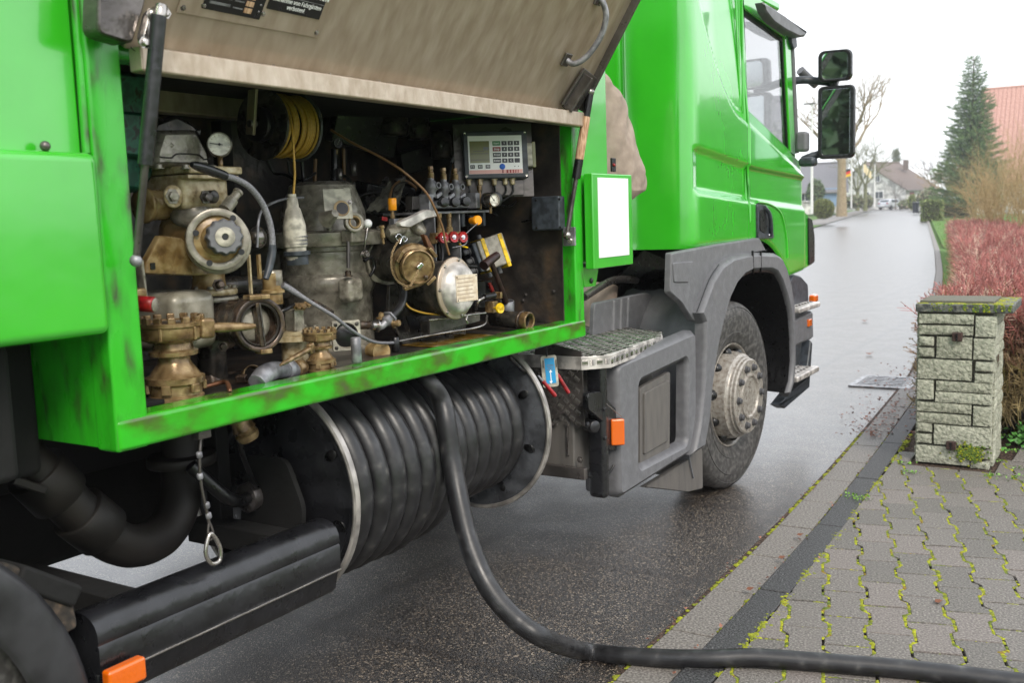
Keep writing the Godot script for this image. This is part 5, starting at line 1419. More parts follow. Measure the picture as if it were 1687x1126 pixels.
	for q in [Vector3(2.905, 1.685, -2.55), Vector3(2.974, 1.636, -2.55), Vector3(2.862, 1.639, -2.5), Vector3(3.045, 1.713, -2.6)]: part("pipe_fitting", cyl(0.014, 0.05, aim(q, V(0, 1, 0)), 0.003, 6), M.steel_dark, loom)
	for q in [[Vector3(3.472, 1.872, -2.6), 0.05, 0.10], [Vector3(3.563, 1.791, -2.55), 0.045, 0.12], [Vector3(3.373, 1.883, -2.65), 0.06, 0.08]]: part("dark_cylinder", cyl(q[1], q[2], aim(q[0], V(0, 1, 0)), 0.006), M.cast_dark, loom)
	for q in [[Vector3(3.264, 1.907, -2.72), V(0.30, 0.16, 0.06)], [Vector3(3.533, 1.796, -2.65), V(0.2, 0.1, 0.05)], [Vector3(3.113, 1.618, -2.55), V(0.16, 0.12, 0.1)], [Vector3(3.186, 1.642, -2.45), V(0.10, 0.05, 0.06)], [Vector3(3.155, 1.638, -2.35), V(0.05, 0.04, 0.04)]]: part("dark_block", box(q[1], at(q[0], V(10, -20, rng.randf_range(-20, 20))), 0.008), M.black, loom)
	for i in 14:
		var q = Vector3(3.125, 1.604, -2.5) + V(rng.randf_range(-0.28, 0.12), rng.randf_range(-0.06, 0.10), rng.randf_range(-0.1, 0.1))
		part("clutter_fitting", bolt(rng.randf_range(0.008, 0.014), rng.randf_range(0.02, 0.05), aim(q, V(rng.randfn(0, 1), rng.randfn(0, 1), rng.randfn(0, 1)).normalized())), [M.steel_dark, M.brass, M.cast_dark][i % 3], loom)
	part("copper_line", tube([Vector3(1.799, 1.111, -2.1), Vector3(1.827, 1.118, -2.08), Vector3(1.842, 1.124, -2.05), Vector3(1.799, 1.118, -1.99), Vector3(1.791, 1.11, -1.98)], 0.006, 10, 6), M.copper, t)
	part("manifold_pipe", tube([Vector3(1.972, 1.092, -2.3), Vector3(2.135, 1.078, -2.3), Vector3(2.341, 1.067, -2.3)], 0.022, 12, 1), M.bronze_dark, t)
	part("upright_stub", cyl(0.0156, 0.0769, aim(Vector3(2.313, 1.113, -2), V(0, 1, 0)), 0.002), M.galvanised, t, "short grey upright pipe stub behind the sill")
	part("oily_sheet", box(V(0.36, 0.004, 0.16), at(V(2.95, 1.1015, -2.10), V(0, -3, 0)), 0.001), M.oily_sheet, t)
	part("earth_cable", tube([Vector3(2.144, 1.359, -2.12), Vector3(2.167, 1.343, -2.11), Vector3(2.213, 1.304, -2.08), Vector3(2.272, 1.259, -2.05), Vector3(2.342, 1.213, -2.05), Vector3(2.423, 1.173, -2.06), Vector3(2.51, 1.147, -2.08), Vector3(2.622, 1.132, -2.1)], [0.010, 0.010, 0.006, 0.006, 0.0055, 0.0055, 0.005, 0.005], 10, 6), M.cable_grey, t, "grey cable running down across the compartment")
	part("linkage_rod", tube([Vector3(2.623, 1.134, -2.1), Vector3(2.756, 1.135, -2.1), Vector3(2.936, 1.133, -2.1), Vector3(3.062, 1.133, -2.08), Vector3(3.14, 1.141, -2.08), Vector3(3.185, 1.168, -2.1)], 0.0045, 8, 4), M.steel_bright, t)
	part("rod_clevis", cyl(0.014, 0.05, aim(Vector3(2.627, 1.101, -2.1), V(0, 1, 0))), M.black, t)
	# drum of yellow cord near the ceiling
	var dc = Vector3(2.459, 1.853, -2.4)
	var r = 0.1108
	var wd = 0.155
	var dr = part("cord_drum", cyl(r * 0.62, wd, aim(dc - V(wd / 2, 0, 0), V(1, 0, 0))), M.black, t, "cord drum with grey flanges hung below the ceiling")
	for s in [-1.0, 1.0]:
		part("drum_flange", lathe([[0.0, -0.003], [r - 0.006, -0.003], [r, -0.005], [r + 0.003, 0.0], [r, 0.005], [r - 0.006, 0.003], [0.0, 0.003]], aim(dc + V(s * wd / 2, 0, 0), V(1, 0, 0)), 48), M.flange_grey if s > 0 else M.cast_dark, dr)
	part("drum_hub", cyl(r * 0.5, 0.03, aim(dc - V(wd / 2 + 0.032, 0, 0), V(1, 0, 0))), M.black, dr)
	part("drum_arm", box(V(0.012, 0.24, 0.035), at(dc + V(-wd / 2 - 0.045, 0.085, 0.01), V(10, 0, 0)), 0.003), M.steel_brown, dr)
	part("drum_axle", cyl(0.012, wd + 0.12, aim(dc - V(wd / 2 + 0.06, 0, 0), V(1, 0, 0))), M.steel_dark, dr)
	part("drum_bracket", box(V(0.02, 0.05, 0.12), at(dc + V(wd / 2 + 0.05, 0.02, 0)), 0.003), M.brass, dr)
	gauge(t, Vector3(2.85, 1.822, -2.5), V(-0.5, 0.05, 0.85), 0.019, true, 60.0, "small black dial gauge beside the cord drum")


func make_pump(t: Node3D) -> void:
	var k = 0.0016
	var up = V(0, 1, 0)
	var o = part("pump", box(V(105 * k, 56 * k, 0.19), at(Vector3(1.933, 1.627, -2.27)), 0.018, 3), M.cast_cream, t, "stained cream cast iron pump at the left of the compartment")
	part("top_housing", prism(round_poly([Vector2(1.792, 1.693), Vector2(1.792, 1.73), Vector2(1.821, 1.791), Vector2(1.939, 1.798), Vector2(1.976, 1.74), Vector2(1.981, 1.697)], 0.012, 4), 0.17, at(V(0, 0, -2.37)), 0.014), M.cast_grey, o)
	part("top_cap", prism(round_poly([Vector2(1.801, 1.779), Vector2(1.827, 1.815), Vector2(1.897, 1.839), Vector2(1.954, 1.82), Vector2(1.99, 1.789)], 0.01, 4), 0.14, at(V(0, 0, -2.37)), 0.012), M.cast_dark, o)
	part("cap_mark", prism([Vector2(1.846, 1.769), Vector2(1.92, 1.771), Vector2(1.888, 1.79)], 0.006, at(V(0, 0, -2.235)), 0.002), M.cast_dark, o)
	part("cast_line", tube([Vector3(1.806, 1.72, -2.199), Vector3(1.845, 1.719, -2.199), Vector3(1.862, 1.73, -2.199), Vector3(1.936, 1.73, -2.199), Vector3(1.952, 1.718, -2.199), Vector3(1.976, 1.722, -2.199)], 0.0022, 6, 2), M.cast_dark, o)
	part("boss", ball(14 * k, at(Vector3(1.847, 1.752, -2.21)), 12, V(1, 0.8, 0.5)), M.cast_grey, o)
	part("flange_plate", box(V(118 * k, 13 * k, 0.25), at(Vector3(1.947, 1.687, -2.27)), 0.005, 2), M.cast_cream, o)
	part("flange_plate", box(V(112 * k, 7 * k, 0.24), at(Vector3(1.941, 1.668, -2.27)), 0.003, 1), M.cast_cream, o)
	for q in [Vector3(1.763, 1.686, -2.155), Vector3(1.944, 1.688, -2.155), Vector3(1.845, 1.687, -2.15)]: part("bolt", bolt(0.009, 0.012, aim(q, up)), M.cast_grey, o)
	part("boss", cyl(19 * k, 0.012, aim(Vector3(1.818, 1.616, -2.18), V(0, 0, 1)), 0.004), M.cast_cream, o)
	part("plug_bolt", bolt(9 * k, 0.014, aim(Vector3(1.81, 1.616, -2.168), V(-0.1, 0, 1))), M.cast_grey, o)
	part("side_port", cyl(11 * k, 0.04, aim(Vector3(1.93, 1.615, -2.18), V(0, 0, 1)), 0.003), M.cast_dark, o)
	part("side_port", bolt(8 * k, 0.02, aim(Vector3(1.897, 1.613, -2.142), V(0, 0, 1))), M.steel_dark, o)
	part("inlet_barrel", cyl(26 * k, 40 * k, aim(Vector3(1.805, 1.597, -2.27), V(1, 0, 0.0)), 0.005), M.cast_ochre, o)
	part("inlet_flange", cyl(31 * k, 9 * k, aim(Vector3(1.793, 1.597, -2.27), V(1, 0, 0.0)), 0.004), M.cast_ochre, o)
	part("belly", ball(50 * k, at(Vector3(1.966, 1.517, -2.28)), 24, V(1.25, 1.0, 1.0)), M.cast_ochre, o)
	part("belly_shoulder", ball(34 * k, at(Vector3(1.923, 1.567, -2.22)), 18, V(1.3, 0.7, 1.0)), M.cast_grey, o)
	# front valve: two flanges, dish and fluted knob
	var a1 = V(-0.52, 0.05, 0.855).normalized()
	var fc = Vector3(1.864, 1.5, -2.07)
	var f = part("valve_flange", pipe(51 * k, 0.016, 39 * k, aim(fc, a1), 48), M.cast_grey, o)
	part("valve_barrel", cyl(43 * k, 0.10, aim(fc - a1 * 0.10, a1), 0.003, 40), M.cast_cream, o)
	part("valve_flange", cyl(54 * k, 0.018, aim(fc - a1 * 0.062 + V(0.018, -0.006, 0), a1), 0.003, 48), M.cast_grey, o)
	part("valve_dish", cyl(39 * k, 0.006, aim(fc, a1), 0.001, 40), M.cast_ochre, f)
	for d in [[-0.72, 0.25], [0.55, 0.75], [-0.35, -0.85], [0.75, -0.5]]:
		var x = facing(fc + a1 * 0.0162, a1)
		part("flange_hole", cyl(5 * k, 0.001, aim(x * V(d[0] * 48 * k, d[1] * 45 * k, 0), a1), 0.0), M.black, f)
	part("knob_stem", lathe([[28 * k, 0.0], [26 * k, 0.02], [20 * k, 0.03], [18 * k, 0.045]], aim(fc, a1), 30), M.cast_ochre, f)
	part("hand_knob", knob(fc + a1 * 0.036 + V(0.012, 0.003, 0), a1, 29 * k, 0.026, 12, 0.10), M.plastic, f)
	part("knob_cap", lathe([[16 * k, 0.0], [16 * k, 0.003], [14 * k, 0.005], [6 * k, 0.005], [5 * k, 0.001], [0, 0.001]], aim(fc + a1 * 0.062 + V(0.012, 0.003, 0), a1), 30), M.offwhite, f)
	part("knob_hole", cyl(5 * k, 0.001, aim(fc + a1 * 0.0635 + V(0.012, 0.003, 0), a1), 0.0, 14), M.black, f)
	# foot plate, neck and lower flange
	part("foot_plate", prism(round_poly([Vector2(1.713, 1.418), Vector2(1.72, 1.449), Vector2(1.772, 1.516), Vector2(1.842, 1.507), Vector2(1.939, 1.424), Vector2(1.926, 1.399)], 0.006, 3), 0.02, at(V(0, 0, -2.2)), 0.004), M.cast_ochre, o)
	part("foot_strip", prism([Vector2(1.696, 1.456), Vector2(1.709, 1.456), Vector2(1.714, 1.355), Vector2(1.705, 1.355)], 0.02, at(V(0, 0, -2.19)), 0.003), M.cast_grey, o)
	part("foot_slot", box(V(9 * k, 11 * k, 0.004), at(Vector3(1.74, 1.437, -2.178)), 0.001), M.black, o)
	part("neck", lathe([[36 * k, 0.0], [30 * k, 8 * k], [28 * k, 20 * k], [30 * k, 40 * k]], aim(Vector3(1.985, 1.356, -2.25), up), 28), M.cast_ochre, o)
	part("neck_flange", cyl(42 * k, 11 * k, aim(Vector3(1.99, 1.341, -2.24), up), 0.003, 36), M.cast_cream, o)
	part("neck_flange", cyl(41 * k, 9 * k, aim(Vector3(1.993, 1.322, -2.24), up), 0.003, 36), M.cast_grey, o)
	flange_bolts(o, Vector3(1.992, 1.36, -2.24), up, 35 * k, 8, M.cast_grey, 0.0075)
	part("neck_bolt", bolt(0.012, 0.022, aim(Vector3(1.938, 1.373, -2.16), V(-0.3, 0.2, 1))), M.bronze_dark, o)
	part("side_casting", box(V(105 * k, 100 * k, 0.2), at(Vector3(1.848, 1.283, -2.26), V(0, 8, 0)), 0.03, 4), M.cast_pale, o)
	part("drain_elbow", tube([Vector3(1.999, 1.14, -2.27), Vector3(1.982, 1.093, -2.26), Vector3(2.011, 1.068, -2.24), Vector3(2.125, 1.061, -2.24)], 0.03, 14, 5), M.bronze_dark, o)
	part("cross_pipe", tube([Vector3(2.03, 1.348, -2.34), Vector3(2.215, 1.352, -2.36), Vector3(2.437, 1.319, -2.4)], 0.03, 14, 4), M.cast_dark, o)
	for q in [Vector3(1.673, 1.255, -2.12), Vector3(1.82, 1.236, -2.14)]: part("bolt", bolt(0.009, 0.012, aim(q, V(-0.2, 0, 1))), M.cast_grey, o)
	part("drop_pipe", cyl(26 * k, 0.22, aim(Vector3(1.995, 1.096, -2.27), up), 0.003), M.cast_dark, o)
	# gauge, bent lever, relief nozzle, bright float ball
	gauge(t, Vector3(1.958, 1.755, -2.14), V(-0.66, 0.08, 0.75), 0.0338, false, 172.0, "white faced pressure gauge above the pump")
	var lv = part("bent_lever", tube([Vector3(1.899, 1.668, -2.07), Vector3(1.936, 1.657, -2.06), Vector3(1.972, 1.636, -2.05), Vector3(2.014, 1.593, -2.05), Vector3(2.037, 1.542, -2.05), Vector3(2.044, 1.493, -2.05), Vector3(2.039, 1.465, -2.05)], 5.5 * k, 14, 6), M.cable_grey, t, "bent lever with a black grip at each end")
	part("lever_grip", tube([Vector3(1.797, 1.693, -2.07), Vector3(1.816, 1.689, -2.07), Vector3(1.863, 1.678, -2.07), Vector3(1.908, 1.666, -2.07)], [4.5 * k, 7.5 * k, 8.5 * k, 7.5 * k], 14, 6), M.black_paint, lv)
	part("lever_grip", tube([Vector3(2.043, 1.478, -2.05), Vector3(2.038, 1.451, -2.05), Vector3(2.026, 1.418, -2.05), Vector3(2.01, 1.386, -2.05)], [6.5 * k, 7.5 * k, 7 * k, 5 * k], 12, 6), M.box_grey, lv)
	var nz = Vector3(2.027, 1.638, -2.14) - Vector3(1.955, 1.572, -2.14)
	part("relief_valve", lathe([[0, 0], [11 * k, 0], [11 * k, 24 * k], [7.5 * k, 28 * k], [7.5 * k, 40 * k], [9 * k, 42 * k], [9 * k, 46 * k], [5 * k, 48 * k], [0, 49 * k]], aim(Vector3(1.962, 1.579, -2.14), nz), 18), M.cast_grey, t)
	part("float_ball", ball(20 * k, at(Vector3(2.152, 1.498, -2.22)), 22, V(0.9, 1.1, 0.9)), M.steel_bright, t)
	part("thin_pipe", tube([Vector3(2.092, 1.471, -2.16), Vector3(2.106, 1.554, -2.16), Vector3(2.179, 1.589, -2.2), Vector3(2.308, 1.612, -2.25), Vector3(2.441, 1.618, -2.3)], 0.004, 8, 6), M.galvanised, t)
	part("stay_strip", box(V(4 * k, 70 * k, 0.01), at(Vector3(2.038, 1.397, -2.14)), 0.001), M.cast_cream, t)
	part("stay_strip", box(V(6 * k, 45 * k, 0.01), at(Vector3(2.114, 1.414, -2.18)), 0.001), M.cast_ochre, t)
	# upright fitting
	var vf = part("upright_fitting", lathe([[0, 0], [18 * k, 0], [18 * k, 20 * k], [22 * k, 21 * k], [22 * k, 26 * k], [18 * k, 28 * k], [18 * k, 58 * k], [15 * k, 60 * k], [0, 60 * k]], aim(Vector3(2.182, 1.299, -2.2), up), 22), M.cast_ochre, t)
	part("fitting_top", cyl(18.5 * k, 30 * k, aim(Vector3(2.184, 1.352, -2.2), up), 0.003), M.cast_grey, vf)
	# open coupling mouth
	var p0 = Vector3(2.01, 1.266, -2.26)
	var p1 = Vector3(1.933, 1.269, -2)
	var ax = (p1 - p0).normalized()
	var oc = part("open_coupling", lathe([[36 * k, 0.0], [40 * k, 0.02], [36 * k, 0.03], [36 * k, (p1 - p0).length() - 0.09], [41 * k, (p1 - p0).length() - 0.085], [41 * k, (p1 - p0).length() - 0.05], [38 * k, (p1 - p0).length() - 0.045]], aim(p0, ax), 40), M.bronze_dark, t, "open dark bronze hose coupling with a cross bar in its mouth")
	part("coupling_ring", pipe(46 * k, 0.05, 38 * k, aim(p1 - ax * 0.05, ax), 48), M.bronze_dark, oc)
	part("coupling_lip", lathe([[35 * k, 0.0], [38 * k, 0.006], [35 * k, 0.012], [33 * k, 0.006], [35 * k, 0.0]], aim(p1 - ax * 0.014, ax), 44, 80), M.steel_dark, oc)
	part("coupling_floor", cyl(38 * k, 0.006, aim(p1 - ax * 0.045, ax), 0.001, 36), M.bronze_dark, oc)
	part("valve_disc", lathe([[30 * k, 0.0], [26 * k, 0.008], [14 * k, 0.014], [0, 0.015]], aim(p1 - ax * 0.039, ax), 36, 60), M.cast_grey, oc)
	var fx = facing(p1 - ax * 0.014, ax)
	part("cross_bar", box(V(10 * k, 74 * k, 0.03), Transform3D(fx.basis * Basis(V(0, 0, 1), deg_to_rad(4.0)), fx.origin), 0.002), M.bronze_dark, oc)
	part("bar_edge", box(V(2.5 * k, 73 * k, 0.004), Transform3D(fx.basis * Basis(V(0, 0, 1), deg_to_rad(4.0)), fx * V(2 * k, 0, 0.0165)), 0.001), M.steel_dark, oc)
	part("mount_flange", cyl(54 * k, 0.018, aim(p0 + ax * 0.015, ax), 0.003, 40), M.bronze_dark, oc)
	flange_bolts(oc, p0 + ax * 0.033, ax, 46 * k, 6, M.bronze_dark, 0.011)
	for q in [[-0.2, 1.0, 22.0], [0.25, 1.0, 18.0], [0.15, -1.0, 22.0]]: part("lug", box(V(q[2] * k, 9 * k, 0.04), Transform3D(fx.basis, fx * V(q[0] * 42 * k, q[1] * 46 * k, 0.0)), 0.004, 2), M.brass, oc)
	part("latch_arm", tube([Vector3(1.955, 1.322, -2.14), Vector3(1.967, 1.327, -2.1), Vector3(1.941, 1.341, -2.03)], 0.009, 8, 1), M.bronze_dark, oc)
	# brass camlock standing on the floor, with its closing lever
	camlock(t, Vector3(1.705, 1.099, -2.08), 0.0015, Vector3(1.746, 1.28, -2), Vector3(1.874, 1.272, -1.96), "large brass coupling standing on the floor with its lever pointing right")
	camlock(t, Vector3(2.222, 1.097, -2.06), 0.0009, Vector3(2.139, 1.178, -2.02), Vector3(1.985, 1.152, -1.99), "small brass coupling with its lever pointing left")
	# flanged column behind the small coupling
	var k2 = 0.0019
	var col = part("flanged_column", lathe([[0, 0], [22 * k2, 0], [22 * k2, 40 * k2], [38 * k2, 42 * k2], [38 * k2, 50 * k2], [37 * k2, 51 * k2], [38 * k2, 52 * k2], [38 * k2, 58 * k2], [0, 59 * k2]], aim(Vector3(2.282, 1.099, -2.22), up), 32), M.cast_cream, t)
	part("column_block", box(V(22 * k2, 36 * k2, 22 * k2), at(Vector3(2.267, 1.241, -2.2)), 0.003), M.cast_grey, col)
	flange_bolts(col, Vector3(2.291, 1.212, -2.22), up, 31 * k2, 7, M.cast_grey, 0.006)
	for q in [Vector3(2.248, 1.286, -2.17), Vector3(2.271, 1.284, -2.17), Vector3(2.293, 1.29, -2.17)]: part("brass_nut", bolt(0.009, 0.02, aim(q, V(-0.4, 0, 1))), M.brass, col)
	part("black_lead", tube([Vector3(2.153, 1.278, -2.15), Vector3(2.173, 1.285, -2.14), Vector3(2.225, 1.294, -2.16)], 0.006, 8, 4), M.rubber, col)
	part("red_lead", tube([Vector3(2.35, 1.292, -2.2), Vector3(2.403, 1.268, -2.2), Vector3(2.439, 1.249, -2.2)], 0.007, 8, 4), M.bronze_dark, col)
	# grey elbow lying on the floor and an open ring
	var el = part("grey_elbow", tube([Vector3(1.925, 1.109, -2.02), Vector3(1.963, 1.126, -2.03), Vector3(2.02, 1.129, -2.05), Vector3(2.077, 1.12, -2.06), Vector3(2.142, 1.111, -2.08)], [0.026, 0.028, 0.026, 0.022, 0.021], 18, 6), M.galvanised, t, "grey pipe elbow lying behind the sill")
	part("elbow_collar", cyl(0.027, 0.03, aim(Vector3(2.073, 1.121, -2.06), V(1, 0.0, -0.1))), M.galvanised, el)
	part("elbow_collar", cyl(0.024, 0.03, aim(Vector3(2.127, 1.116, -2.07), V(1, 0.1, -0.1))), M.brass, el)
	part("open_ring", pipe(17 * k, 0.03, 14.5 * k, aim(Vector3(1.995, 1.113, -2.12), V(-0.4, 0.3, 0.85)), 28), M.brass, t)
	part("ring_lug", box(V(0.02, 0.02, 0.03), at(Vector3(1.946, 1.115, -2.1), V(0, 20, 20)), 0.003), M.bronze_dark, t)
	# red capped valve at the left post
	part("red_cap", cyl(0.019, 0.045, aim(Vector3(1.578, 1.357, -2.04), V(0.35, -0.1, 0.9)), 0.004), M.red, t, "red capped valve beside the left post")
	part("red_cap_face", cyl(0.0165, 0.002, aim(Vector3(1.578, 1.357, -2.04) + V(0.35, -0.1, 0.9).normalized() * 0.045, V(0.35, -0.1, 0.9)), 0.0005), M.cast_grey, t.get_node("red_cap"))
	part("valve_stub", box(V(0.04, 0.05, 0.05), at(Vector3(1.601, 1.366, -2.08)), 0.006), M.cast_ochre, t)


func camlock(t: Node3D, base: Vector3, k: float, l0: Vector3, l1: Vector3, label: String) -> void:
	var pr = []
	for q in [[0, 0], [46, 0], [46, 8], [43, 10], [43, 26], [49, 30], [49, 40], [42, 43], [36, 52], [29, 62], [27, 66], [27, 74], [40, 77], [41, 84], [34, 87], [32, 97], [44, 101], [53, 105], [55, 108], [55, 124], [58, 127], [58, 133], [53, 134], [50, 131], [47, 122], [0, 121]]: pr.append([q[0] * k, q[1] * k])
	var o = part("brass_coupling", lathe(pr, aim(base, V(0, 1, 0)), 40, 45), M.brass, t, label)
	for i in 14:
		var a = TAU * i / 14
		part("tooth", box(V(9 * k, 11 * k, 13 * k), at(base + V(50 * k * cos(a), 138 * k, 50 * k * sin(a)), V(0, -rad_to_deg(a), 0)), 2.0 * k), M.brass, o)
	for i in 6:
		var a = TAU * i / 6 + 0.5
		part("rib", box(V(6 * k, 22 * k, 6 * k), at(base + V(55 * k * cos(a), 115 * k, 55 * k * sin(a)), V(0, -rad_to_deg(a), 0)), 2.0 * k), M.brass, o)
		part("lug", box(V(7 * k, 16 * k, 16 * k), at(base + V(47 * k * cos(a), 22 * k, 47 * k * sin(a)), V(0, -rad_to_deg(a), 0)), 2.0 * k), M.brass, o)
	part("inner_cap", lathe([[42 * k, 0], [42 * k, 8 * k], [30 * k, 12 * k], [0, 13 * k]], aim(base + V(0, 121 * k, 0), V(0, 1, 0)), 30), M.bronze_dark, o)
	var d = (l1 - l0).normalized()
	part("lever_hinge", box(V(26 * k, 34 * k, 20 * k), Transform3D(Basis(d, V(0, 1, 0), d.cross(V(0, 1, 0))).orthonormalized(), l0), 6 * k, 2), M.brass, o)
	part("lever", tube([l0, l0.lerp(l1, 0.25), l0.lerp(l1, 0.8), l1], [9 * k, 9 * k, 7 * k, 3.5 * k], 12, 3), M.brass, o)


func make_meter(t: Node3D) -> void:
	var k = 0.0022
	var up = V(0, 1, 0)
	var b = Vector3(2.696, 1.088, -2.45)
	var pr = []
	for q in [[0, 0], [78, 0], [78, 8], [72, 12], [72, 92], [75, 96], [78, 104], [78, 116], [75, 122], [72, 124], [72, 158], [75, 160], [75, 166], [100, 168], [102, 172], [102, 188], [98, 190], [70, 192], [68, 205], [66, 222], [60, 240], [55, 252], [52, 262], [40, 268], [0, 270]]: pr.append([q[0] * k, q[1] * k])
	var o = part("flow_meter", lathe(pr, aim(b, up), 56, 40), M.cast_grey, t, "large round grey flow meter body in the middle of the compartment")
	part("meter_boss", lathe([[14 * k, 0], [10 * k, 10 * k], [6 * k, 24 * k], [0, 25 * k]], aim(Vector3(2.5, 1.546, -2.26), V(-0.2, 0.4, 1)), 16), M.cast_grey, o)
	for i in 9:
		var a = TAU * (i + 0.3) / 9
		part("meter_bolt", bolt(0.011, 0.014, aim(b + V(88 * k * cos(a), 189 * k, 88 * k * sin(a)), up)), M.cast_grey, o)
	var pn = V(-0.55, 0.2, 0.8)
	var f = facing(Vector3(2.535, 1.594, -2.24), pn)
	part("bracket_plate", prism(round_rect(42 * k, 46 * k, 0.004, 4), 0.006, f, 0.001), M.offwhite, o)
	part("plate_hole", cyl(12 * k, 0.002, aim(f * V(5 * k, -7 * k, 0.006), pn), 0.0), M.cast_ochre, o)
	part("plate_hole", cyl(9 * k, 0.0025, aim(f * V(6 * k, -7 * k, 0.006), pn), 0.0), M.black, o)
	part("plate_tab", box(V(12 * k, 16 * k, 0.012), at(Vector3(2.606, 1.632, -2.26), V(0, -30, 0)), 0.002), M.offwhite, o)
	part("plate_bolt", bolt(0.006, 0.01, aim(f * V(18 * k, 2 * k, 0.006), pn)), M.steel_bright, o)
	var ey = aim(Vector3(2.582, 1.531, -2.22), V(-0.45, 0.15, 0.85))
	part("lifting_eye", pipe(15 * k, 0.022, 10 * k, ey, 26), M.cast_grey, o)
	part("eye_bush", pipe(10 * k, 0.03, 7 * k, Transform3D(ey.basis, ey.origin - ey.basis.y * 0.006), 22), M.cast_ochre, o)
	part("eye_block", box(V(36 * k, 20 * k, 0.05), at(Vector3(2.605, 1.489, -2.235)), 0.006, 2), M.cast_grey, o)
	part("sight_rod", tube([Vector3(2.567, 1.472, -2.23), Vector3(2.561, 1.384, -2.23)], 0.0065, 10, 1), M.steel_dark, o)
	part("rod_nut", bolt(0.010, 0.02, aim(Vector3(2.558, 1.356, -2.23), up)), M.bronze_dark, o)
	part("pocket", box(V(36 * k, 38 * k, 0.06), at(Vector3(2.59, 1.309, -2.25)), 0.02, 3), M.cast_grey, o)
	part("ball_lever", tube([Vector3(2.635, 1.522, -2.2), Vector3(2.618, 1.466, -2.2), Vector3(2.632, 1.425, -2.22)], 0.0045, 8, 3), M.steel_bright, t, "small lever with a white ball knob")
	part("lever_ball", ball(0.0152, at(Vector3(2.635, 1.528, -2.2)), 16), M.white, t.get_node("ball_lever"))
	part("lever_pivot", bolt(0.011, 0.03, aim(Vector3(2.632, 1.425, -2.22), V(-0.4, 0, 0.9))), M.steel_bright, t.get_node("ball_lever"))
	part("lever_arch", tube([Vector3(2.607, 1.405, -2.2), Vector3(2.645, 1.414, -2.2), Vector3(2.659, 1.382, -2.2), Vector3(2.634, 1.353, -2.2)], 0.006, 8, 5), M.black, t.get_node("ball_lever"))
	part("cast_mark", box(V(0.05, 0.004, 0.004), at(Vector3(2.714, 1.246, -2.3)), 0.001), M.cast_dark, o)
	# square flange with a round opening
	var sf = facing(Vector3(2.384, 1.184, -2.1), V(-0.62, 0.0, 0.78))
	var k3 = 0.0019
	var sq = []
	for p in round_rect(47 * k3, 50 * k3, 0.006, 6): sq.append(p)
	part("square_flange", frame(sq, ellipse(19 * k3, 21 * k3, 24).map(func(q): return q.rotated(0.13)), 0.012, sf, 0.002), M.offwhite, t, "square pale flange with a round opening")
	part("flange_pipe", cyl(19.5 * k3, 0.03, aim(sf * V(0, 0, -0.03), sf.basis.z), 0.001), M.black, t.get_node("square_flange"))
	for s in [[-1, -1], [-1, 1], [1, -1], [1, 1]]: part("screw", cyl(3.2 * k3, 0.003, aim(sf * V(17.5 * k3 * s[0], 19 * k3 * s[1], 0.012), sf.basis.z), 0.0008, 12), M.cast_dark, t.get_node("square_flange"))
	part("bronze_union", lathe([[0, 0], [14 * k3, 0], [14 * k3, 0.03], [18 * k3, 0.032], [18 * k3, 0.06], [0, 0.06]], aim(Vector3(2.574, 1.109, -2.16), V(-0.3, 0, 1)), 20), M.cast_ochre, t)
	# hose with unions at the foot of the meter
	var hs = part("black_hose", tube([Vector3(2.708, 1.322, -2.12), Vector3(2.695, 1.278, -2.11), Vector3(2.657, 1.244, -2.1), Vector3(2.613, 1.22, -2.1), Vector3(2.586, 1.207, -2.1)], 0.0131, 14, 6), M.hose, t, "short black hose with a bright union")
	part("union_nut", bolt(0.018, 0.03, aim(Vector3(2.606, 1.217, -2.1), Vector3(2.573, 1.2, -2.1) - Vector3(2.606, 1.217, -2.1))), M.galvanised, hs)
	part("union_elbow", tube([Vector3(2.583, 1.205, -2.1), Vector3(2.569, 1.192, -2.11), Vector3(2.563, 1.195, -2.13)], 0.012, 12, 5), M.galvanised, hs)
	part("union_nut", bolt(0.016, 0.028, aim(Vector3(2.563, 1.195, -2.12), V(-1, 0.1, -0.3))), M.steel_bright, hs)
	part("union_pipe", cyl(0.014, 0.07, aim(Vector3(2.556, 1.197, -2.14), V(-1, 0.1, -0.3))), M.bronze_dark, hs)
	part("side_nut", bolt(0.013, 0.025, aim(Vector3(2.595, 1.211, -2.13), V(0.2, 1, 0.2))), M.brass, hs)
	part("side_nut", bolt(0.012, 0.025, aim(Vector3(2.608, 1.199, -2.09), V(0.3, 0, 1))), M.brass, hs)
	part("thin_lead", tube([Vector3(2.707, 1.308, -2.11), Vector3(2.701, 1.267, -2.11), Vector3(2.716, 1.239, -2.1), Vector3(2.776, 1.217, -2.09), Vector3(2.871, 1.201, -2.09)], 0.0035, 8, 6), M.cord_yellow, t)


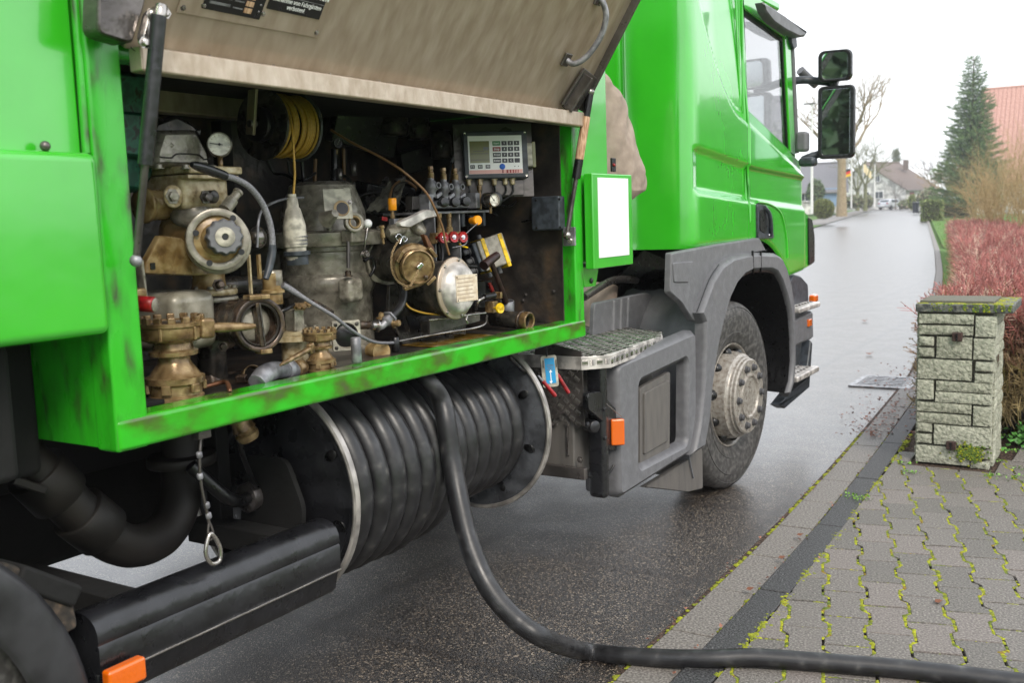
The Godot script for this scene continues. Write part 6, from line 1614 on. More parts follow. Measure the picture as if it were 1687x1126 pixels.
func make_valves(t: Node3D) -> void:
	var up = V(0, 1, 0)
	# capped coupling with chain
	var p1 = Vector3(2.674, 1.381, -2.03)
	var p0 = Vector3(2.81, 1.406, -2.26)
	var ax = (p1 - p0).normalized()
	var k = 0.002
	var L = (p1 - p0).length()
	var o = part("capped_coupling", lathe([[40 * k, 0.0], [41 * k, 0.03], [34 * k, 0.06], [31 * k, 0.09], [31 * k, L - 0.05], [34 * k, L - 0.045]], aim(p0, ax), 40), M.cast_dark, t, "hose coupling closed by a brass cap on a chain")
	part("cap_ring", lathe([[28 * k, L - 0.06], [36 * k, L - 0.06], [37 * k, L - 0.05], [37 * k, L - 0.03], [35 * k, L - 0.022], [29 * k, L - 0.02]], aim(p0, ax), 44), M.brass, o)
	part("cap", lathe([[28 * k, -0.03], [29 * k, 0.0], [29 * k, 0.008], [27 * k, 0.010], [25.5 * k, 0.006], [25 * k, 0.002], [0, 0.001]], aim(p1, ax), 44, 50), M.brass, o)
	var f = facing(p1 + ax * 0.004, ax)
	for q in [[-27, 16, 60.0], [25, 20, -50.0], [-12, -30, 15.0], [22, -22, 40.0]]: part("claw", box(V(20 * k, 6 * k, 0.022), Transform3D(f.basis * Basis(V(0, 0, 1), deg_to_rad(q[2])), f * V(q[0] * k * 1.12, q[1] * k * 1.12, -0.012)), 0.003, 2), M.brass, o)
	part("cap_eye", box(V(12 * k, 7 * k, 0.012), Transform3D(f.basis * Basis(V(0, 0, 1), 0.7), f * V(2 * k, 2 * k, 0.006)), 0.003), M.chrome, o)
	part("cap_pin", cyl(3.5 * k, 0.012, aim(f * V(13 * k, -17 * k, 0), ax)), M.bronze_dark, o)
	part("mount_flange", prism(round_poly([Vector2(-50, 10), Vector2(-38, -38), Vector2(0, -50), Vector2(30, -42), Vector2(48, 8), Vector2(36, 45), Vector2(-10, 52)].map(func(q): return q * k), 0.02, 5), 0.02, facing(p0 + ax * 0.01, ax), 0.004), M.cast_grey, o)
	part("valve_top", ball(33 * k, at(Vector3(2.798, 1.496, -2.17)), 20, V(1.1, 0.75, 1.0)), M.cast_grey, o)
	part("top_boss", cyl(15 * k, 0.03, aim(Vector3(2.775, 1.5, -2.11), V(0.2, 0.55, 0.8)), 0.006), M.cast_grey, o)
	part("top_pipe", tube([Vector3(2.667, 1.495, -2.14), Vector3(2.704, 1.498, -2.13), Vector3(2.76, 1.501, -2.14)], 0.014, 12, 4), M.cast_grey, o)
	part("swing_lever", prism(round_poly([Vector2(2.624, 1.53), Vector2(2.659, 1.537), Vector2(2.779, 1.57), Vector2(2.845, 1.565), Vector2(2.843, 1.544), Vector2(2.776, 1.537), Vector2(2.683, 1.509), Vector2(2.632, 1.514)], 0.006, 3), 0.016, at(V(0, 0, -2.075)), 0.004), M.aluminium, o)
	part("side_lever", prism(round_poly([Vector2(2.736, 1.487), Vector2(2.759, 1.482), Vector2(2.8, 1.432), Vector2(2.772, 1.421)], 0.004, 3), 0.014, at(V(0, 0, -2.06)), 0.003), M.copper, o)
	# chain of small links
	var path = smooth_path([Vector3(2.575, 1.476, -2.02), Vector3(2.545, 1.45, -2.02), Vector3(2.527, 1.418, -2.02), Vector3(2.527, 1.378, -2.02), Vector3(2.55, 1.345, -2.02), Vector3(2.573, 1.328, -2.01), Vector3(2.579, 1.328, -1.99), Vector3(2.6, 1.35, -1.985), Vector3(2.618, 1.374, -1.985)], 4)
	var total = 0.0
	for i in path.size() - 1: total += path[i].distance_to(path[i + 1])
	var link = tube([V(0.0026, 0, -0.0035), V(0.0026, 0, 0.0035), V(0.0015, 0, 0.0062), V(-0.0015, 0, 0.0062), V(-0.0026, 0, 0.0035), V(-0.0026, 0, -0.0035), V(-0.0015, 0, -0.0062), V(0.0015, 0, -0.0062)], 0.0011, 5, 2, true).mesh()
	var n = int(total / 0.0088)
	for i in n:
		var d = total * (i + 0.5) / n
		var j = 0
		while j < path.size() - 2 and d > path[j].distance_to(path[j + 1]):
			d -= path[j].distance_to(path[j + 1])
			j += 1
		var dir = (path[j + 1] - path[j]).normalized()
		var x = aim(path[j] + dir * d, dir, V(0, 0, 1))
		mesh_at("chain_link", link, M.brass, o, Transform3D(Basis(x.basis.x, -x.basis.z, x.basis.y) * Basis(V(0, 0, 1), PI / 2 * (i % 2)), x.origin - t.position))
	part("chain_hook", tube([Vector3(2.568, 1.468, -2.02), Vector3(2.554, 1.482, -2.02), Vector3(2.57, 1.492, -2.02), Vector3(2.591, 1.479, -2.02), Vector3(2.596, 1.466, -2.02), Vector3(2.613, 1.475, -2.02), Vector3(2.591, 1.483, -2.02), Vector3(2.574, 1.461, -2.02)], 0.002, 6, 4), M.chrome, o)
	# small fittings above it
	var fi = part("yellow_fitting", cyl(0.0145, 0.0415, aim(Vector3(2.746, 1.57, -2.18), up), 0.002), M.orange, t, "small yellow banded pressure fitting")
	part("fitting_stem", lathe([[0, 0], [0.008, 0], [0.008, 0.012], [0.006, 0.014], [0.006, 0.022], [0.008, 0.024], [0.008, 0.034]], aim(Vector3(2.744, 1.543, -2.18), up), 8), M.brass, fi)
	part("fitting_foot", box(V(0.025, 0.022, 0.025), at(Vector3(2.75, 1.531, -2.18)), 0.003), M.galvanised, fi)
	part("fitting_lead", tube([Vector3(2.749, 1.611, -2.18), Vector3(2.783, 1.643, -2.2), Vector3(2.879, 1.667, -2.25), Vector3(2.994, 1.675, -2.3)], 0.003, 6, 6), M.rubber, fi)
	part("red_tag", box(V(0.028, 0.013, 0.003), at(Vector3(2.676, 1.542, -2.16), V(0, 0, -8)), 0.001), M.red, t)
	part("bleed_valve", lathe([[0, 0], [0.004, 0.0], [0.004, 0.018], [0.008, 0.02], [0.008, 0.034], [0.006, 0.036], [0.006, 0.05], [0.009, 0.052], [0.009, 0.06], [0, 0.06]], aim(Vector3(2.59, 1.461, -2.1), V(-0.1, 1, 0)), 10), M.brass, t)
	# round register with a paper card
	var r1 = Vector3(2.893, 1.294, -2.03)
	var rk = 0.0021
	var zd = V(0.0, 0.02, 1.0).normalized()
	var rg = part("register_drum", cyl(46 * rk, 0.19, aim(r1 - zd * 0.2, zd), 0.006, 44), M.cast_dark, t, "round steel register with a stained paper card on its face")
	part("register_flange", cyl(52 * rk, 0.012, aim(r1 - zd * 0.012, zd), 0.003, 52), M.steel_brown, rg)
	part("register_dome", lathe([[44 * rk, 0.0], [43 * rk, 0.012], [39 * rk, 0.026], [34 * rk, 0.033], [26 * rk, 0.035], [0, 0.036]], aim(r1, zd), 52, 60), M.aluminium, rg)
	flange_bolts(rg, r1, zd, 48 * rk, 7, M.steel_bright, 0.005)
	var pf = facing(r1 + zd * 0.036, zd)
	part("paper_card", box(V(62 * rk, 44 * rk, 0.0012), Transform3D(pf.basis * Basis(V(0, 0, 1), -0.02), pf * V(6 * rk, 0, 0)), 0.0), M.paper, rg)
	for i in 6:
		var w = rng.randf_range(42, 54)
		part("card_line", box(V(w * rk, 1.3 * rk, 0.0004), Transform3D(pf.basis, pf * V((4 - (54 - w) * 0.5) * rk, (16 - i * 6.4) * rk, 0.0009)), 0.0), M.ink, rg)
	for s in [[-1, -1], [-1, 1], [1, 1]]: part("card_pin", ball(1.3 * rk, at(pf * V((6 + 28 * s[0]) * rk, 19 * s[1] * rk, 0.001)), 8), M.steel_dark, rg)
	part("latch", tube([Vector3(2.91, 1.197, -2), Vector3(2.887, 1.185, -1.99), Vector3(2.897, 1.173, -1.99)], 0.004, 8, 3), M.steel_bright, rg)
	var bp = part("register_bracket", prism(round_poly([Vector2(2.735, 1.315), Vector2(2.779, 1.316), Vector2(2.818, 1.234), Vector2(3.099, 1.163), Vector2(3.112, 1.057), Vector2(2.794, 1.101), Vector2(2.721, 1.211)], 0.01, 3), 0.012, at(V(0, 0, -2.212)), 0.002), M.cast_dark, t)
	part("bracket_slot", prism(round_poly([Vector2(2.817, 1.202), Vector2(2.879, 1.183), Vector2(2.911, 1.122), Vector2(2.846, 1.13)], 0.008, 3), 0.003, at(V(0, 0, -2.2)), 0.0), M.black, bp)
	part("bracket_slot", prism(round_poly([Vector2(2.749, 1.219), Vector2(2.789, 1.205), Vector2(2.812, 1.142), Vector2(2.772, 1.153)], 0.008, 3), 0.003, at(V(0, 0, -2.2)), 0.0), M.black, bp)
	part("base_plate", prism([Vector2(2.81, 1.188), Vector2(3.127, 1.188), Vector2(3.124, 1.152), Vector2(2.807, 1.138)], 0.01, at(V(0, 0, -2.1)), 0.002), M.steel_dark, bp)
	part("base_rail", tube([Vector3(2.762, 1.194, -2.06), Vector3(3.117, 1.185, -2.06)], 0.004, 6, 1), M.steel_bright, bp)
	part("base_block", prism([Vector2(2.834, 1.139), Vector2(2.837, 1.181), Vector2(3.047, 1.17), Vector2(3.043, 1.11)], 0.05, at(V(0, 0, -2.15)), 0.003), M.cast_dark, bp)
	# valve shelf: plate, two legs, manifold with three valves and black knobs
	var sk = 0.0023
	var sh = part("valve_shelf", prism([Vector2(2.842, 1.562), Vector2(3.333, 1.565), Vector2(3.332, 1.556), Vector2(2.841, 1.554)], 0.14, at(V(0, 0, -2.30)), 0.001), M.galvanised, t, "steel shelf carrying a row of small grey valves")
	for q in [Vector2(2.974, 1.556), Vector2(3.131, 1.554)]: part("shelf_leg", box(V(0.006, 0.17, 0.10), at(V(q.x, q.y - 0.085, -2.22)), 0.001), M.galvanised, sh)
	part("manifold", prism([Vector2(2.967, 1.573), Vector2(2.97, 1.603), Vector2(3.289, 1.611), Vector2(3.287, 1.574)], 0.06, at(V(0, 0, -2.26)), 0.004), M.galvanised, sh)
	part("side_block", prism([Vector2(2.895, 1.571), Vector2(2.899, 1.62), Vector2(2.953, 1.62), Vector2(2.949, 1.573)], 0.03, at(V(0, 0, -2.24)), 0.003), M.steel_dark, sh)
	for q in [Vector2(2.953, 1.596), Vector2(3.254, 1.602)]: part("end_block", box(V(12 * sk, 26 * sk, 0.05), at(V(q.x, q.y, -2.19)), 0.005), M.galvanised, sh)
	for q in [Vector3(2.977, 1.615, -2.18), Vector3(3.055, 1.611, -2.18), Vector3(3.129, 1.611, -2.18)]:
		var vv = part("small_valve", lathe([[0, 0], [6 * sk, 0], [6 * sk, 8 * sk], [9.5 * sk, 11 * sk], [10 * sk, 18 * sk], [7 * sk, 24 * sk], [5 * sk, 26 * sk], [5 * sk, 30 * sk]], aim(q, V(-0.05, 1, 0)), 16, 50), M.galvanised, sh)
		part("valve_brass", lathe([[5.5 * sk, 0], [5.5 * sk, 9 * sk], [4 * sk, 10 * sk], [4 * sk, 13 * sk], [5 * sk, 14 * sk], [4.5 * sk, 19 * sk], [0, 19 * sk]], aim(q + V(-0.002, 29 * sk, 0), V(-0.05, 1, 0)), 8), M.brass, sh)
		part("valve_port", pipe(5.5 * sk, 0.02, 3.2 * sk, aim(q + V(0.01, 17 * sk, 0.008), V(-0.2, 0.1, 1)), 14), M.galvanised, sh)
		part("valve_arm", box(V(16 * sk, 6 * sk, 0.012), at(q + V(10 * sk, 3 * sk, 0.012), V(0, 0, 25)), 0.003), M.galvanised, sh)
	for q in [Vector3(2.98, 1.596, -2.13), Vector3(3.049, 1.596, -2.13), Vector3(3.119, 1.598, -2.13)]:
		part("black_knob", lathe([[4 * sk, -0.04], [4 * sk, -0.012], [8 * sk, -0.010], [8.2 * sk, 0.0], [7 * sk, 0.008], [3 * sk, 0.010], [0, 0.010]], aim(q, V(-0.45, 0.1, 0.88)), 18, 50), M.black_paint, sh)
	# brass block with three red knobs
	var bb = part("brass_block", prism([Vector2(2.963, 1.448), Vector2(2.966, 1.487), Vector2(3.124, 1.489), Vector2(3.121, 1.448)], 0.03, at(V(0, 0, -2.19)), 0.003), M.brass, t, "brass valve block with three red knobs")
	for q in [Vector3(2.926, 1.47, -2.1), Vector3(2.99, 1.47, -2.1), Vector3(3.047, 1.468, -2.1)]:
		var d = V(-0.35, 0.05, 0.93)
		part("red_knob", lathe([[3 * sk, -0.045], [3 * sk, -0.02], [7 * sk, -0.018], [8.5 * sk, -0.010], [9 * sk, 0.0], [8.2 * sk, 0.004], [5 * sk, 0.002], [0, 0.002]], aim(q, d), 20, 50), M.red, bb)
		part("knob_screw", bolt(2.5 * sk, 0.006, aim(q + d * 0.002, d)), M.chrome, bb)
	for q in [Vector3(3.002, 1.488, -2.17), Vector3(3.063, 1.489, -2.17)]: part("block_fitting", lathe([[6 * sk, 0], [6 * sk, 6 * sk], [4 * sk, 8 * sk], [4 * sk, 22 * sk], [5 * sk, 23 * sk], [5 * sk, 30 * sk]], aim(q, V(-0.05, 1, 0)), 8), M.brass, bb)
	part("yellow_lead", tube([Vector3(3.076, 1.443, -2.14), Vector3(3.084, 1.434, -2.13), Vector3(3.13, 1.427, -2.14)], 0.004, 6, 4), M.yellow, bb)
	part("grey_lead", tube([Vector3(3.067, 1.48, -2.1), Vector3(3.108, 1.499, -2.1), Vector3(3.146, 1.516, -2.1)], 0.002, 6, 3), M.cable_grey, bb)
	part("grey_lead", tube([Vector3(3.059, 1.456, -2.09), Vector3(3.053, 1.439, -2.1), Vector3(3.004, 1.432, -2.12)], 0.0025, 6, 3), M.cable_grey, bb)
	# orange button, small gauge with brass cross
	var ob = part("orange_button", lathe([[0.012, -0.05], [0.014, -0.02], [7.5 * sk, -0.018], [8 * sk, -0.004], [7 * sk, 0.0], [0, 0.001]], aim(Vector3(3.151, 1.527, -2.1), V(-0.4, 0.02, 0.9)), 24), M.orange, t, "round orange button under the valve shelf")
	part("button_body", box(V(36 * sk, 18 * sk, 0.06), at(Vector3(3.231, 1.526, -2.19)), 0.006), M.black, ob)
	for q in [Vector2(3.153, 1.534), Vector2(3.294, 1.534)]: part("button_post", box(V(7 * sk, 26 * sk, 0.03), at(V(q.x, q.y, -2.18)), 0.004), M.box_grey, ob)
	gauge(t, Vector3(3.197, 1.6, -2.06), V(-0.35, 0.02, 0.93), 0.0249, false, 130.0, "tiny white gauge in a black holder beside the valves")
	part("gauge_holder", cyl(0.0289, 0.07, aim(Vector3(3.26, 1.602, -2.12) - V(-0.35, 0.02, 0.93) * 0.02, V(-0.35, 0.02, 0.93)), 0.004), M.black, t)
	part("brass_cross", lathe([[0.007, 0], [0.007, 0.02], [0.011, 0.022], [0.011, 0.04], [0.007, 0.042], [0.007, 0.07], [0.010, 0.072], [0.010, 0.09], [0.005, 0.092], [0.005, 0.115], [0, 0.115]], aim(Vector3(3.286, 1.569, -2.18), up), 8), M.brass, t)
	# strapped control box hanging askew
	var bx = Transform3D(Basis.from_euler(V(deg_to_rad(-8.0), deg_to_rad(-28.0), 0)) * Basis(V(0, 0, 1), deg_to_rad(15.0)), Vector3(3.401, 1.395, -2.22))
	var cb = part("control_box", box(V(0.125, 0.125, 0.09), bx, 0.006, 2), M.cast_grey, t, "grey box tied with two yellow straps")
	part("box_side", box(V(0.02, 0.120, 0.10), bx * at(V(-0.073, 0, -0.01)), 0.006), M.box_grey, cb)
	for x in [-0.036, 0.045]: part("yellow_strap", box(V(0.018, 0.137, 0.0945), bx * at(V(x, -0.003 if x < 0 else -0.008, 0.0015)), 0.003), M.yellow, cb)
	for y in [-0.045, -0.005, 0.035]: part("cable_gland", bolt(0.012, 0.028, Transform3D(bx.basis * Basis(V(0, 0, 1), PI / 2), bx * V(-0.083, y, 0))), M.plastic, cb)
	for x in [-0.03, 0.02]: part("cable_gland", bolt(0.011, 0.03, Transform3D(bx.basis * Basis(V(0, 0, 1), PI), bx * V(x, -0.063, 0))), M.plastic, cb)
	part("cable_gland", bolt(0.010, 0.02, bx * at(V(-0.02, 0.063, 0))), M.plastic, cb)
	# black siren-like unit with a red mark, brass block with a yellow tap
	var bu = part("black_unit", lathe([[0, 0], [0.055, 0], [0.058, 0.02], [0.048, 0.03], [0.044, 0.06], [0.05, 0.085], [0.052, 0.10], [0, 0.105]], aim(Vector3(3.317, 1.188, -2.22), up), 28), M.black_paint, t)
	part("red_mark", prism([Vector2(3.297, 1.282), Vector2(3.314, 1.283), Vector2(3.339, 1.248), Vector2(3.321, 1.244)], 0.006, at(V(0, 0, -2.165)), 0.001), M.red, bu)
	part("unit_pipe", tube([Vector3(3.187, 1.19, -2.15), Vector3(3.175, 1.221, -2.13), Vector3(3.211, 1.235, -2.12), Vector3(3.263, 1.235, -2.12)], 0.007, 8, 5), M.steel_bright, bu)
	part("unit_hose", tube([Vector3(3.203, 1.235, -2.12), Vector3(3.26, 1.238, -2.11)], 0.012, 10, 1), M.rubber, bu)
	var yt = part("yellow_tap", lathe([[0.004, -0.035], [0.004, -0.012], [5 * sk, -0.010], [8.5 * sk, -0.006], [9 * sk, 0.0], [8 * sk, 0.004], [6 * sk, 0.001], [2 * sk, 0.002], [0, 0.003]], aim(Vector3(3.218, 1.193, -2.06), V(-0.25, 0.03, 0.96)), 24, 40), M.yellow, t, "yellow tap knob on a small brass block")
	part("tap_block", box(V(0.038, 0.045, 0.04), at(Vector3(3.251, 1.194, -2.12)), 0.004), M.brass, yt)
	part("tap_block", box(V(0.016, 0.026, 0.03), at(Vector3(3.286, 1.236, -2.11)), 0.003), M.brass, yt)


func make_display(t: Node3D) -> void:
	# operator panel, turned towards the street
	var dir = V(-0.74, 0.08, 0.67)
	var c = Vector3(3.35, 1.777, -2.14)
	var k = 0.0024
	var f = facing(c, dir)
	var o = part("display_panel", box(V(105 * k, 76 * k, 0.05), f * at(V(0, 0, -0.025)), 0.005, 2), M.box_grey, t, "operator panel with a small screen and a keypad")
	part("panel_face", box(V(88 * k, 61 * k, 0.003), f * at(V(-1 * k, 0, 0.0005)), 0.0005), M.white, o)
	var z = 0.0024
	part("screen", box(V(32 * k, 35 * k, 0.001), f * at(V(-26.5 * k, 4.5 * k, z)), 0.0), M.screen_lcd, o)
	for i in 3: part("screen_line", box(V([18, 30, 30][i] * k, 0.7 * k, 0.0004), f * at(V((-28 if i == 0 else -26.5) * k, [6, 2, -8][i] * k, z + 0.0008)), 0.0), M.button_grey, o)
	part("screen_digits", box(V(9 * k, 5 * k, 0.0004), f * at(V(-16 * k, 10 * k, z + 0.0008)), 0.0), M.plastic, o)
	var names = ["Start", "Stop", "Print", "Enter"]
	for i in 4:
		var y = 18 - 9.3 * i
		part("button", box(V(13 * k, 7 * k, 0.002), f * at(V(1.5 * k, y * k, z)), 0.0006), [M.button_green, M.red, M.button_grey, M.button_grey][i], o)
		mesh_at("lettering", lettering(names[i], 4.2 * k, 0.0006, true), M.white, o, Transform3D(f.basis, f * V(1.5 * k, y * k, z + 0.0013) - t.position))
		for j in 3:
			part("button", box(V(8.6 * k, 7 * k, 0.002), f * at(V((14 + 10.2 * j) * k, y * k, z)), 0.0006), M.button_grey, o)
			var s = "C" if i == 3 and j == 1 else "0" if i == 3 and j == 0 else "" if i == 3 else str(i * 3 + j + 1)
			if s: mesh_at("lettering", lettering(s, 4.2 * k, 0.0006, true), M.white, o, Transform3D(f.basis, f * V((14 + 10.2 * j) * k, y * k, z + 0.0013) - t.position))
	for j in 3:
		part("button", box(V(7.4 * k, 6 * k, 0.002), f * at(V((-39 + 12.5 * j) * k, -19 * k, z)), 0.0006), M.button_grey, o)
		mesh_at("lettering", lettering("F%d" % (j + 1), 4.0 * k, 0.0006, true), M.white, o, Transform3D(f.basis, f * V((-39 + 12.5 * j) * k, -19 * k, z + 0.0013) - t.position))
	part("blue_dot", cyl(4.7 * k, 0.0016, aim(f * V(9.5 * k, -19.5 * k, z), dir), 0.0003), M.blue, o)
	part("pink_band", box(V(87 * k, 6 * k, 0.0008), f * at(V(-1 * k, -27.3 * k, z)), 0.0), M.pink, o)
	for i in 7: part("band_mark", box(V([2, 3, 2.6, 2, 1.2, 1, 1][i] * k, 5 * k, 0.0006), f * at(V((10 + [0, 7.5, 12.5, 17, 20.5, 23, 25.5][i]) * k, -27.3 * k, z + 0.0005)), 0.0), M.red, o)
	for q in [[-49, -34], [49, -34], [49, 34], [-49, 34]]: part("screw", lathe([[2.4 * k, 0], [2.2 * k, 0.0015], [1.2 * k, 0.001], [0, 0.0005]], aim(f * V(q[0] * k, q[1] * k, 0.0005), dir), 14), M.steel_bright, o)
	for q in [30.0, 32.0]: part("panel_led", box(V(1.4 * k, 1.4 * k, 0.0006), f * at(V(q * k + 2 * k * (q - 30.0), -19.5 * k, z)), 0.0), M.black, o)
	# plug on its side, glands and leads below, mounting plate behind
	part("side_plug", box(V(11 * k, 38 * k, 0.03), f * at(V(57 * k, 0, -0.03)), 0.004), M.offwhite, o)
	part("plug_rim", box(V(6 * k, 42 * k, 0.035), f * at(V(64 * k, 0, -0.032)), 0.003), M.screen_lcd, o)
	for x in [-45, -26, -3, 15, 27]:
		part("cable_gland", bolt(4.2 * k, 11 * k, Transform3D(f.basis * Basis(V(0, 0, 1), PI), f * V(x * k, -37 * k, -0.025))), M.cast_cream, o)
		var a = f * V(x * k, -47 * k, -0.025)
		part("cable", tube([a, a + V(0.0, -0.03, 0.0), a + V(-0.02, -0.06, -0.03), a + V(-0.05, -0.075, -0.08)], 0.004, 8, 5), M.rubber, o)
	part("mounting_plate", box(V(130 * k, 120 * k, 0.004), f * at(V(0 * k, -6 * k, -0.06)), 0.001), M.steel_dark, o)
	part("lower_tray", box(V(50 * k, 26 * k, 0.05), f * at(V(22 * k, -52 * k, -0.06)), 0.004), M.steel_dark, o)
	for q in [[Vector3(3.314, 1.797, -2.3), Vector3(3.278, 1.754, -2.3)], [Vector3(3.349, 1.77, -2.3), Vector3(3.309, 1.726, -2.3)]]:
		var pr = part("probe_plug", tube([q[0], q[1]], 0.006, 8, 1), M.galvanised, o)
		part("probe_lead", tube([q[1], q[1] + V(-0.02, -0.06, 0.0), q[1] + V(-0.02, -0.14, -0.02)], 0.0035, 8, 5), M.rubber, o)



func make_things() -> void:
	# delivery hose: wound on the reel, then over the road onto the pavement
	var c = V(0, 0.712, -2.285)
	var hr = 0.0315
	var h = thing("delivery_hose", "thick black rubber delivery hose wound on the reel and trailing across the road", "hose", V(3.0, GR, -1.7))
	for i in 14:
		var x = 2.25 + i * 0.078
		for l in (2 if i < 7 else 1):
			var r = 0.236 + l * 0.062
			var pts = []
			var lean = rng.randf_range(0.006, 0.020)
			var ph = rng.randf_range(-0.5, 0.5)
			var sag = rng.randf_range(-0.006, 0.006)
			for k in 40:
				var a = TAU * k / 40
				pts.append(V(x + lean * sin(a + ph) + rng.randf_range(-0.0015, 0.0015) + (0.03 if l == 1 else 0.0), c.y + (r + sag) * cos(a), c.z + (r + sag * 0.5) * sin(a)))
			part("hose_coil", tube(pts, 0.037, 16, 1, true), M.hose, h)
	var run = [V(2.62, 1.02, -2.38), V(2.635, 1.045, -2.26), V(2.648, 1.05, -2.13), V(2.656, 1.035, -2.04), V(2.662, 0.995, -1.988), Vector3(2.696, 0.9336, -1.972), Vector3(2.684, 0.8554, -1.945), Vector3(2.679, 0.7346, -1.925), Vector3(2.648, 0.6029, -1.88), Vector3(2.618, 0.4659, -1.82), Vector3(2.596, 0.3534, -1.74), Vector3(2.617, 0.2595, -1.66), Vector3(2.676, 0.1839, -1.58)]
	for q in [Vector3(3.048, -0.0165, -1.65), Vector3(3.076, -0.0135, -1.495), Vector3(3.108, -0.0045, -1.348), Vector3(3.151, 0.0055, -1.209), Vector3(3.212, 0.0125, -1.08), Vector3(3.272, 0.0115, -0.9104), Vector3(3.323, 0.0115, -0.7431), Vector3(3.373, 0.0115, -0.5613), Vector3(3.407, 0.0115, -0.3835), Vector3(3.44, 0.0115, -0.2125), Vector3(3.484, 0.0115, 0.0002), Vector3(3.539, 0.0115, 0.308)]: run.append(q)
	part("hose_run", tube(run, [0.028, 0.028, 0.028, 0.034, 0.035, 0.034, 0.033, 0.0325, 0.0315, 0.0315, 0.0315, 0.0315, 0.0315, 0.0315], 20, 7), M.hose, h)
	# beige cloth cover beside the cab
	var rows = []
	var nn = noise(33, 1.6, "fbm", 3)
	var nw = noise(34, 4.5, "ridge", 3)
	var left = [Vector2(4.161, 2.163), Vector2(4.123, 2.114), Vector2(4.107, 2.047), Vector2(4.098, 1.968), Vector2(4.088, 1.888), Vector2(4.09, 1.809), Vector2(4.099, 1.73), Vector2(4.113, 1.65), Vector2(4.135, 1.591)]
	var right = [Vector2(4.198, 2.166), Vector2(4.272, 2.128), Vector2(4.38, 2.07), Vector2(4.417, 1.989), Vector2(4.454, 1.908), Vector2(4.5, 1.825), Vector2(4.552, 1.726), Vector2(4.556, 1.63), Vector2(4.38, 1.573)]
	for i in 113:
		var f = i / 112.0 * 8.0
		var j = mini(int(f), 7)
		var a: Vector2 = left[j].lerp(left[j + 1], f - j)
		var b: Vector2 = right[j].lerp(right[j + 1], f - j)
		var mid = (a + b) / 2.0
		var w = maxf(0.015, (b - a).length() / 2.0)
		var row = []
		for k in 64:
			var an = TAU * k / 64
			var q = V(mid.x + w * cos(an) * 0.92, mid.y, -2.14 + (0.05 + w * 0.45) * sin(an))
			var d = nn.get_noise_3d(q.x * 2.2, q.y * 1.2, q.z * 2.2) * 0.016 + 0.0045 * sin(q.y * 42.0 + q.x * 38.0 + 5.0 * nn.get_noise_3d(q.x, q.y, 2.0)) * smoothstep(-0.35, 0.25, nn.get_noise_3d(q.x * 2.0, q.y * 2.0, 9.0)) + 0.0035 * sin(q.y * 30.0 - q.x * 60.0 + 6.0 * nn.get_noise_3d(q.y, q.x, 7.0))
			row.append(q + V(cos(an), 0, sin(an)) * d)
		rows.append(row)
	var cover = thing("cloth_cover", "crumpled beige cloth cover hanging between the tank body and the cab", "cover", V(4.2, 1.5, -2.14))
	var cs = sheet(rows, V(0, 0, 1), true)
	part("cloth", cs, M.cloth, cover)
	part("covered_body", tube([V(4.18, 1.62, -2.14), V(4.15, 1.9, -2.14), V(4.08, 2.05, -2.14)], 0.06, 12, 3), M.black, cover)
	part("fastener", box(V(0.04, 0.06, 0.01), at(Vector3(4.069, 1.749, -1.99)), 0.003), M.black, cover)
	part("red_button", ball(0.008, at(Vector3(4.059, 1.748, -1.982))), M.red, cover)
	# yellow cord on the drum with the plug hanging from it
	var dc = Vector3(2.459, 1.853, -2.4)
	var r = 0.1108
	var cord = thing("power_cord", "yellow cord wound on a drum with a pale plug hanging from its end", "cord", Vector3(2.245, 1.659, -2.15))
	for i in 19:
		var pts = []
		var rr = r * rng.randf_range(0.80, 0.90)
		for k in 36:
			var a = TAU * k / 36
			pts.append(dc + V(-0.070 + i * 0.0078 + 0.003 * sin(a + i * 1.3), rr * cos(a), rr * sin(a)))
		part("cord_winding", tube(pts, 0.0052, 6, 1, true), M.cord_yellow, cord)
	part("cord_end", tube([Vector3(2.298, 1.861, -2.2), Vector3(2.273, 1.812, -2.17), Vector3(2.257, 1.748, -2.155), Vector3(2.252, 1.685, -2.15), Vector3(2.243, 1.632, -2.15), Vector3(2.24, 1.596, -2.15)], 0.0036, 8, 6), M.cord_yellow, cord)
	var pk = 0.0018
	var pp = []
	for q in [[0, 0], [16, 0], [17, 8], [17, 24], [19, 26], [19, 60], [17, 68], [12, 88], [10, 90], [9, 104], [7, 106], [7, 112], [0, 112]]: pp.append([q[0] * pk, q[1] * pk])
	var pg = part("plug", lathe(pp, aim(Vector3(2.24, 1.421, -2.15), V(-0.03, 1, 0)), 24, 45), M.offwhite, cord, "pale grey industrial plug")
	part("plug_ring", lathe([[0, 0], [18 * pk, 0], [18 * pk, 14 * pk], [22 * pk, 16 * pk], [22 * pk, 22 * pk], [18 * pk, 23 * pk]], aim(Vector3(2.243, 1.413, -2.15), V(-0.03, 1, 0)), 24), M.box_grey, pg)
	for y in [30, 36, 42]: part("plug_rib", lathe([[19 * pk, -1.2 * pk], [20 * pk, 0], [19 * pk, 1.2 * pk]], aim(Vector3(2.24, 1.421, -2.15) + V(0, y * pk, 0), V(-0.03, 1, 0)), 24), M.plastic, pg)
	# thin brown cord sagging from the drum to the register
	var bc = thing("brown_cord", "thin brown cord sagging from the cord drum towards the register", "cord", Vector3(2.794, 1.663, -2.1))
	part("cord", tube([Vector3(2.679, 1.852, -2.38), Vector3(2.693, 1.804, -2.3), Vector3(2.713, 1.752, -2.2), Vector3(2.723, 1.704, -2.12), Vector3(2.767, 1.652, -2.08), Vector3(2.789, 1.617, -2.06), Vector3(2.814, 1.569, -2.05), Vector3(2.852, 1.507, -2.05), Vector3(2.863, 1.465, -2.05), Vector3(2.885, 1.411, -2.05)], 0.0042, 8, 6), M.cord_brown, bc)
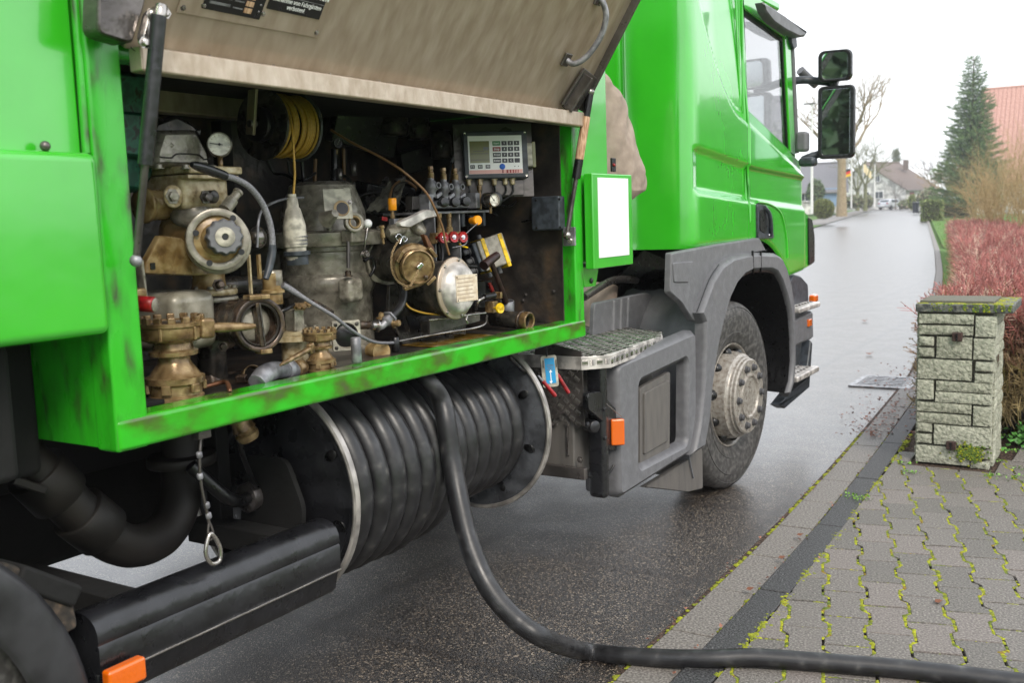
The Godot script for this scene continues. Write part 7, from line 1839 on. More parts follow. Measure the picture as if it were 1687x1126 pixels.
	# hammer leaning in the corner
	var hm = thing("hammer", "dark brown hammer leaning beside the register", "hammer", Vector3(3.362, 1.198, -2.12))
	part("handle", tube([Vector3(3.227, 1.368, -2.1), Vector3(3.278, 1.311, -2.11), Vector3(3.369, 1.202, -2.13)], [0.011, 0.010, 0.014], 12, 4), M.hammer_brown, hm)
	part("head", tube([Vector3(3.176, 1.357, -2.1), Vector3(3.202, 1.367, -2.1), Vector3(3.241, 1.381, -2.1), Vector3(3.272, 1.391, -2.1)], [0.019, 0.017, 0.017, 0.015], 14, 3), M.hammer_brown, hm)
	var cn = thing("metal_cup", "short dull metal cup lying behind the pipe", "cup", Vector3(3.39, 1.176, -2.13))
	part("cup", pipe(0.028, 0.045, 0.024, aim(Vector3(3.396, 1.161, -2.14), V(-0.15, 1, 0.1))), M.galvanised, cn)
	# loose dark pipe with a brass end
	var lp = thing("loose_pipe", "short dark pipe with a brass ring end lying on the floor behind the sill", "pipe", Vector3(3.329, 1.131, -2.06))
	var q0 = Vector3(3.319, 1.144, -2.16)
	var q1 = Vector3(3.309, 1.135, -1.985)
	var qd = (q1 - q0).normalized()
	part("barrel", pipe(0.0331, (q1 - q0).length() - 0.02, 0.026, aim(q0, qd), 28), M.cast_dark, lp)
	part("end_ring", pipe(0.0362, 0.03, 0.0269, aim(q1 - qd * 0.03, qd), 32), M.brass, lp)
	part("end_collar", pipe(0.0385, 0.012, 0.028, aim(q1 - qd * 0.045, qd), 32), M.bronze_dark, lp)
	part("latch_plate", box(V(0.08, 0.02, 0.005), Transform3D(aim(q0, qd).basis * Basis(V(0, 0, 1), PI / 2), q0 + qd * 0.05 + V(0, 0.0, 0.034)), 0.001), M.steel_dark, lp)
	# rag stuffed behind the meter
	var rg = thing("grey_rag", "crumpled grey rag stuffed behind the meter", "rag", Vector3(2.906, 1.623, -2.38))
	rows = []
	for i in 14:
		var row = []
		for k in 14:
			var q: Vector3 = Vector3(2.84, 1.564, -2.38).lerp(Vector3(3.005, 1.669, -2.4), i / 13.0) + (Vector3(2.976, 1.577, -2.34) - Vector3(2.84, 1.564, -2.38)) * (k / 13.0) * (1.0 - 0.5 * i / 13.0)
			row.append(q + V(0, 1, 0.6) * nw.get_noise_3d(q.x * 4.0, q.y * 4.0, 0.0) * 0.03)
		rows.append(row)
	part("cloth", shell(rows, V(0, 0, 1), 0.004), M.rag, rg)
	# wire rope with a snap hook under the sill
	var sr = thing("snap_hook_rope", "short wire rope with a steel snap hook hanging under the sill", "hook", V(1.68, 0.75, -1.95))
	part("rope", tube([Vector3(1.666, 1.017, -1.955), Vector3(1.653, 0.9624, -1.95), Vector3(1.653, 0.9011, -1.95), Vector3(1.663, 0.8368, -1.95), Vector3(1.669, 0.8009, -1.95)], 0.004, 8, 6), M.steel_dark, sr)
	part("lug", box(V(0.04, 0.02, 0.03), at(Vector3(1.668, 1.026, -1.955)), 0.003), M.steel_dark, sr)
	for q in [Vector3(1.655, 0.9695, -1.95), Vector3(1.652, 0.9165, -1.95), Vector3(1.667, 0.8389, -1.95), Vector3(1.67, 0.8115, -1.95)]: part("ferrule", cyl(0.0075, 0.016, aim(q, V(-0.15, 1, 0)), 0.002, 12), M.galvanised, sr)
	part("eye", tube([Vector3(1.669, 0.8009, -1.95), Vector3(1.677, 0.7829, -1.95), Vector3(1.679, 0.7635, -1.95), Vector3(1.667, 0.7577, -1.95), Vector3(1.663, 0.7746, -1.95)], 0.003, 6, 5, true), M.steel_dark, sr)
	part("snap_hook", tube([Vector3(1.666, 0.7743, -1.945), Vector3(1.653, 0.7548, -1.945), Vector3(1.648, 0.7251, -1.945), Vector3(1.663, 0.6985, -1.945), Vector3(1.689, 0.6983, -1.945), Vector3(1.694, 0.727, -1.945), Vector3(1.682, 0.7571, -1.945)], 0.0055, 10, 6, true), M.steel_bright, sr)
	# card holder with two red prongs hanging at the step
	var ch = thing("card_holder", "blue instruction card in a pale holder with two red prongs hanging beside the step", "card holder", Vector3(3.478, 0.9089, -2))
	var ck = 0.0024
	var cf = facing(Vector3(3.508, 0.9108, -2.02), V(-0.72, 0.05, 0.69))
	part("holder", prism(round_rect(28 * ck, 54 * ck, 4 * ck, 4), 0.006, Transform3D(cf.basis * Basis(V(0, 0, 1), 0.06), cf.origin), 0.001), M.offwhite, ch)
	part("card", box(V(17 * ck, 43 * ck, 0.002), Transform3D(cf.basis * Basis(V(0, 0, 1), 0.06), cf * V(1 * ck, 1 * ck, 0.0065)), 0.0005), M.blue_card, ch)
	part("arrow", box(V(1.4 * ck, 17 * ck, 0.001), Transform3D(cf.basis * Basis(V(0, 0, 1), 0.06), cf * V(1.5 * ck, -9 * ck, 0.008)), 0.0), M.white, ch)
	for s in [1.0, -1.0]: part("arrow", prism([Vector2(-3, 0) * ck, Vector2(3, 0) * ck, Vector2(0, 4.5 * s) * ck], 0.0008, Transform3D(cf.basis, cf * V(1.5 * ck, (-9 + 7.5 * s) * ck, 0.0076)), 0.0), M.white, ch)
	for i in 4: part("card_line", box(V([12, 12, 9, 12][i] * ck, 0.9 * ck, 0.001), Transform3D(cf.basis, cf * V(1 * ck, (11 - 2.6 * i) * ck, 0.008)), 0.0), M.galvanised, ch)
	for x in [-12.0, 13.0]: part("slot", box(V(1.6 * ck, 13 * ck, 0.001), Transform3D(cf.basis, cf * V(x * ck * 0.9, 13 * ck, 0.0066)), 0.0), M.black, ch)
	for q in [[Vector3(3.418, 0.8861, -2), Vector3(3.456, 0.8211, -1.965)], [Vector3(3.537, 0.8952, -2), Vector3(3.566, 0.8151, -1.965)]]:
		part("prong_foot", tube([q[0] + (q[0] - q[1]) * 0.35, q[0]], [0.004, 0.006], 8, 1), M.galvanised, ch)
		part("prong", tube([q[0], q[0].lerp(q[1], 0.9), q[1]], [0.008, 0.009, 0.006], 10, 2), M.red, ch)
	part("string", tube([Vector3(3.538, 1.03, -2.05), Vector3(3.506, 1.002, -2.03), Vector3(3.492, 0.9725, -2.02)], 0.003, 6, 3), M.rubber, ch)
	part("lead", tube([Vector3(3.172, 1.016, -2), Vector3(3.28, 0.9584, -2.02), Vector3(3.409, 0.8945, -2.05)], 0.007, 8, 4), M.rubber, ch)



func grow(o: Shape, p: Vector3, d: Vector3, l: float, r: float, depth: int, spread: float, kids: int, up: float) -> void:
	var q1 = p + d * l * 0.5 + V(rng.randfn(0, 1), rng.randfn(0, 1), rng.randfn(0, 1)) * l * 0.05
	var q2 = p + d * l + V(rng.randfn(0, 1), rng.randfn(0, 1), rng.randfn(0, 1)) * l * 0.07
	o.join(tube([p, q1, q2], [r, r * 0.8, r * 0.6], 4 if depth < 3 else 7, 1, false, false))
	if depth == 0: return
	for i in kids:
		var f = rng.randf_range(0.35, 1.0)
		var b = p.lerp(q1, f * 2.0) if f < 0.5 else q1.lerp(q2, f * 2.0 - 1.0)
		var nd = (d + V(rng.randfn(0, 1), rng.randfn(0, 1) + up, rng.randfn(0, 1)) * spread).normalized()
		grow(o, b, nd, l * rng.randf_range(0.5, 0.85), r * 0.52, depth - 1, spread, kids, up)

func leaf_card(l: float, w: float) -> ArrayMesh:   # small bent leaf
	var s = Shape.new()
	s.face([V(0, 0, 0), V(w, l * 0.4, w * 0.4), V(0, l, 0)], V(0.3, 0, 1).normalized())
	s.face([V(0, 0, 0), V(-w, l * 0.4, w * 0.4), V(0, l, 0)], V(-0.3, 0, 1).normalized())
	return s.mesh()

func any_turn() -> Basis:
	return Basis.from_euler(V(rng.randf() * TAU, rng.randf() * TAU, rng.randf() * TAU))

func leafy(called: String, o: Node3D, mid: Vector3, size: Vector3, n: int, leaf: float, cols: Array, round_shape: bool, m: Material) -> void:   # clipped shrub: a dense skin of leaves over a twiggy core
	var core = ball(1.0, at(mid), 12, size * 0.44) if round_shape else box(size * 0.9, at(mid), minf(size.x, minf(size.y, size.z)) * 0.2, 3)
	part("core", core, M.hedge_core, o)
	var xs = []
	var cs = []
	var nn = noise(n, 1.6, "fbm", 3)
	for i in n:
		var q = Vector3.ZERO
		if round_shape:
			q = V(rng.randfn(0, 1), rng.randfn(0, 1), rng.randfn(0, 1)).normalized() * rng.randf_range(0.86, 1.0)
			q = q * size * 0.5
		else:
			q = V(rng.randf_range(-1, 1), rng.randf_range(-1, 1), rng.randf_range(-1, 1))
			var ax = [0, 1, 2, 2, 1][rng.randi() % 5]
			q[ax] = signf(q[ax]) * rng.randf_range(0.88, 1.03)
			q = q * size * 0.5
		q *= 1.0 + 0.06 * nn.get_noise_3d(q.x * 3.0, q.y * 3.0, q.z * 3.0)
		xs.append(Transform3D(any_turn().scaled(Vector3.ONE * leaf * rng.randf_range(0.6, 1.3)), mid + q - o.position))
		var c: Color = cols[rng.randi() % cols.size()]
		cs.append(c * rng.randf_range(0.75, 1.25))
	scatter(called, leaf_card(1.0, 0.35), m, xs, cs, o)

func house(o: Node3D, yaw: float, w: float, d: float, eave: float, ridge: float, wall: Material, roof: Material, windows: Array, tiles := 0.0) -> void:   # ridge along local x, front at local +z; windows: [x, y, w, h, kind]
	var b = Basis(V(0, 1, 0), yaw)
	var x = Transform3D(b, o.position)
	var gable = [Vector2(-d / 2, 0), Vector2(d / 2, 0), Vector2(d / 2, eave), Vector2(0, ridge - 0.2), Vector2(-d / 2, eave)]
	part("wall", prism(gable, w, x * Transform3D(Basis(V(0, 0, 1), V(0, 1, 0), V(1, 0, 0)), V(-w / 2, -0.5, 0)), 0.0), wall, o)
	var sl = V(0, ridge - eave, -d / 2)
	var len = sl.length() + 0.5
	var an = atan2(ridge - eave, d / 2)
	for s in [1.0, -1.0]:
		var rx = x * Transform3D(Basis(V(0, 1, 0), 0.0 if s > 0 else PI), Vector3.ZERO) * Transform3D(Basis(V(1, 0, 0), an), V(0, ridge - 0.45, 0.0))
		# local: z runs down the slope
		var rf = part("roof", box(V(w + 0.7, 0.14, len), rx * at(V(0, 0, len / 2)), 0.01), roof, o)
		part("gutter", tube([rx * V(-w / 2 - 0.35, -0.02, len + 0.05), rx * V(w / 2 + 0.35, -0.02, len + 0.05)], 0.07, 8, 1), M.gutter_grey, o)
		if tiles > 0.0 and s > 0:
			var ts = Shape.new()
			var nx = int((w + 0.7) / tiles)
			var nz = int(len / (tiles * 1.15))
			for i in nx:
				for j in nz:
					ts.join(box(V(tiles * 0.86, 0.05, tiles * 1.25), rx * at(V(-w / 2 - 0.35 + (i + 0.5) * tiles, 0.085 + rng.randf_range(0, 0.012), (j + 0.5) * tiles * 1.15), V(3, 0, rng.randf_range(-2, 2))), 0.02))
			part("roof_tiles", ts, roof, o).set_meta("kind", "stuff")
	part("ridge_cap", tube([x * V(-w / 2 - 0.35, ridge - 0.35, 0), x * V(w / 2 + 0.35, ridge - 0.35, 0)], 0.14, 8, 1), roof, o)
	for q in windows:
		var side = q[5] if q.size() > 5 else 0
		var fx = x * Transform3D(Basis(V(0, 1, 0), [0.0, PI / 2, -PI / 2][side]), [V(q[0], q[1], d / 2), V(w / 2, q[1], -q[0]), V(-w / 2, q[1], q[0])][side])
		if q[4] == "window":
			var wn = part("window", frame(round_rect(q[2], q[3], 0.02, 2), round_rect(q[2] - 0.16, q[3] - 0.16, 0.02, 2), 0.08, fx * at(V(0, 0, -0.01)), 0.01), M.white, o)
			part("pane", box(V(q[2] - 0.1, q[3] - 0.1, 0.03), fx * at(V(0, 0, 0.02)), 0.0), M.pane_dark, wn)
			part("glazing_bar", box(V(0.05, q[3] - 0.1, 0.05), fx * at(V(0, 0, 0.03)), 0.0), M.white, wn)
			part("sill", box(V(q[2] + 0.15, 0.06, 0.16), fx * at(V(0, -q[3] / 2 - 0.03, 0.06)), 0.01), M.slab, wn)
		else:
			part("door", box(V(q[2], q[3], 0.08), fx * at(V(0, 0, 0.03)), 0.02), M.door_red if q[4] == "door" else M.garage_blue, o)

func make_background() -> void:
	mat("bark_pale", Color.WHITE, 0.9, 0.0, {"tex": tex(70, 0.04, [[0.2, Color(0.46, 0.40, 0.32)], [0.6, Color(0.60, 0.54, 0.44)], [0.85, Color(0.68, 0.63, 0.51)]]), "scale": 1.0, "nrm": T.soft, "ns": 0.6})
	mat("twig_tan", Color.WHITE, 0.9, 0.0, {"tex": tex(71, 0.05, [[0.2, Color(0.56, 0.47, 0.33)], [0.8, Color(0.72, 0.64, 0.48)]]), "scale": 2.0})
	mat("twig_olive", Color.WHITE, 0.9, 0.0, {"tex": tex(72, 0.05, [[0.2, Color(0.34, 0.36, 0.24)], [0.8, Color(0.48, 0.48, 0.33)]]), "scale": 2.0})
	mat("twig_grey", Color(0.38, 0.34, 0.31), 0.9)
	mat("twig_moss", Color.WHITE, 0.9, 0.0, {"tex": tex(73, 0.05, [[0.2, Color(0.33, 0.29, 0.14)], [0.8, Color(0.50, 0.48, 0.20)]]), "scale": 3.0})
	mat("leaf", Color.WHITE, 0.6, 0.0, {"vc": true, "back": Color(0.25, 0.25, 0.2)})
	mat("hedge_core", Color(0.20, 0.22, 0.12), 0.95)
	mat("red_core", Color(0.33, 0.20, 0.17), 0.95)
	mat("roof_red", Color.WHITE, 0.8, 0.0, {"tex": tex(74, 0.05, [[0.2, Color(0.60, 0.43, 0.39)], [0.5, Color(0.69, 0.53, 0.48)], [0.8, Color(0.76, 0.61, 0.57)]]), "scale": 0.6})
	mat("roof_brown", Color.WHITE, 0.8, 0.0, {"tex": tex(75, 0.05, [[0.2, Color(0.34, 0.29, 0.27)], [0.8, Color(0.46, 0.41, 0.38)]]), "scale": 0.6})
	mat("roof_grey", Color.WHITE, 0.8, 0.0, {"tex": tex(76, 0.05, [[0.2, Color(0.36, 0.36, 0.38)], [0.8, Color(0.48, 0.48, 0.50)]]), "scale": 0.6})
	mat("render_white", Color(0.86, 0.85, 0.83), 0.9, 0.0, {"tex": T.cloud, "scale": 0.3})
	mat("render_grey", Color(0.62, 0.62, 0.60), 0.9, 0.0, {"tex": T.cloud, "scale": 0.3})
	mat("pane_dark", Color(0.16, 0.20, 0.22), 0.08)
	mat("gutter_grey", Color(0.45, 0.44, 0.43), 0.5)
	mat("door_red", Color(0.48, 0.22, 0.18), 0.6)
	mat("garage_blue", Color(0.45, 0.55, 0.66), 0.6)
	mat("pole_white", Color(0.84, 0.84, 0.83), 0.4)
	mat("flag_gold", Color(0.95, 0.76, 0.15), 0.8)
	mat("flag_red", Color(0.85, 0.20, 0.15), 0.8)
	mat("flag_black", Color(0.12, 0.12, 0.12), 0.8)
	mat("flag_cream", Color(0.90, 0.84, 0.68), 0.8)
	mat("bin_dark", Color(0.16, 0.18, 0.22), 0.5)
	mat("car_paint", Color(0.70, 0.71, 0.73), 0.25, 0.4, {"coat": 1.0})
	mat("leaf_brown", Color(0.45, 0.27, 0.18), 0.8)
	mat("grate", Color(0.66, 0.66, 0.67), 0.35, 0.6, {"tex": T.cloud, "scale": 5.0})
	near_things()
	hedges()
	trees()
	houses()
	street_things()

func near_things() -> void:
	# road drain
	var o = thing("drain_grate", "pale metal drain grate set in the road by the gutter", "drain grate", V(9.4, GR, -1.95))
	var a = Vector3(9.069, -0.045, -2.146)
	var b = Vector3(9.779, -0.045, -2.202)
	var c = Vector3(9.733, -0.045, -1.706)
	var e = Vector3(9.021, -0.045, -1.579)
	var z0 = (a.z + b.z) / 2.0
	var z1 = z0 + 0.52
	var x0 = a.x
	var x1 = a.x + 0.62
	part("shaft", span(V(x0 + 0.02, GR + 0.003, z0 + 0.02), V(x1 - 0.02, GR + 0.006, z1 - 0.02), 0.0), M.black, o)
	for q in [[x0, x0 + 0.05, z0, z1], [x1 - 0.05, x1, z0, z1], [x0 + 0.05, x1 - 0.05, z0, z0 + 0.05], [x0 + 0.05, x1 - 0.05, z1 - 0.05, z1]]: part("frame", span(V(q[0], GR + 0.002, q[2]), V(q[1], GR + 0.016, q[3]), 0.003), M.grate, o)
	for i in 6: part("bar", span(V(x0 + 0.08 + i * 0.083, GR + 0.006, z0 + 0.05), V(x0 + 0.118 + i * 0.083, GR + 0.015, z1 - 0.05), 0.003), M.grate, o)
	# fallen leaves
	var spots = [Vector3(14.31, -0.046, -3.213), Vector3(11.07, -0.046, -2.432), Vector3(3.885, -0.046, -1.316), Vector3(4.668, -0.046, -1.335), Vector3(4.317, -0.046, -1.316), Vector3(4.085, -0.046, -0.6282)]
	var wh = ["on the road beyond the drain", "on the road just in front of the drain", "on the gutter closest to the hose", "curled on the gutter halfway to the pillar", "on the kerb edge in the middle of the gutter", "lying on the pavers near the hose"]
	for i in spots.size():
		var s = Shape.new()
		var sz = 0.05 if i < 2 else 0.02
		for k in 7:
			var an = TAU * k / 7
			var an2 = TAU * (k + 1) / 7
			var r0 = sz * (1.0 if k % 2 == 0 else 0.55)
			var r1 = sz * (1.0 if (k + 1) % 2 == 0 else 0.55)
			s.face([V(0, 0.008, 0), V(cos(an) * r0 * 1.5, 0.004 + 0.3 * r0 * (k % 3), sin(an) * r0), V(cos(an2) * r1 * 1.5, 0.004 + 0.3 * r1 * ((k + 1) % 3), sin(an2) * r1)], V(0, 1, 0))
		var l = thing("fallen_leaf", "dry brown leaf " + wh[i], "leaf", spots[i] + V(0, 0.012 if i < 2 else 0.03, 0), "dry leaves on the ground")
		for q in s.v.size(): s.v[q] += l.position
		part("blade", s, M.leaf_brown, l)
	# litter along the gutter near the pillar
	var xs = []
	var cs = []
	for i in 1100:
		var x = 7.0 + absf(rng.randfn(0, 1.7))
		var z = edge(x) + 0.14 + rng.randfn(0, 0.14 + 0.03 * (x - 7.0))
		if rng.randf() < 0.3:
			x = rng.randf_range(3.0, 7.2)
			z = edge(x) + [0.0, 0.18, 0.315][rng.randi() % 3] + rng.randfn(0, 0.012)
			if rng.randf() < 0.45: continue
		var s = rng.randf_range(0.006, 0.028) * (1.0 if x > 7.0 else 0.6)
		xs.append(Transform3D(Basis.from_euler(V(rng.randfn(-1.5, 0.35), rng.randf() * TAU, 0)).scaled(Vector3.ONE * s), V(x, GR + 0.02 + rng.randf() * 0.012, z)))
		cs.append(Color(0.20, 0.09, 0.06) * rng.randf_range(0.5, 1.7))
	scatter("leaf_litter", leaf_card(1.2, 0.5), M.leaf, xs, cs)
	# ground ivy beside the path
	var iv = thing("ground_ivy", "low clump of green leaves between the path and the hedge foot", "plant", V(7.15, GR, -0.62))
	xs = []
	cs = []
	for i in 260:
		var q = V(7.18 + rng.randfn(0, 0.12), GR + 0.03 + absf(rng.randfn(0, 0.05)), -0.52 + rng.randfn(0, 0.10))
		xs.append(Transform3D(Basis.from_euler(V(rng.randfn(-1.1, 0.5), rng.randf() * TAU, 0)).scaled(Vector3.ONE * rng.randf_range(0.03, 0.055)), q - iv.position))
		cs.append(Color(0.07, 0.22, 0.04) * rng.randf_range(0.6, 1.6))
	scatter("foliage", leaf_card(1.0, 0.55), M.leaf, xs, cs, iv)
	# weeds at the pillar foot and in the paving
	var wd = thing("pavement_weeds", "small green weeds sprouting at the foot of the pillar", "weeds", V(6.4, GR + 0.03, -0.8))
	xs = []
	cs = []
	for cl in [Vector3(7.308, -0.02, -0.7493), Vector3(6.867, -0.02, -0.6675), Vector3(6.591, -0.02, -0.7054), Vector3(6.197, -0.02, -0.5431), Vector3(6.43, -0.02, -0.527), Vector3(6.201, -0.02, -0.6615), Vector3(6.298, -0.02, -1.172), Vector3(6.091, -0.02, -1.099), Vector3(5.442, -0.02, -1.273), Vector3(5.404, -0.02, -1.217)]:
		for i in 22:
			xs.append(Transform3D(Basis.from_euler(V(rng.randfn(-0.8, 0.5), rng.randf() * TAU, 0)).scaled(Vector3.ONE * rng.randf_range(0.010, 0.022)), cl + V(rng.randfn(0, 0.03), 0.005, rng.randfn(0, 0.03)) - wd.position))
			cs.append(Color(0.16, 0.32, 0.05) * rng.randf_range(0.7, 1.5))
	scatter("foliage", leaf_card(1.0, 0.45), M.leaf, xs, cs, wd)

func hedges() -> void:
	# red twigged hedge along the kerb
	var o = thing("red_hedge", "long clipped hedge of bare red twigs behind the pillar", "hedge", V(14, GR, -1.6))
	var tw = Shape.new()
	tw.join(tube([V(0, 0, 0), V(0.02, 0.5, 0.01), V(-0.01, 1.0, 0.0)], [0.018, 0.014, 0.006], 3, 1, false, false))
	for q in [[0.3, 0.9], [0.5, -0.8], [0.7, 0.3], [0.6, 2.4]]:
		var d = V(cos(q[1] * 3.0), 1.0, sin(q[1] * 3.0)).normalized()
		tw.join(tube([V(0.01, q[0], 0), V(0.01, q[0], 0) + d * 0.35], [0.012, 0.005], 3, 1, false, false))
	for q in [[0.95, 0.0], [0.8, 2.0], [0.65, 4.0], [0.5, 1.0], [0.9, 3.0]]:
		tw.face([V(0, q[0], 0), V(cos(q[1]) * 0.04, q[0] + 0.03, sin(q[1]) * 0.04), V(cos(q[1] + 0.5) * 0.025, q[0] + 0.07, sin(q[1] + 0.5) * 0.025)], V(cos(q[1] + PI / 2), 0.3, sin(q[1] + PI / 2)).normalized())
	var twm = tw.mesh()
	var rows = []
	var x = 7.35
	while x < 34.0:
		var row = []
		for q in [[0.70, 0.1], [0.64, 0.50], [0.72, 0.62], [1.1, 0.66], [1.52, 0.62], [1.60, 0.50], [1.52, 0.1]]:
			row.append(V(x, GR + rise(x) + q[1] + rng.randfn(0, 0.015), edge(x) + q[0] + rng.randfn(0, 0.02)))
		rows.append(row)
		x += 0.6
	part("core", shell(rows, V(0, 1, 0), 0.02), M.red_core, o)
	var xs = []
	var cs = []
	for i in 26000:
		var f = pow(rng.randf(), 1.6)
		x = lerpf(7.25, 34.2, f)
		var u = rng.randf()
		var y = 0.0
		var z = 0.0
		var out = V(0, 1, 0)
		if u < 0.58:
			z = rng.randf_range(0.48, 1.78)
			y = rng.randf_range(0.60, 0.80) + 0.02 * sin(x * 3.0)
			out = V(rng.randfn(0, 0.35), 1.0, rng.randfn(0, 0.35))
		elif u < 0.86:
			z = 0.56 + rng.randfn(0, 0.05)
			y = rng.randf_range(0.05, 0.78)
			out = V(rng.randfn(0, 0.4), 0.8, -0.7 + rng.randfn(0, 0.4))
		elif u < 0.93:
			z = 1.68 + rng.randfn(0, 0.05)
			y = rng.randf_range(0.1, 0.78)
			out = V(rng.randfn(0, 0.4), 0.8, 0.6)
		else:
			x = 7.32 + rng.randfn(0, 0.05)
			z = rng.randf_range(0.55, 1.7)
			y = rng.randf_range(0.1, 0.78)
			out = V(-0.6, 0.8, rng.randfn(0, 0.4))
		var s = rng.randf_range(0.10, 0.30) * (1.0 if x < 16.0 else 1.2)
		xs.append(Transform3D(aim(Vector3.ZERO, out).basis * Basis(V(0, 1, 0), rng.randf() * TAU) * Basis.from_scale(Vector3.ONE * s), V(x, GR + rise(x) + y, edge(x) + z) - o.position))
		var t = clampf((y - 0.35) / 0.35 + rng.randfn(0, 0.15), 0.0, 1.0)
		cs.append((Color(0.34, 0.26, 0.13).lerp(Color(0.33, 0.115, 0.10) if rng.randf() < 0.82 else Color(0.46, 0.32, 0.25), t)) * rng.randf_range(0.6, 1.5))
	scatter("twigs", twm, M.leaf, xs, cs, o)
	# mossy stems at its near end
	var st = Shape.new()
	for i in 90:
		var p = V(7.2 + rng.randf() * 0.7, GR, -0.95 + rng.randf() * 1.5)
		var d = V(rng.randfn(-0.12, 0.25), 1.0, rng.randfn(0.25, 0.3)).normalized()
		grow(st, p, d, rng.randf_range(0.35, 0.6), rng.randf_range(0.008, 0.014), 2, 0.35, 2, 0.5)
	part("stems", st, M.twig_moss, o).set_meta("kind", "stuff")
	# clipped green hedges further on
	var g1 = thing("clipped_hedge", "square cut green hedge block beside the street near the bin", "hedge", Vector3(75.23, 0.4216, -12.44), "clipped green hedges")
	leafy("foliage", g1, g1.position + V(0, 0.68, 0), V(1.5, 1.42, 1.25), 2600, 0.13, [Color(0.17, 0.22, 0.06), Color(0.22, 0.26, 0.09), Color(0.12, 0.17, 0.05)], false, M.leaf)
	var g2 = thing("clipped_hedge", "low clipped hedge running away from the square hedge block", "hedge", Vector3(82.73, 0.6268, -11.89), "clipped green hedges")
	leafy("foliage", g2, g2.position + V(0, 0.5, 0), V(1.2, 1.05, 2.4), 2000, 0.13, [Color(0.17, 0.22, 0.06), Color(0.20, 0.25, 0.09), Color(0.12, 0.17, 0.05)], false, M.leaf)
	var bb = thing("round_bush", "round clipped evergreen bush at the left verge", "bush", Vector3(73.32, 0.7693, -19.38))
	leafy("foliage", bb, bb.position + V(0, 0.72, 0), V(1.5, 1.45, 1.5), 3000, 0.11, [Color(0.16, 0.19, 0.04), Color(0.23, 0.25, 0.06), Color(0.11, 0.14, 0.03)], true, M.leaf)
	var b2 = thing("round_bush", "darker bush half hidden behind the round clipped one", "bush", Vector3(96.56, 2.305, -26.26))
	leafy("foliage", b2, b2.position + V(0, 0.8, 0), V(1.8, 2.2, 1.6), 1400, 0.2, [Color(0.10, 0.16, 0.07), Color(0.14, 0.20, 0.08)], true, M.leaf)
	var cb = thing("column_bush", "narrow upright yellow green shrub in front of the white house", "shrub", Vector3(127.9, 1.137, -23.4))
	leafy("foliage", cb, cb.position + V(0, 0.8, 0), V(0.9, 1.8, 0.9), 900, 0.18, [Color(0.28, 0.32, 0.08), Color(0.20, 0.26, 0.06)], true, M.leaf)
	var k = 0
	for q in [[Vector3(108.7, 1.57, -25.63), V(3.0, 1.2, 2.0), "low green bushes at the foot of the flag pole"], [Vector3(130.1, 1.459, -29.36), V(4.0, 1.6, 2.0), "dull green bush left of the white house garden"], [Vector3(143.4, 1.2, -27.16), V(3.5, 1.1, 1.5), "low dark hedge in front of the white house doors"], [Vector3(118.2, 1.311, -20), V(3.2, 2.0, 2.2), "grey green bush right of the white house"]]:
		var o2 = thing("garden_bush", q[2], "bush", q[0])
		leafy("foliage", o2, o2.position + V(0, q[1].y * 0.45, 0), q[1], 1100, 0.26, [Color(0.18, 0.23, 0.11), Color(0.24, 0.26, 0.15), Color(0.26, 0.22, 0.15)], true, M.leaf)
		k += 1

func bare_tree(called: String, label: String, base: Vector3, hgt: float, r: float, m: Material, depth: int, kids: int, spread: float, trunk := 0.35) -> void:
	var o = thing(called, label, "tree", base)
	part("trunk", tube([base - V(0, 0.2, 0), base + V(0.02, hgt * trunk * 0.5, 0.0), base + V(0, hgt * trunk, 0)], [r * 1.35, r, r * 0.92], 12, 3), m, o)
	var s = Shape.new()
	for i in 6:
		var a = TAU * (i + rng.randf() * 0.5) / 6
		grow(s, base + V(0, hgt * trunk * rng.randf_range(0.75, 1.0), 0), V(cos(a) * 0.75, 1.0, sin(a) * 0.75).normalized(), hgt * 0.30, r * 0.42, depth, spread, kids, 0.35)
	part("crown", s, m, o).set_meta("kind", "stuff")

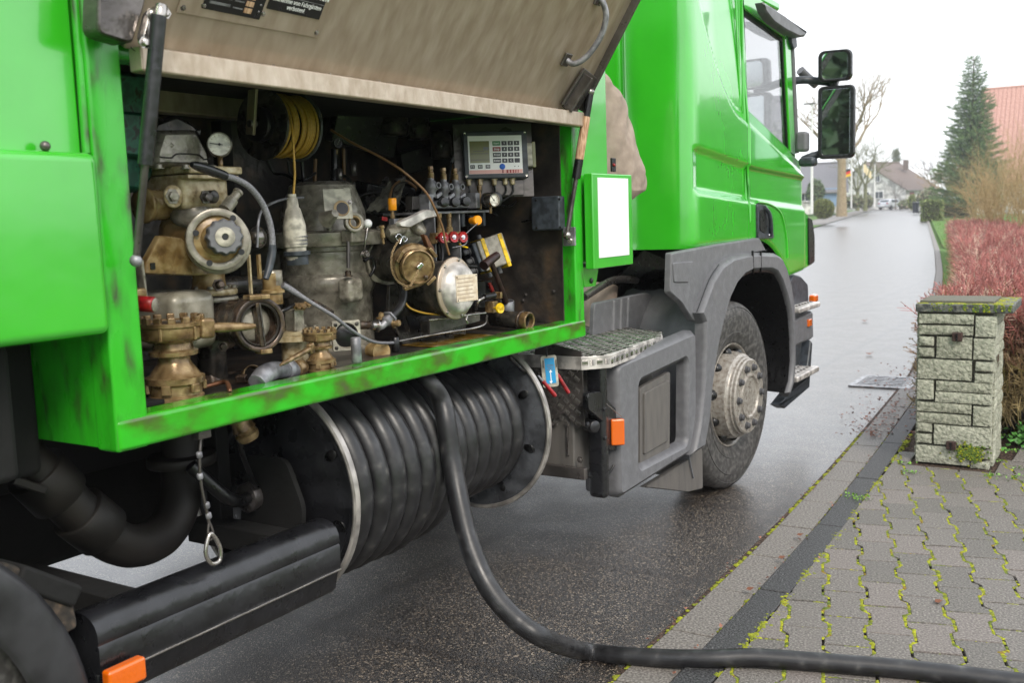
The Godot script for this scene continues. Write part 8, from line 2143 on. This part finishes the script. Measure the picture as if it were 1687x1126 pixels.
func trees() -> void:
	# conifer
	var b = Vector3(83.28, 0.958, -11.09)
	var o = thing("conifer", "tall dark green spruce standing before the red roofed house", "tree", b)
	var hgt = 11.6
	part("trunk", tube([b, b + V(0.1, hgt * 0.5, 0), b + V(0, hgt, 0)], [0.22, 0.13, 0.02], 8, 3), M.twig_grey, o)
	var sp = Shape.new()
	for i in 13:
		var a = i * 2.4
		var d = V(cos(a) * 0.55, 0.9, sin(a) * 0.55).normalized()
		var s0 = V(0, 0.15 + i * 0.065, 0)
		var sd = d.cross(V(0, 1, 0)).normalized() * 0.05
		sp.face([s0 - sd, s0 + sd, s0 + d * 0.5], d.cross(sd).normalized())
	var spm = sp.mesh()
	var xs = []
	var cs = []
	var limbs = Shape.new()
	for w in 46:
		var f = w / 45.0
		var y = lerpf(0.5, hgt - 0.3, pow(f, 0.85))
		var rad = (2.55 * pow(1.0 - y / hgt, 0.66) + 0.12) * rng.randf_range(0.75, 1.12)
		var nb = int(lerpf(13, 4, f))
		for i in nb:
			var a = TAU * (i + rng.randf() * 0.7) / nb + w * 0.7
			var l = rad * rng.randf_range(0.7, 1.15)
			var dir = V(cos(a), 0, sin(a))
			var n = maxi(5, int(l / 0.05))
			for k in n:
				var t = (k + rng.randf()) / n
				var droop = -0.30 * l * t + 0.22 * l * t * t * 1.6
				var side = dir.cross(V(0, 1, 0)) * rng.randfn(0, 0.13 + 0.10 * l * (1.0 - absf(t - 0.55)))
				var q = b + V(0, y + droop, 0) + dir * l * t + side
				var d = (dir * 0.9 + V(0, 0.35 + rng.randfn(0, 0.25), 0) + side * 1.2).normalized()
				var s = rng.randf_range(0.26, 0.48) * (0.65 + 0.35 * (1.0 - f))
				xs.append(Transform3D(aim(Vector3.ZERO, d).basis * Basis(V(0, 1, 0), rng.randf() * TAU) * Basis.from_scale(Vector3.ONE * s), q - o.position))
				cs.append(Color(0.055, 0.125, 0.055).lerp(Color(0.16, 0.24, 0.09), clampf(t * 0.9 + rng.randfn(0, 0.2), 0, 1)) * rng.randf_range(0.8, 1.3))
			if w % 2 == 0: limbs.join(tube([b + V(0, y, 0), b + V(0, y - 0.25 * l, 0) + dir * l * 0.7], [0.03, 0.01], 3, 1, false, false))
	part("limbs", limbs, M.twig_grey, o)
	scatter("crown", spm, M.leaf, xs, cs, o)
	var c2 = thing("conifer", "tiny distant fir tip behind the white house roof", "tree", Vector3(201, 2.592, -39.73))
	xs = []
	cs = []
	for i in 700:
		var f = rng.randf()
		var a = rng.randf() * TAU
		var rr = (1.0 - f) * 1.7 * sqrt(rng.randf())
		xs.append(Transform3D(any_turn().scaled(Vector3.ONE * 0.7), V(cos(a) * rr, f * 9.2, sin(a) * rr)))
		cs.append(Color(0.10, 0.15, 0.09))
	scatter("crown", spm, M.leaf, xs, cs, c2)
	part("trunk", tube([c2.position, c2.position + V(0, 8, 0)], [0.2, 0.05], 6, 1), M.twig_grey, c2)
	# pale plane tree, bare trees and shrubs
	bare_tree("plane_tree", "thick pale trunked bare tree on the left of the street", Vector3(67.88, 1.148, -16.77), 9.5, 0.27, M.bark_pale, 4, 3, 0.5, 0.42)
	bare_tree("hazy_tree", "airy olive grey tree behind the flag poles", Vector3(116.6, 1.264, -26.24), 11.0, 0.20, M.twig_olive, 5, 3, 0.42, 0.25)
	bare_tree("hazy_tree", "second airy olive tree between the pole and the white house", Vector3(126.5, 1.271, -29.39), 11.5, 0.2, M.twig_olive, 5, 3, 0.42, 0.22)
	bare_tree("bare_tree", "bare dark tree right of the white house", Vector3(152.9, 1.056, -25.23), 10.0, 0.2, M.twig_grey, 5, 3, 0.5, 0.3)
	bare_tree("bare_tree", "bare brown bush tree beside the spruce foot", Vector3(129.9, 1.082, -20.1), 6.5, 0.14, M.twig_tan, 5, 3, 0.5, 0.2)
	bare_tree("bare_tree", "slim bare sapling in front of the white wall", Vector3(135.3, 1.254, -26.73), 4.8, 0.06, M.twig_grey, 3, 3, 0.45, 0.3)
	for spec in [[Vector3(29.98, 0.4275, -3.11), 50, 1.2, "large bare tan shrub with many upright stems behind the hedge"], [Vector3(27.06, 0.481, -2.077), 46, 1.3, "bare tan shrub at the right edge behind the hedge"], [Vector3(44.06, 0.3983, -5.278), 40, 1.1, "smaller bare tan shrub next to the hedge end"]]:
		var sh = thing("bare_shrub", spec[3], "shrub", spec[0])
		var s = Shape.new()
		for i in spec[1]:
			var a = rng.randf() * TAU
			var lean = rng.randf_range(0.05, 0.5)
			grow(s, spec[0] + V(cos(a) * 0.3, 0, sin(a) * 0.3), V(cos(a) * lean, 1.0, sin(a) * lean).normalized(), spec[2] * rng.randf_range(0.8, 1.3), 0.012, 3, 0.40, 3, 0.18)
		part("stems", s, M.twig_tan, sh).set_meta("kind", "stuff")
	# trees across the drive, mirrored in the cab
	bare_tree("bare_tree", "bare tree on the near side of the street mirrored in the cab window", V(21, GR, 8.5), 6.0, 0.2, M.twig_grey, 4, 3, 0.5, 0.3)
	var ev = thing("evergreen_tree", "dark evergreen on the near side of the street mirrored in the cab", "tree", V(24, GR, 5.0))
	part("trunk", cyl(0.2, 2.0, at(ev.position)), M.twig_grey, ev)
	leafy("crown", ev, ev.position + V(0, 2.3, 0), V(3.2, 4.2, 3.2), 2500, 0.5, [Color(0.07, 0.12, 0.05), Color(0.11, 0.16, 0.07)], true, M.leaf)
	var k = 0
	for q in [V(-14, GR, 1.2), V(-22, GR, 3.6)]:
		var ev2 = thing("evergreen_tree", ["dark evergreen behind the viewer mirrored in the truck's mirrors", "second dark evergreen further from the road behind the viewer"][k], "tree", q)
		part("trunk", cyl(0.2, 2.0, at(ev2.position)), M.twig_grey, ev2)
		leafy("crown", ev2, ev2.position + V(0, 4.0, 0), V(4.0, 7.5, 4.0), 2500, 0.5, [Color(0.07, 0.12, 0.05), Color(0.11, 0.16, 0.07)], true, M.leaf)
		k += 1

func houses() -> void:
	var r = thing("red_roof_house", "house with a steep red tiled roof behind the spruce", "house", Vector3(98.44, 0.7788, -5.8))
	house(r, deg_to_rad(-88.0), 12.5, 12.0, 3.2, 10.9, M.render_white, M.roof_red, [[-2.0, 1.5, 1.4, 1.3, "window"], [2.0, 1.5, 1.4, 1.3, "window"]], 0.34)
	var w = thing("white_house", "white rendered house with a brown roof at the end of the street", "house", Vector3(160.6, 0.9953, -33.74))
	house(w, deg_to_rad(-23.0), 8.0, 13.5, 3.4, 7.4, M.render_white, M.roof_brown, [[2.3, 2.2, 1.6, 1.1, "window", 2], [0.2, 2.2, 1.1, 1.1, "window", 2], [2.0, 4.6, 1.0, 1.0, "window", 2], [-4.2, 2.2, 1.2, 1.1, "window", 2], [-2.6, 1.4, 1.0, 2.1, "door"], [0.2, 1.4, 1.0, 2.1, "door"]])
	part("chimney", box(V(0.7, 1.5, 0.7), at(Vector3(161.2, 7.543, -30.46)), 0.02), M.roof_brown, w)
	var l = thing("grey_roof_house", "low house with a grey roof on the left behind the plane tree", "house", Vector3(117.9, 1.415, -35.65))
	house(l, deg_to_rad(-73.0), 13.0, 8.0, 2.6, 5.6, M.render_white, M.roof_grey, [[0.2, 1.5, 1.2, 1.2, "window"], [2.2, 1.5, 1.2, 1.2, "window"], [4.8, 1.3, 2.2, 2.0, "garage"]])
	var n = thing("shingle_house", "grey shingled house across the drive, mirrored in the cab window", "house", V(36, GR, 9.5))
	house(n, deg_to_rad(-115.0), 11.0, 8.0, 2.6, 5.9, M.render_grey, M.roof_grey, [[-2.5, 1.7, 1.3, 1.3, "window"], [0.5, 1.7, 1.3, 1.3, "window"], [3.0, 1.7, 1.3, 1.3, "window"]])

func flag(o: Node3D, p: Vector3, w: float, h: float, bands: Array, dir: Vector3) -> void:
	var k = 0
	for m in bands:
		var rows = []
		for i in 5:
			var row = []
			for j in 9:
				var u = j / 8.0
				var v = (k + i / 4.0) / bands.size()
				row.append(p + dir * w * u * 0.75 - V(0, h * v + w * u * 0.75 * u, 0) + V(0.08 * sin(u * 7.0), 0, 0.10 * sin(u * 7.0 + v)))
			rows.append(row)
		part("band", shell(rows, V(-0.8, 0, 0.3), 0.01), m, o)
		k += 1

func street_things() -> void:
	var p1 = thing("flag_pole", "white pole with a black red and gold flag hanging beside it", "flag pole", Vector3(99.28, 1.46, -23.62))
	part("pole", tube([p1.position, p1.position + V(0, 5.2, 0)], [0.075, 0.055], 10, 1), M.pole_white, p1)
	var f1 = thing("flag", "black, red and gold flag hanging on the white pole", "flag", Vector3(99.67, 5.239, -23.86))
	flag(f1, f1.position, 1.1, 0.75, [M.flag_black, M.flag_red, M.flag_gold], V(-0.53, 0, -0.85))
	var p2 = thing("flag_pole", "thin pole carrying a cream flag", "flag pole", Vector3(116.5, 1.54, -26.48))
	part("pole", tube([p2.position, p2.position + V(0, 4.8, 0)], [0.05, 0.04], 10, 1), M.pole_white, p2)
	var f2 = thing("flag", "cream flag drooping from the thin pole", "flag", Vector3(117.1, 6.21, -26.62))
	flag(f2, f2.position, 1.1, 0.9, [M.flag_cream], V(0.53, 0, 0.85))
	var p3 = thing("lamp_post", "grey street lamp post in front of the white house", "lamp post", Vector3(115.1, 1.302, -24.93))
	part("post", tube([p3.position, p3.position + V(0, 4.8, 0)], [0.09, 0.06], 10, 1), M.pole_white, p3)
	part("lamp_head", box(V(0.5, 0.12, 0.25), at(p3.position + V(0.0, 4.85, 0)), 0.05, 2), M.gutter_grey, p3)
	var p4 = thing("lamp_post", "tall pale street lamp post partly behind the cab mirrors", "lamp post", Vector3(62.8, 1.23, -17.3))
	part("post", tube([p4.position, p4.position + V(0, 6.6, 0)], [0.085, 0.055], 10, 1), M.pole_white, p4)
	part("lamp_head", box(V(0.3, 0.10, 0.7), at(p4.position + V(0.0, 6.62, -0.15)), 0.04, 2), M.gutter_grey, p4)
	var k = 0
	for q in [[Vector3(104.6, 0.7888, -18.8), "dark wheeled bin standing at the right kerb far down the street"], [Vector3(94.74, 1.542, -23.3), "dark wheeled bin at the foot of the plane tree"]]:
		var o = thing("wheeled_bin", q[1], "bin", q[0], "wheeled bins")
		part("body", lathe([[0.0, 0.0], [0.33, 0.0], [0.40, 0.95], [0.0, 0.95]], Transform3D(Basis(V(0, 1, 0), 0.8), q[0]), 4, 20), M.bin_dark, o)
		part("lid", box(V(0.62, 0.08, 0.66), at(q[0] + V(0, 0.99, 0), V(0, 10, 4)), 0.03, 2), M.bin_dark, o)
		part("wheel", cyl(0.1, 0.05, aim(q[0] + V(0.2, 0.08, 0.25), V(0, 0, 1))), M.black, o)
		part("wheel", cyl(0.1, 0.05, aim(q[0] + V(0.2, 0.08, -0.30), V(0, 0, 1))), M.black, o)
		k += 1
	# small parked car, seen end on
	var cp = Vector3(145.5, 1.049, -29.37)
	var car = thing("parked_car", "small silver car parked at the far end of the street", "car", cp)
	var b = Basis(V(0, 1, 0), deg_to_rad(-20.0))
	var x = Transform3D(b, cp)
	var side = [Vector2(-1.9, 0.3), Vector2(1.9, 0.3), Vector2(1.95, 0.7), Vector2(1.2, 0.88), Vector2(0.5, 1.38), Vector2(-1.2, 1.42), Vector2(-1.85, 0.95)]
	part("body", prism(round_poly(side, 0.15, 4), 1.62, x * at(V(0, 0, -0.81)), 0.06), M.car_paint, car)
	part("rear_window", box(V(0.06, 0.36, 1.2), x * at(V(-1.58, 1.18, 0), V(0, 0, -50)), 0.02), M.pane_dark, car)
	part("side_window", box(V(1.5, 0.34, 0.04), x * at(V(-0.35, 1.14, 0.82)), 0.02), M.pane_dark, car)
	for q in [[-1.2, 0.78], [1.2, 0.78], [-1.2, -0.78], [1.2, -0.78]]: part("wheel", cyl(0.31, 0.2, aim(x * V(q[0], 0.30, q[1] - 0.1), b.z)), M.black, car)
	for z in [-0.62, 0.62]: part("tail_light", box(V(0.06, 0.2, 0.25), x * at(V(-1.9, 0.85, z)), 0.02), M.red, car)
	part("number_plate", box(V(0.03, 0.12, 0.5), x * at(V(-1.96, 0.55, 0)), 0.0), M.white, car)
	# lawn tufts at the hedge's far end
	var xs = []
	var cs = []
	for i in 5000:
		var f = rng.randf()
		var px = lerpf(33.0, 70.0, f * f)
		xs.append(Transform3D(Basis.from_euler(V(rng.randfn(0, 0.3), rng.randf() * TAU, 0)).scaled(Vector3.ONE * rng.randf_range(0.06, 0.12)), V(px, GR + rise(px) + 0.04, edge(px) + rng.randf_range(0.35, 9.0))))
		cs.append(Color(0.13, 0.28, 0.04) * rng.randf_range(0.7, 1.5))
	scatter("grass", leaf_card(1.0, 0.12), M.leaf, xs, cs)
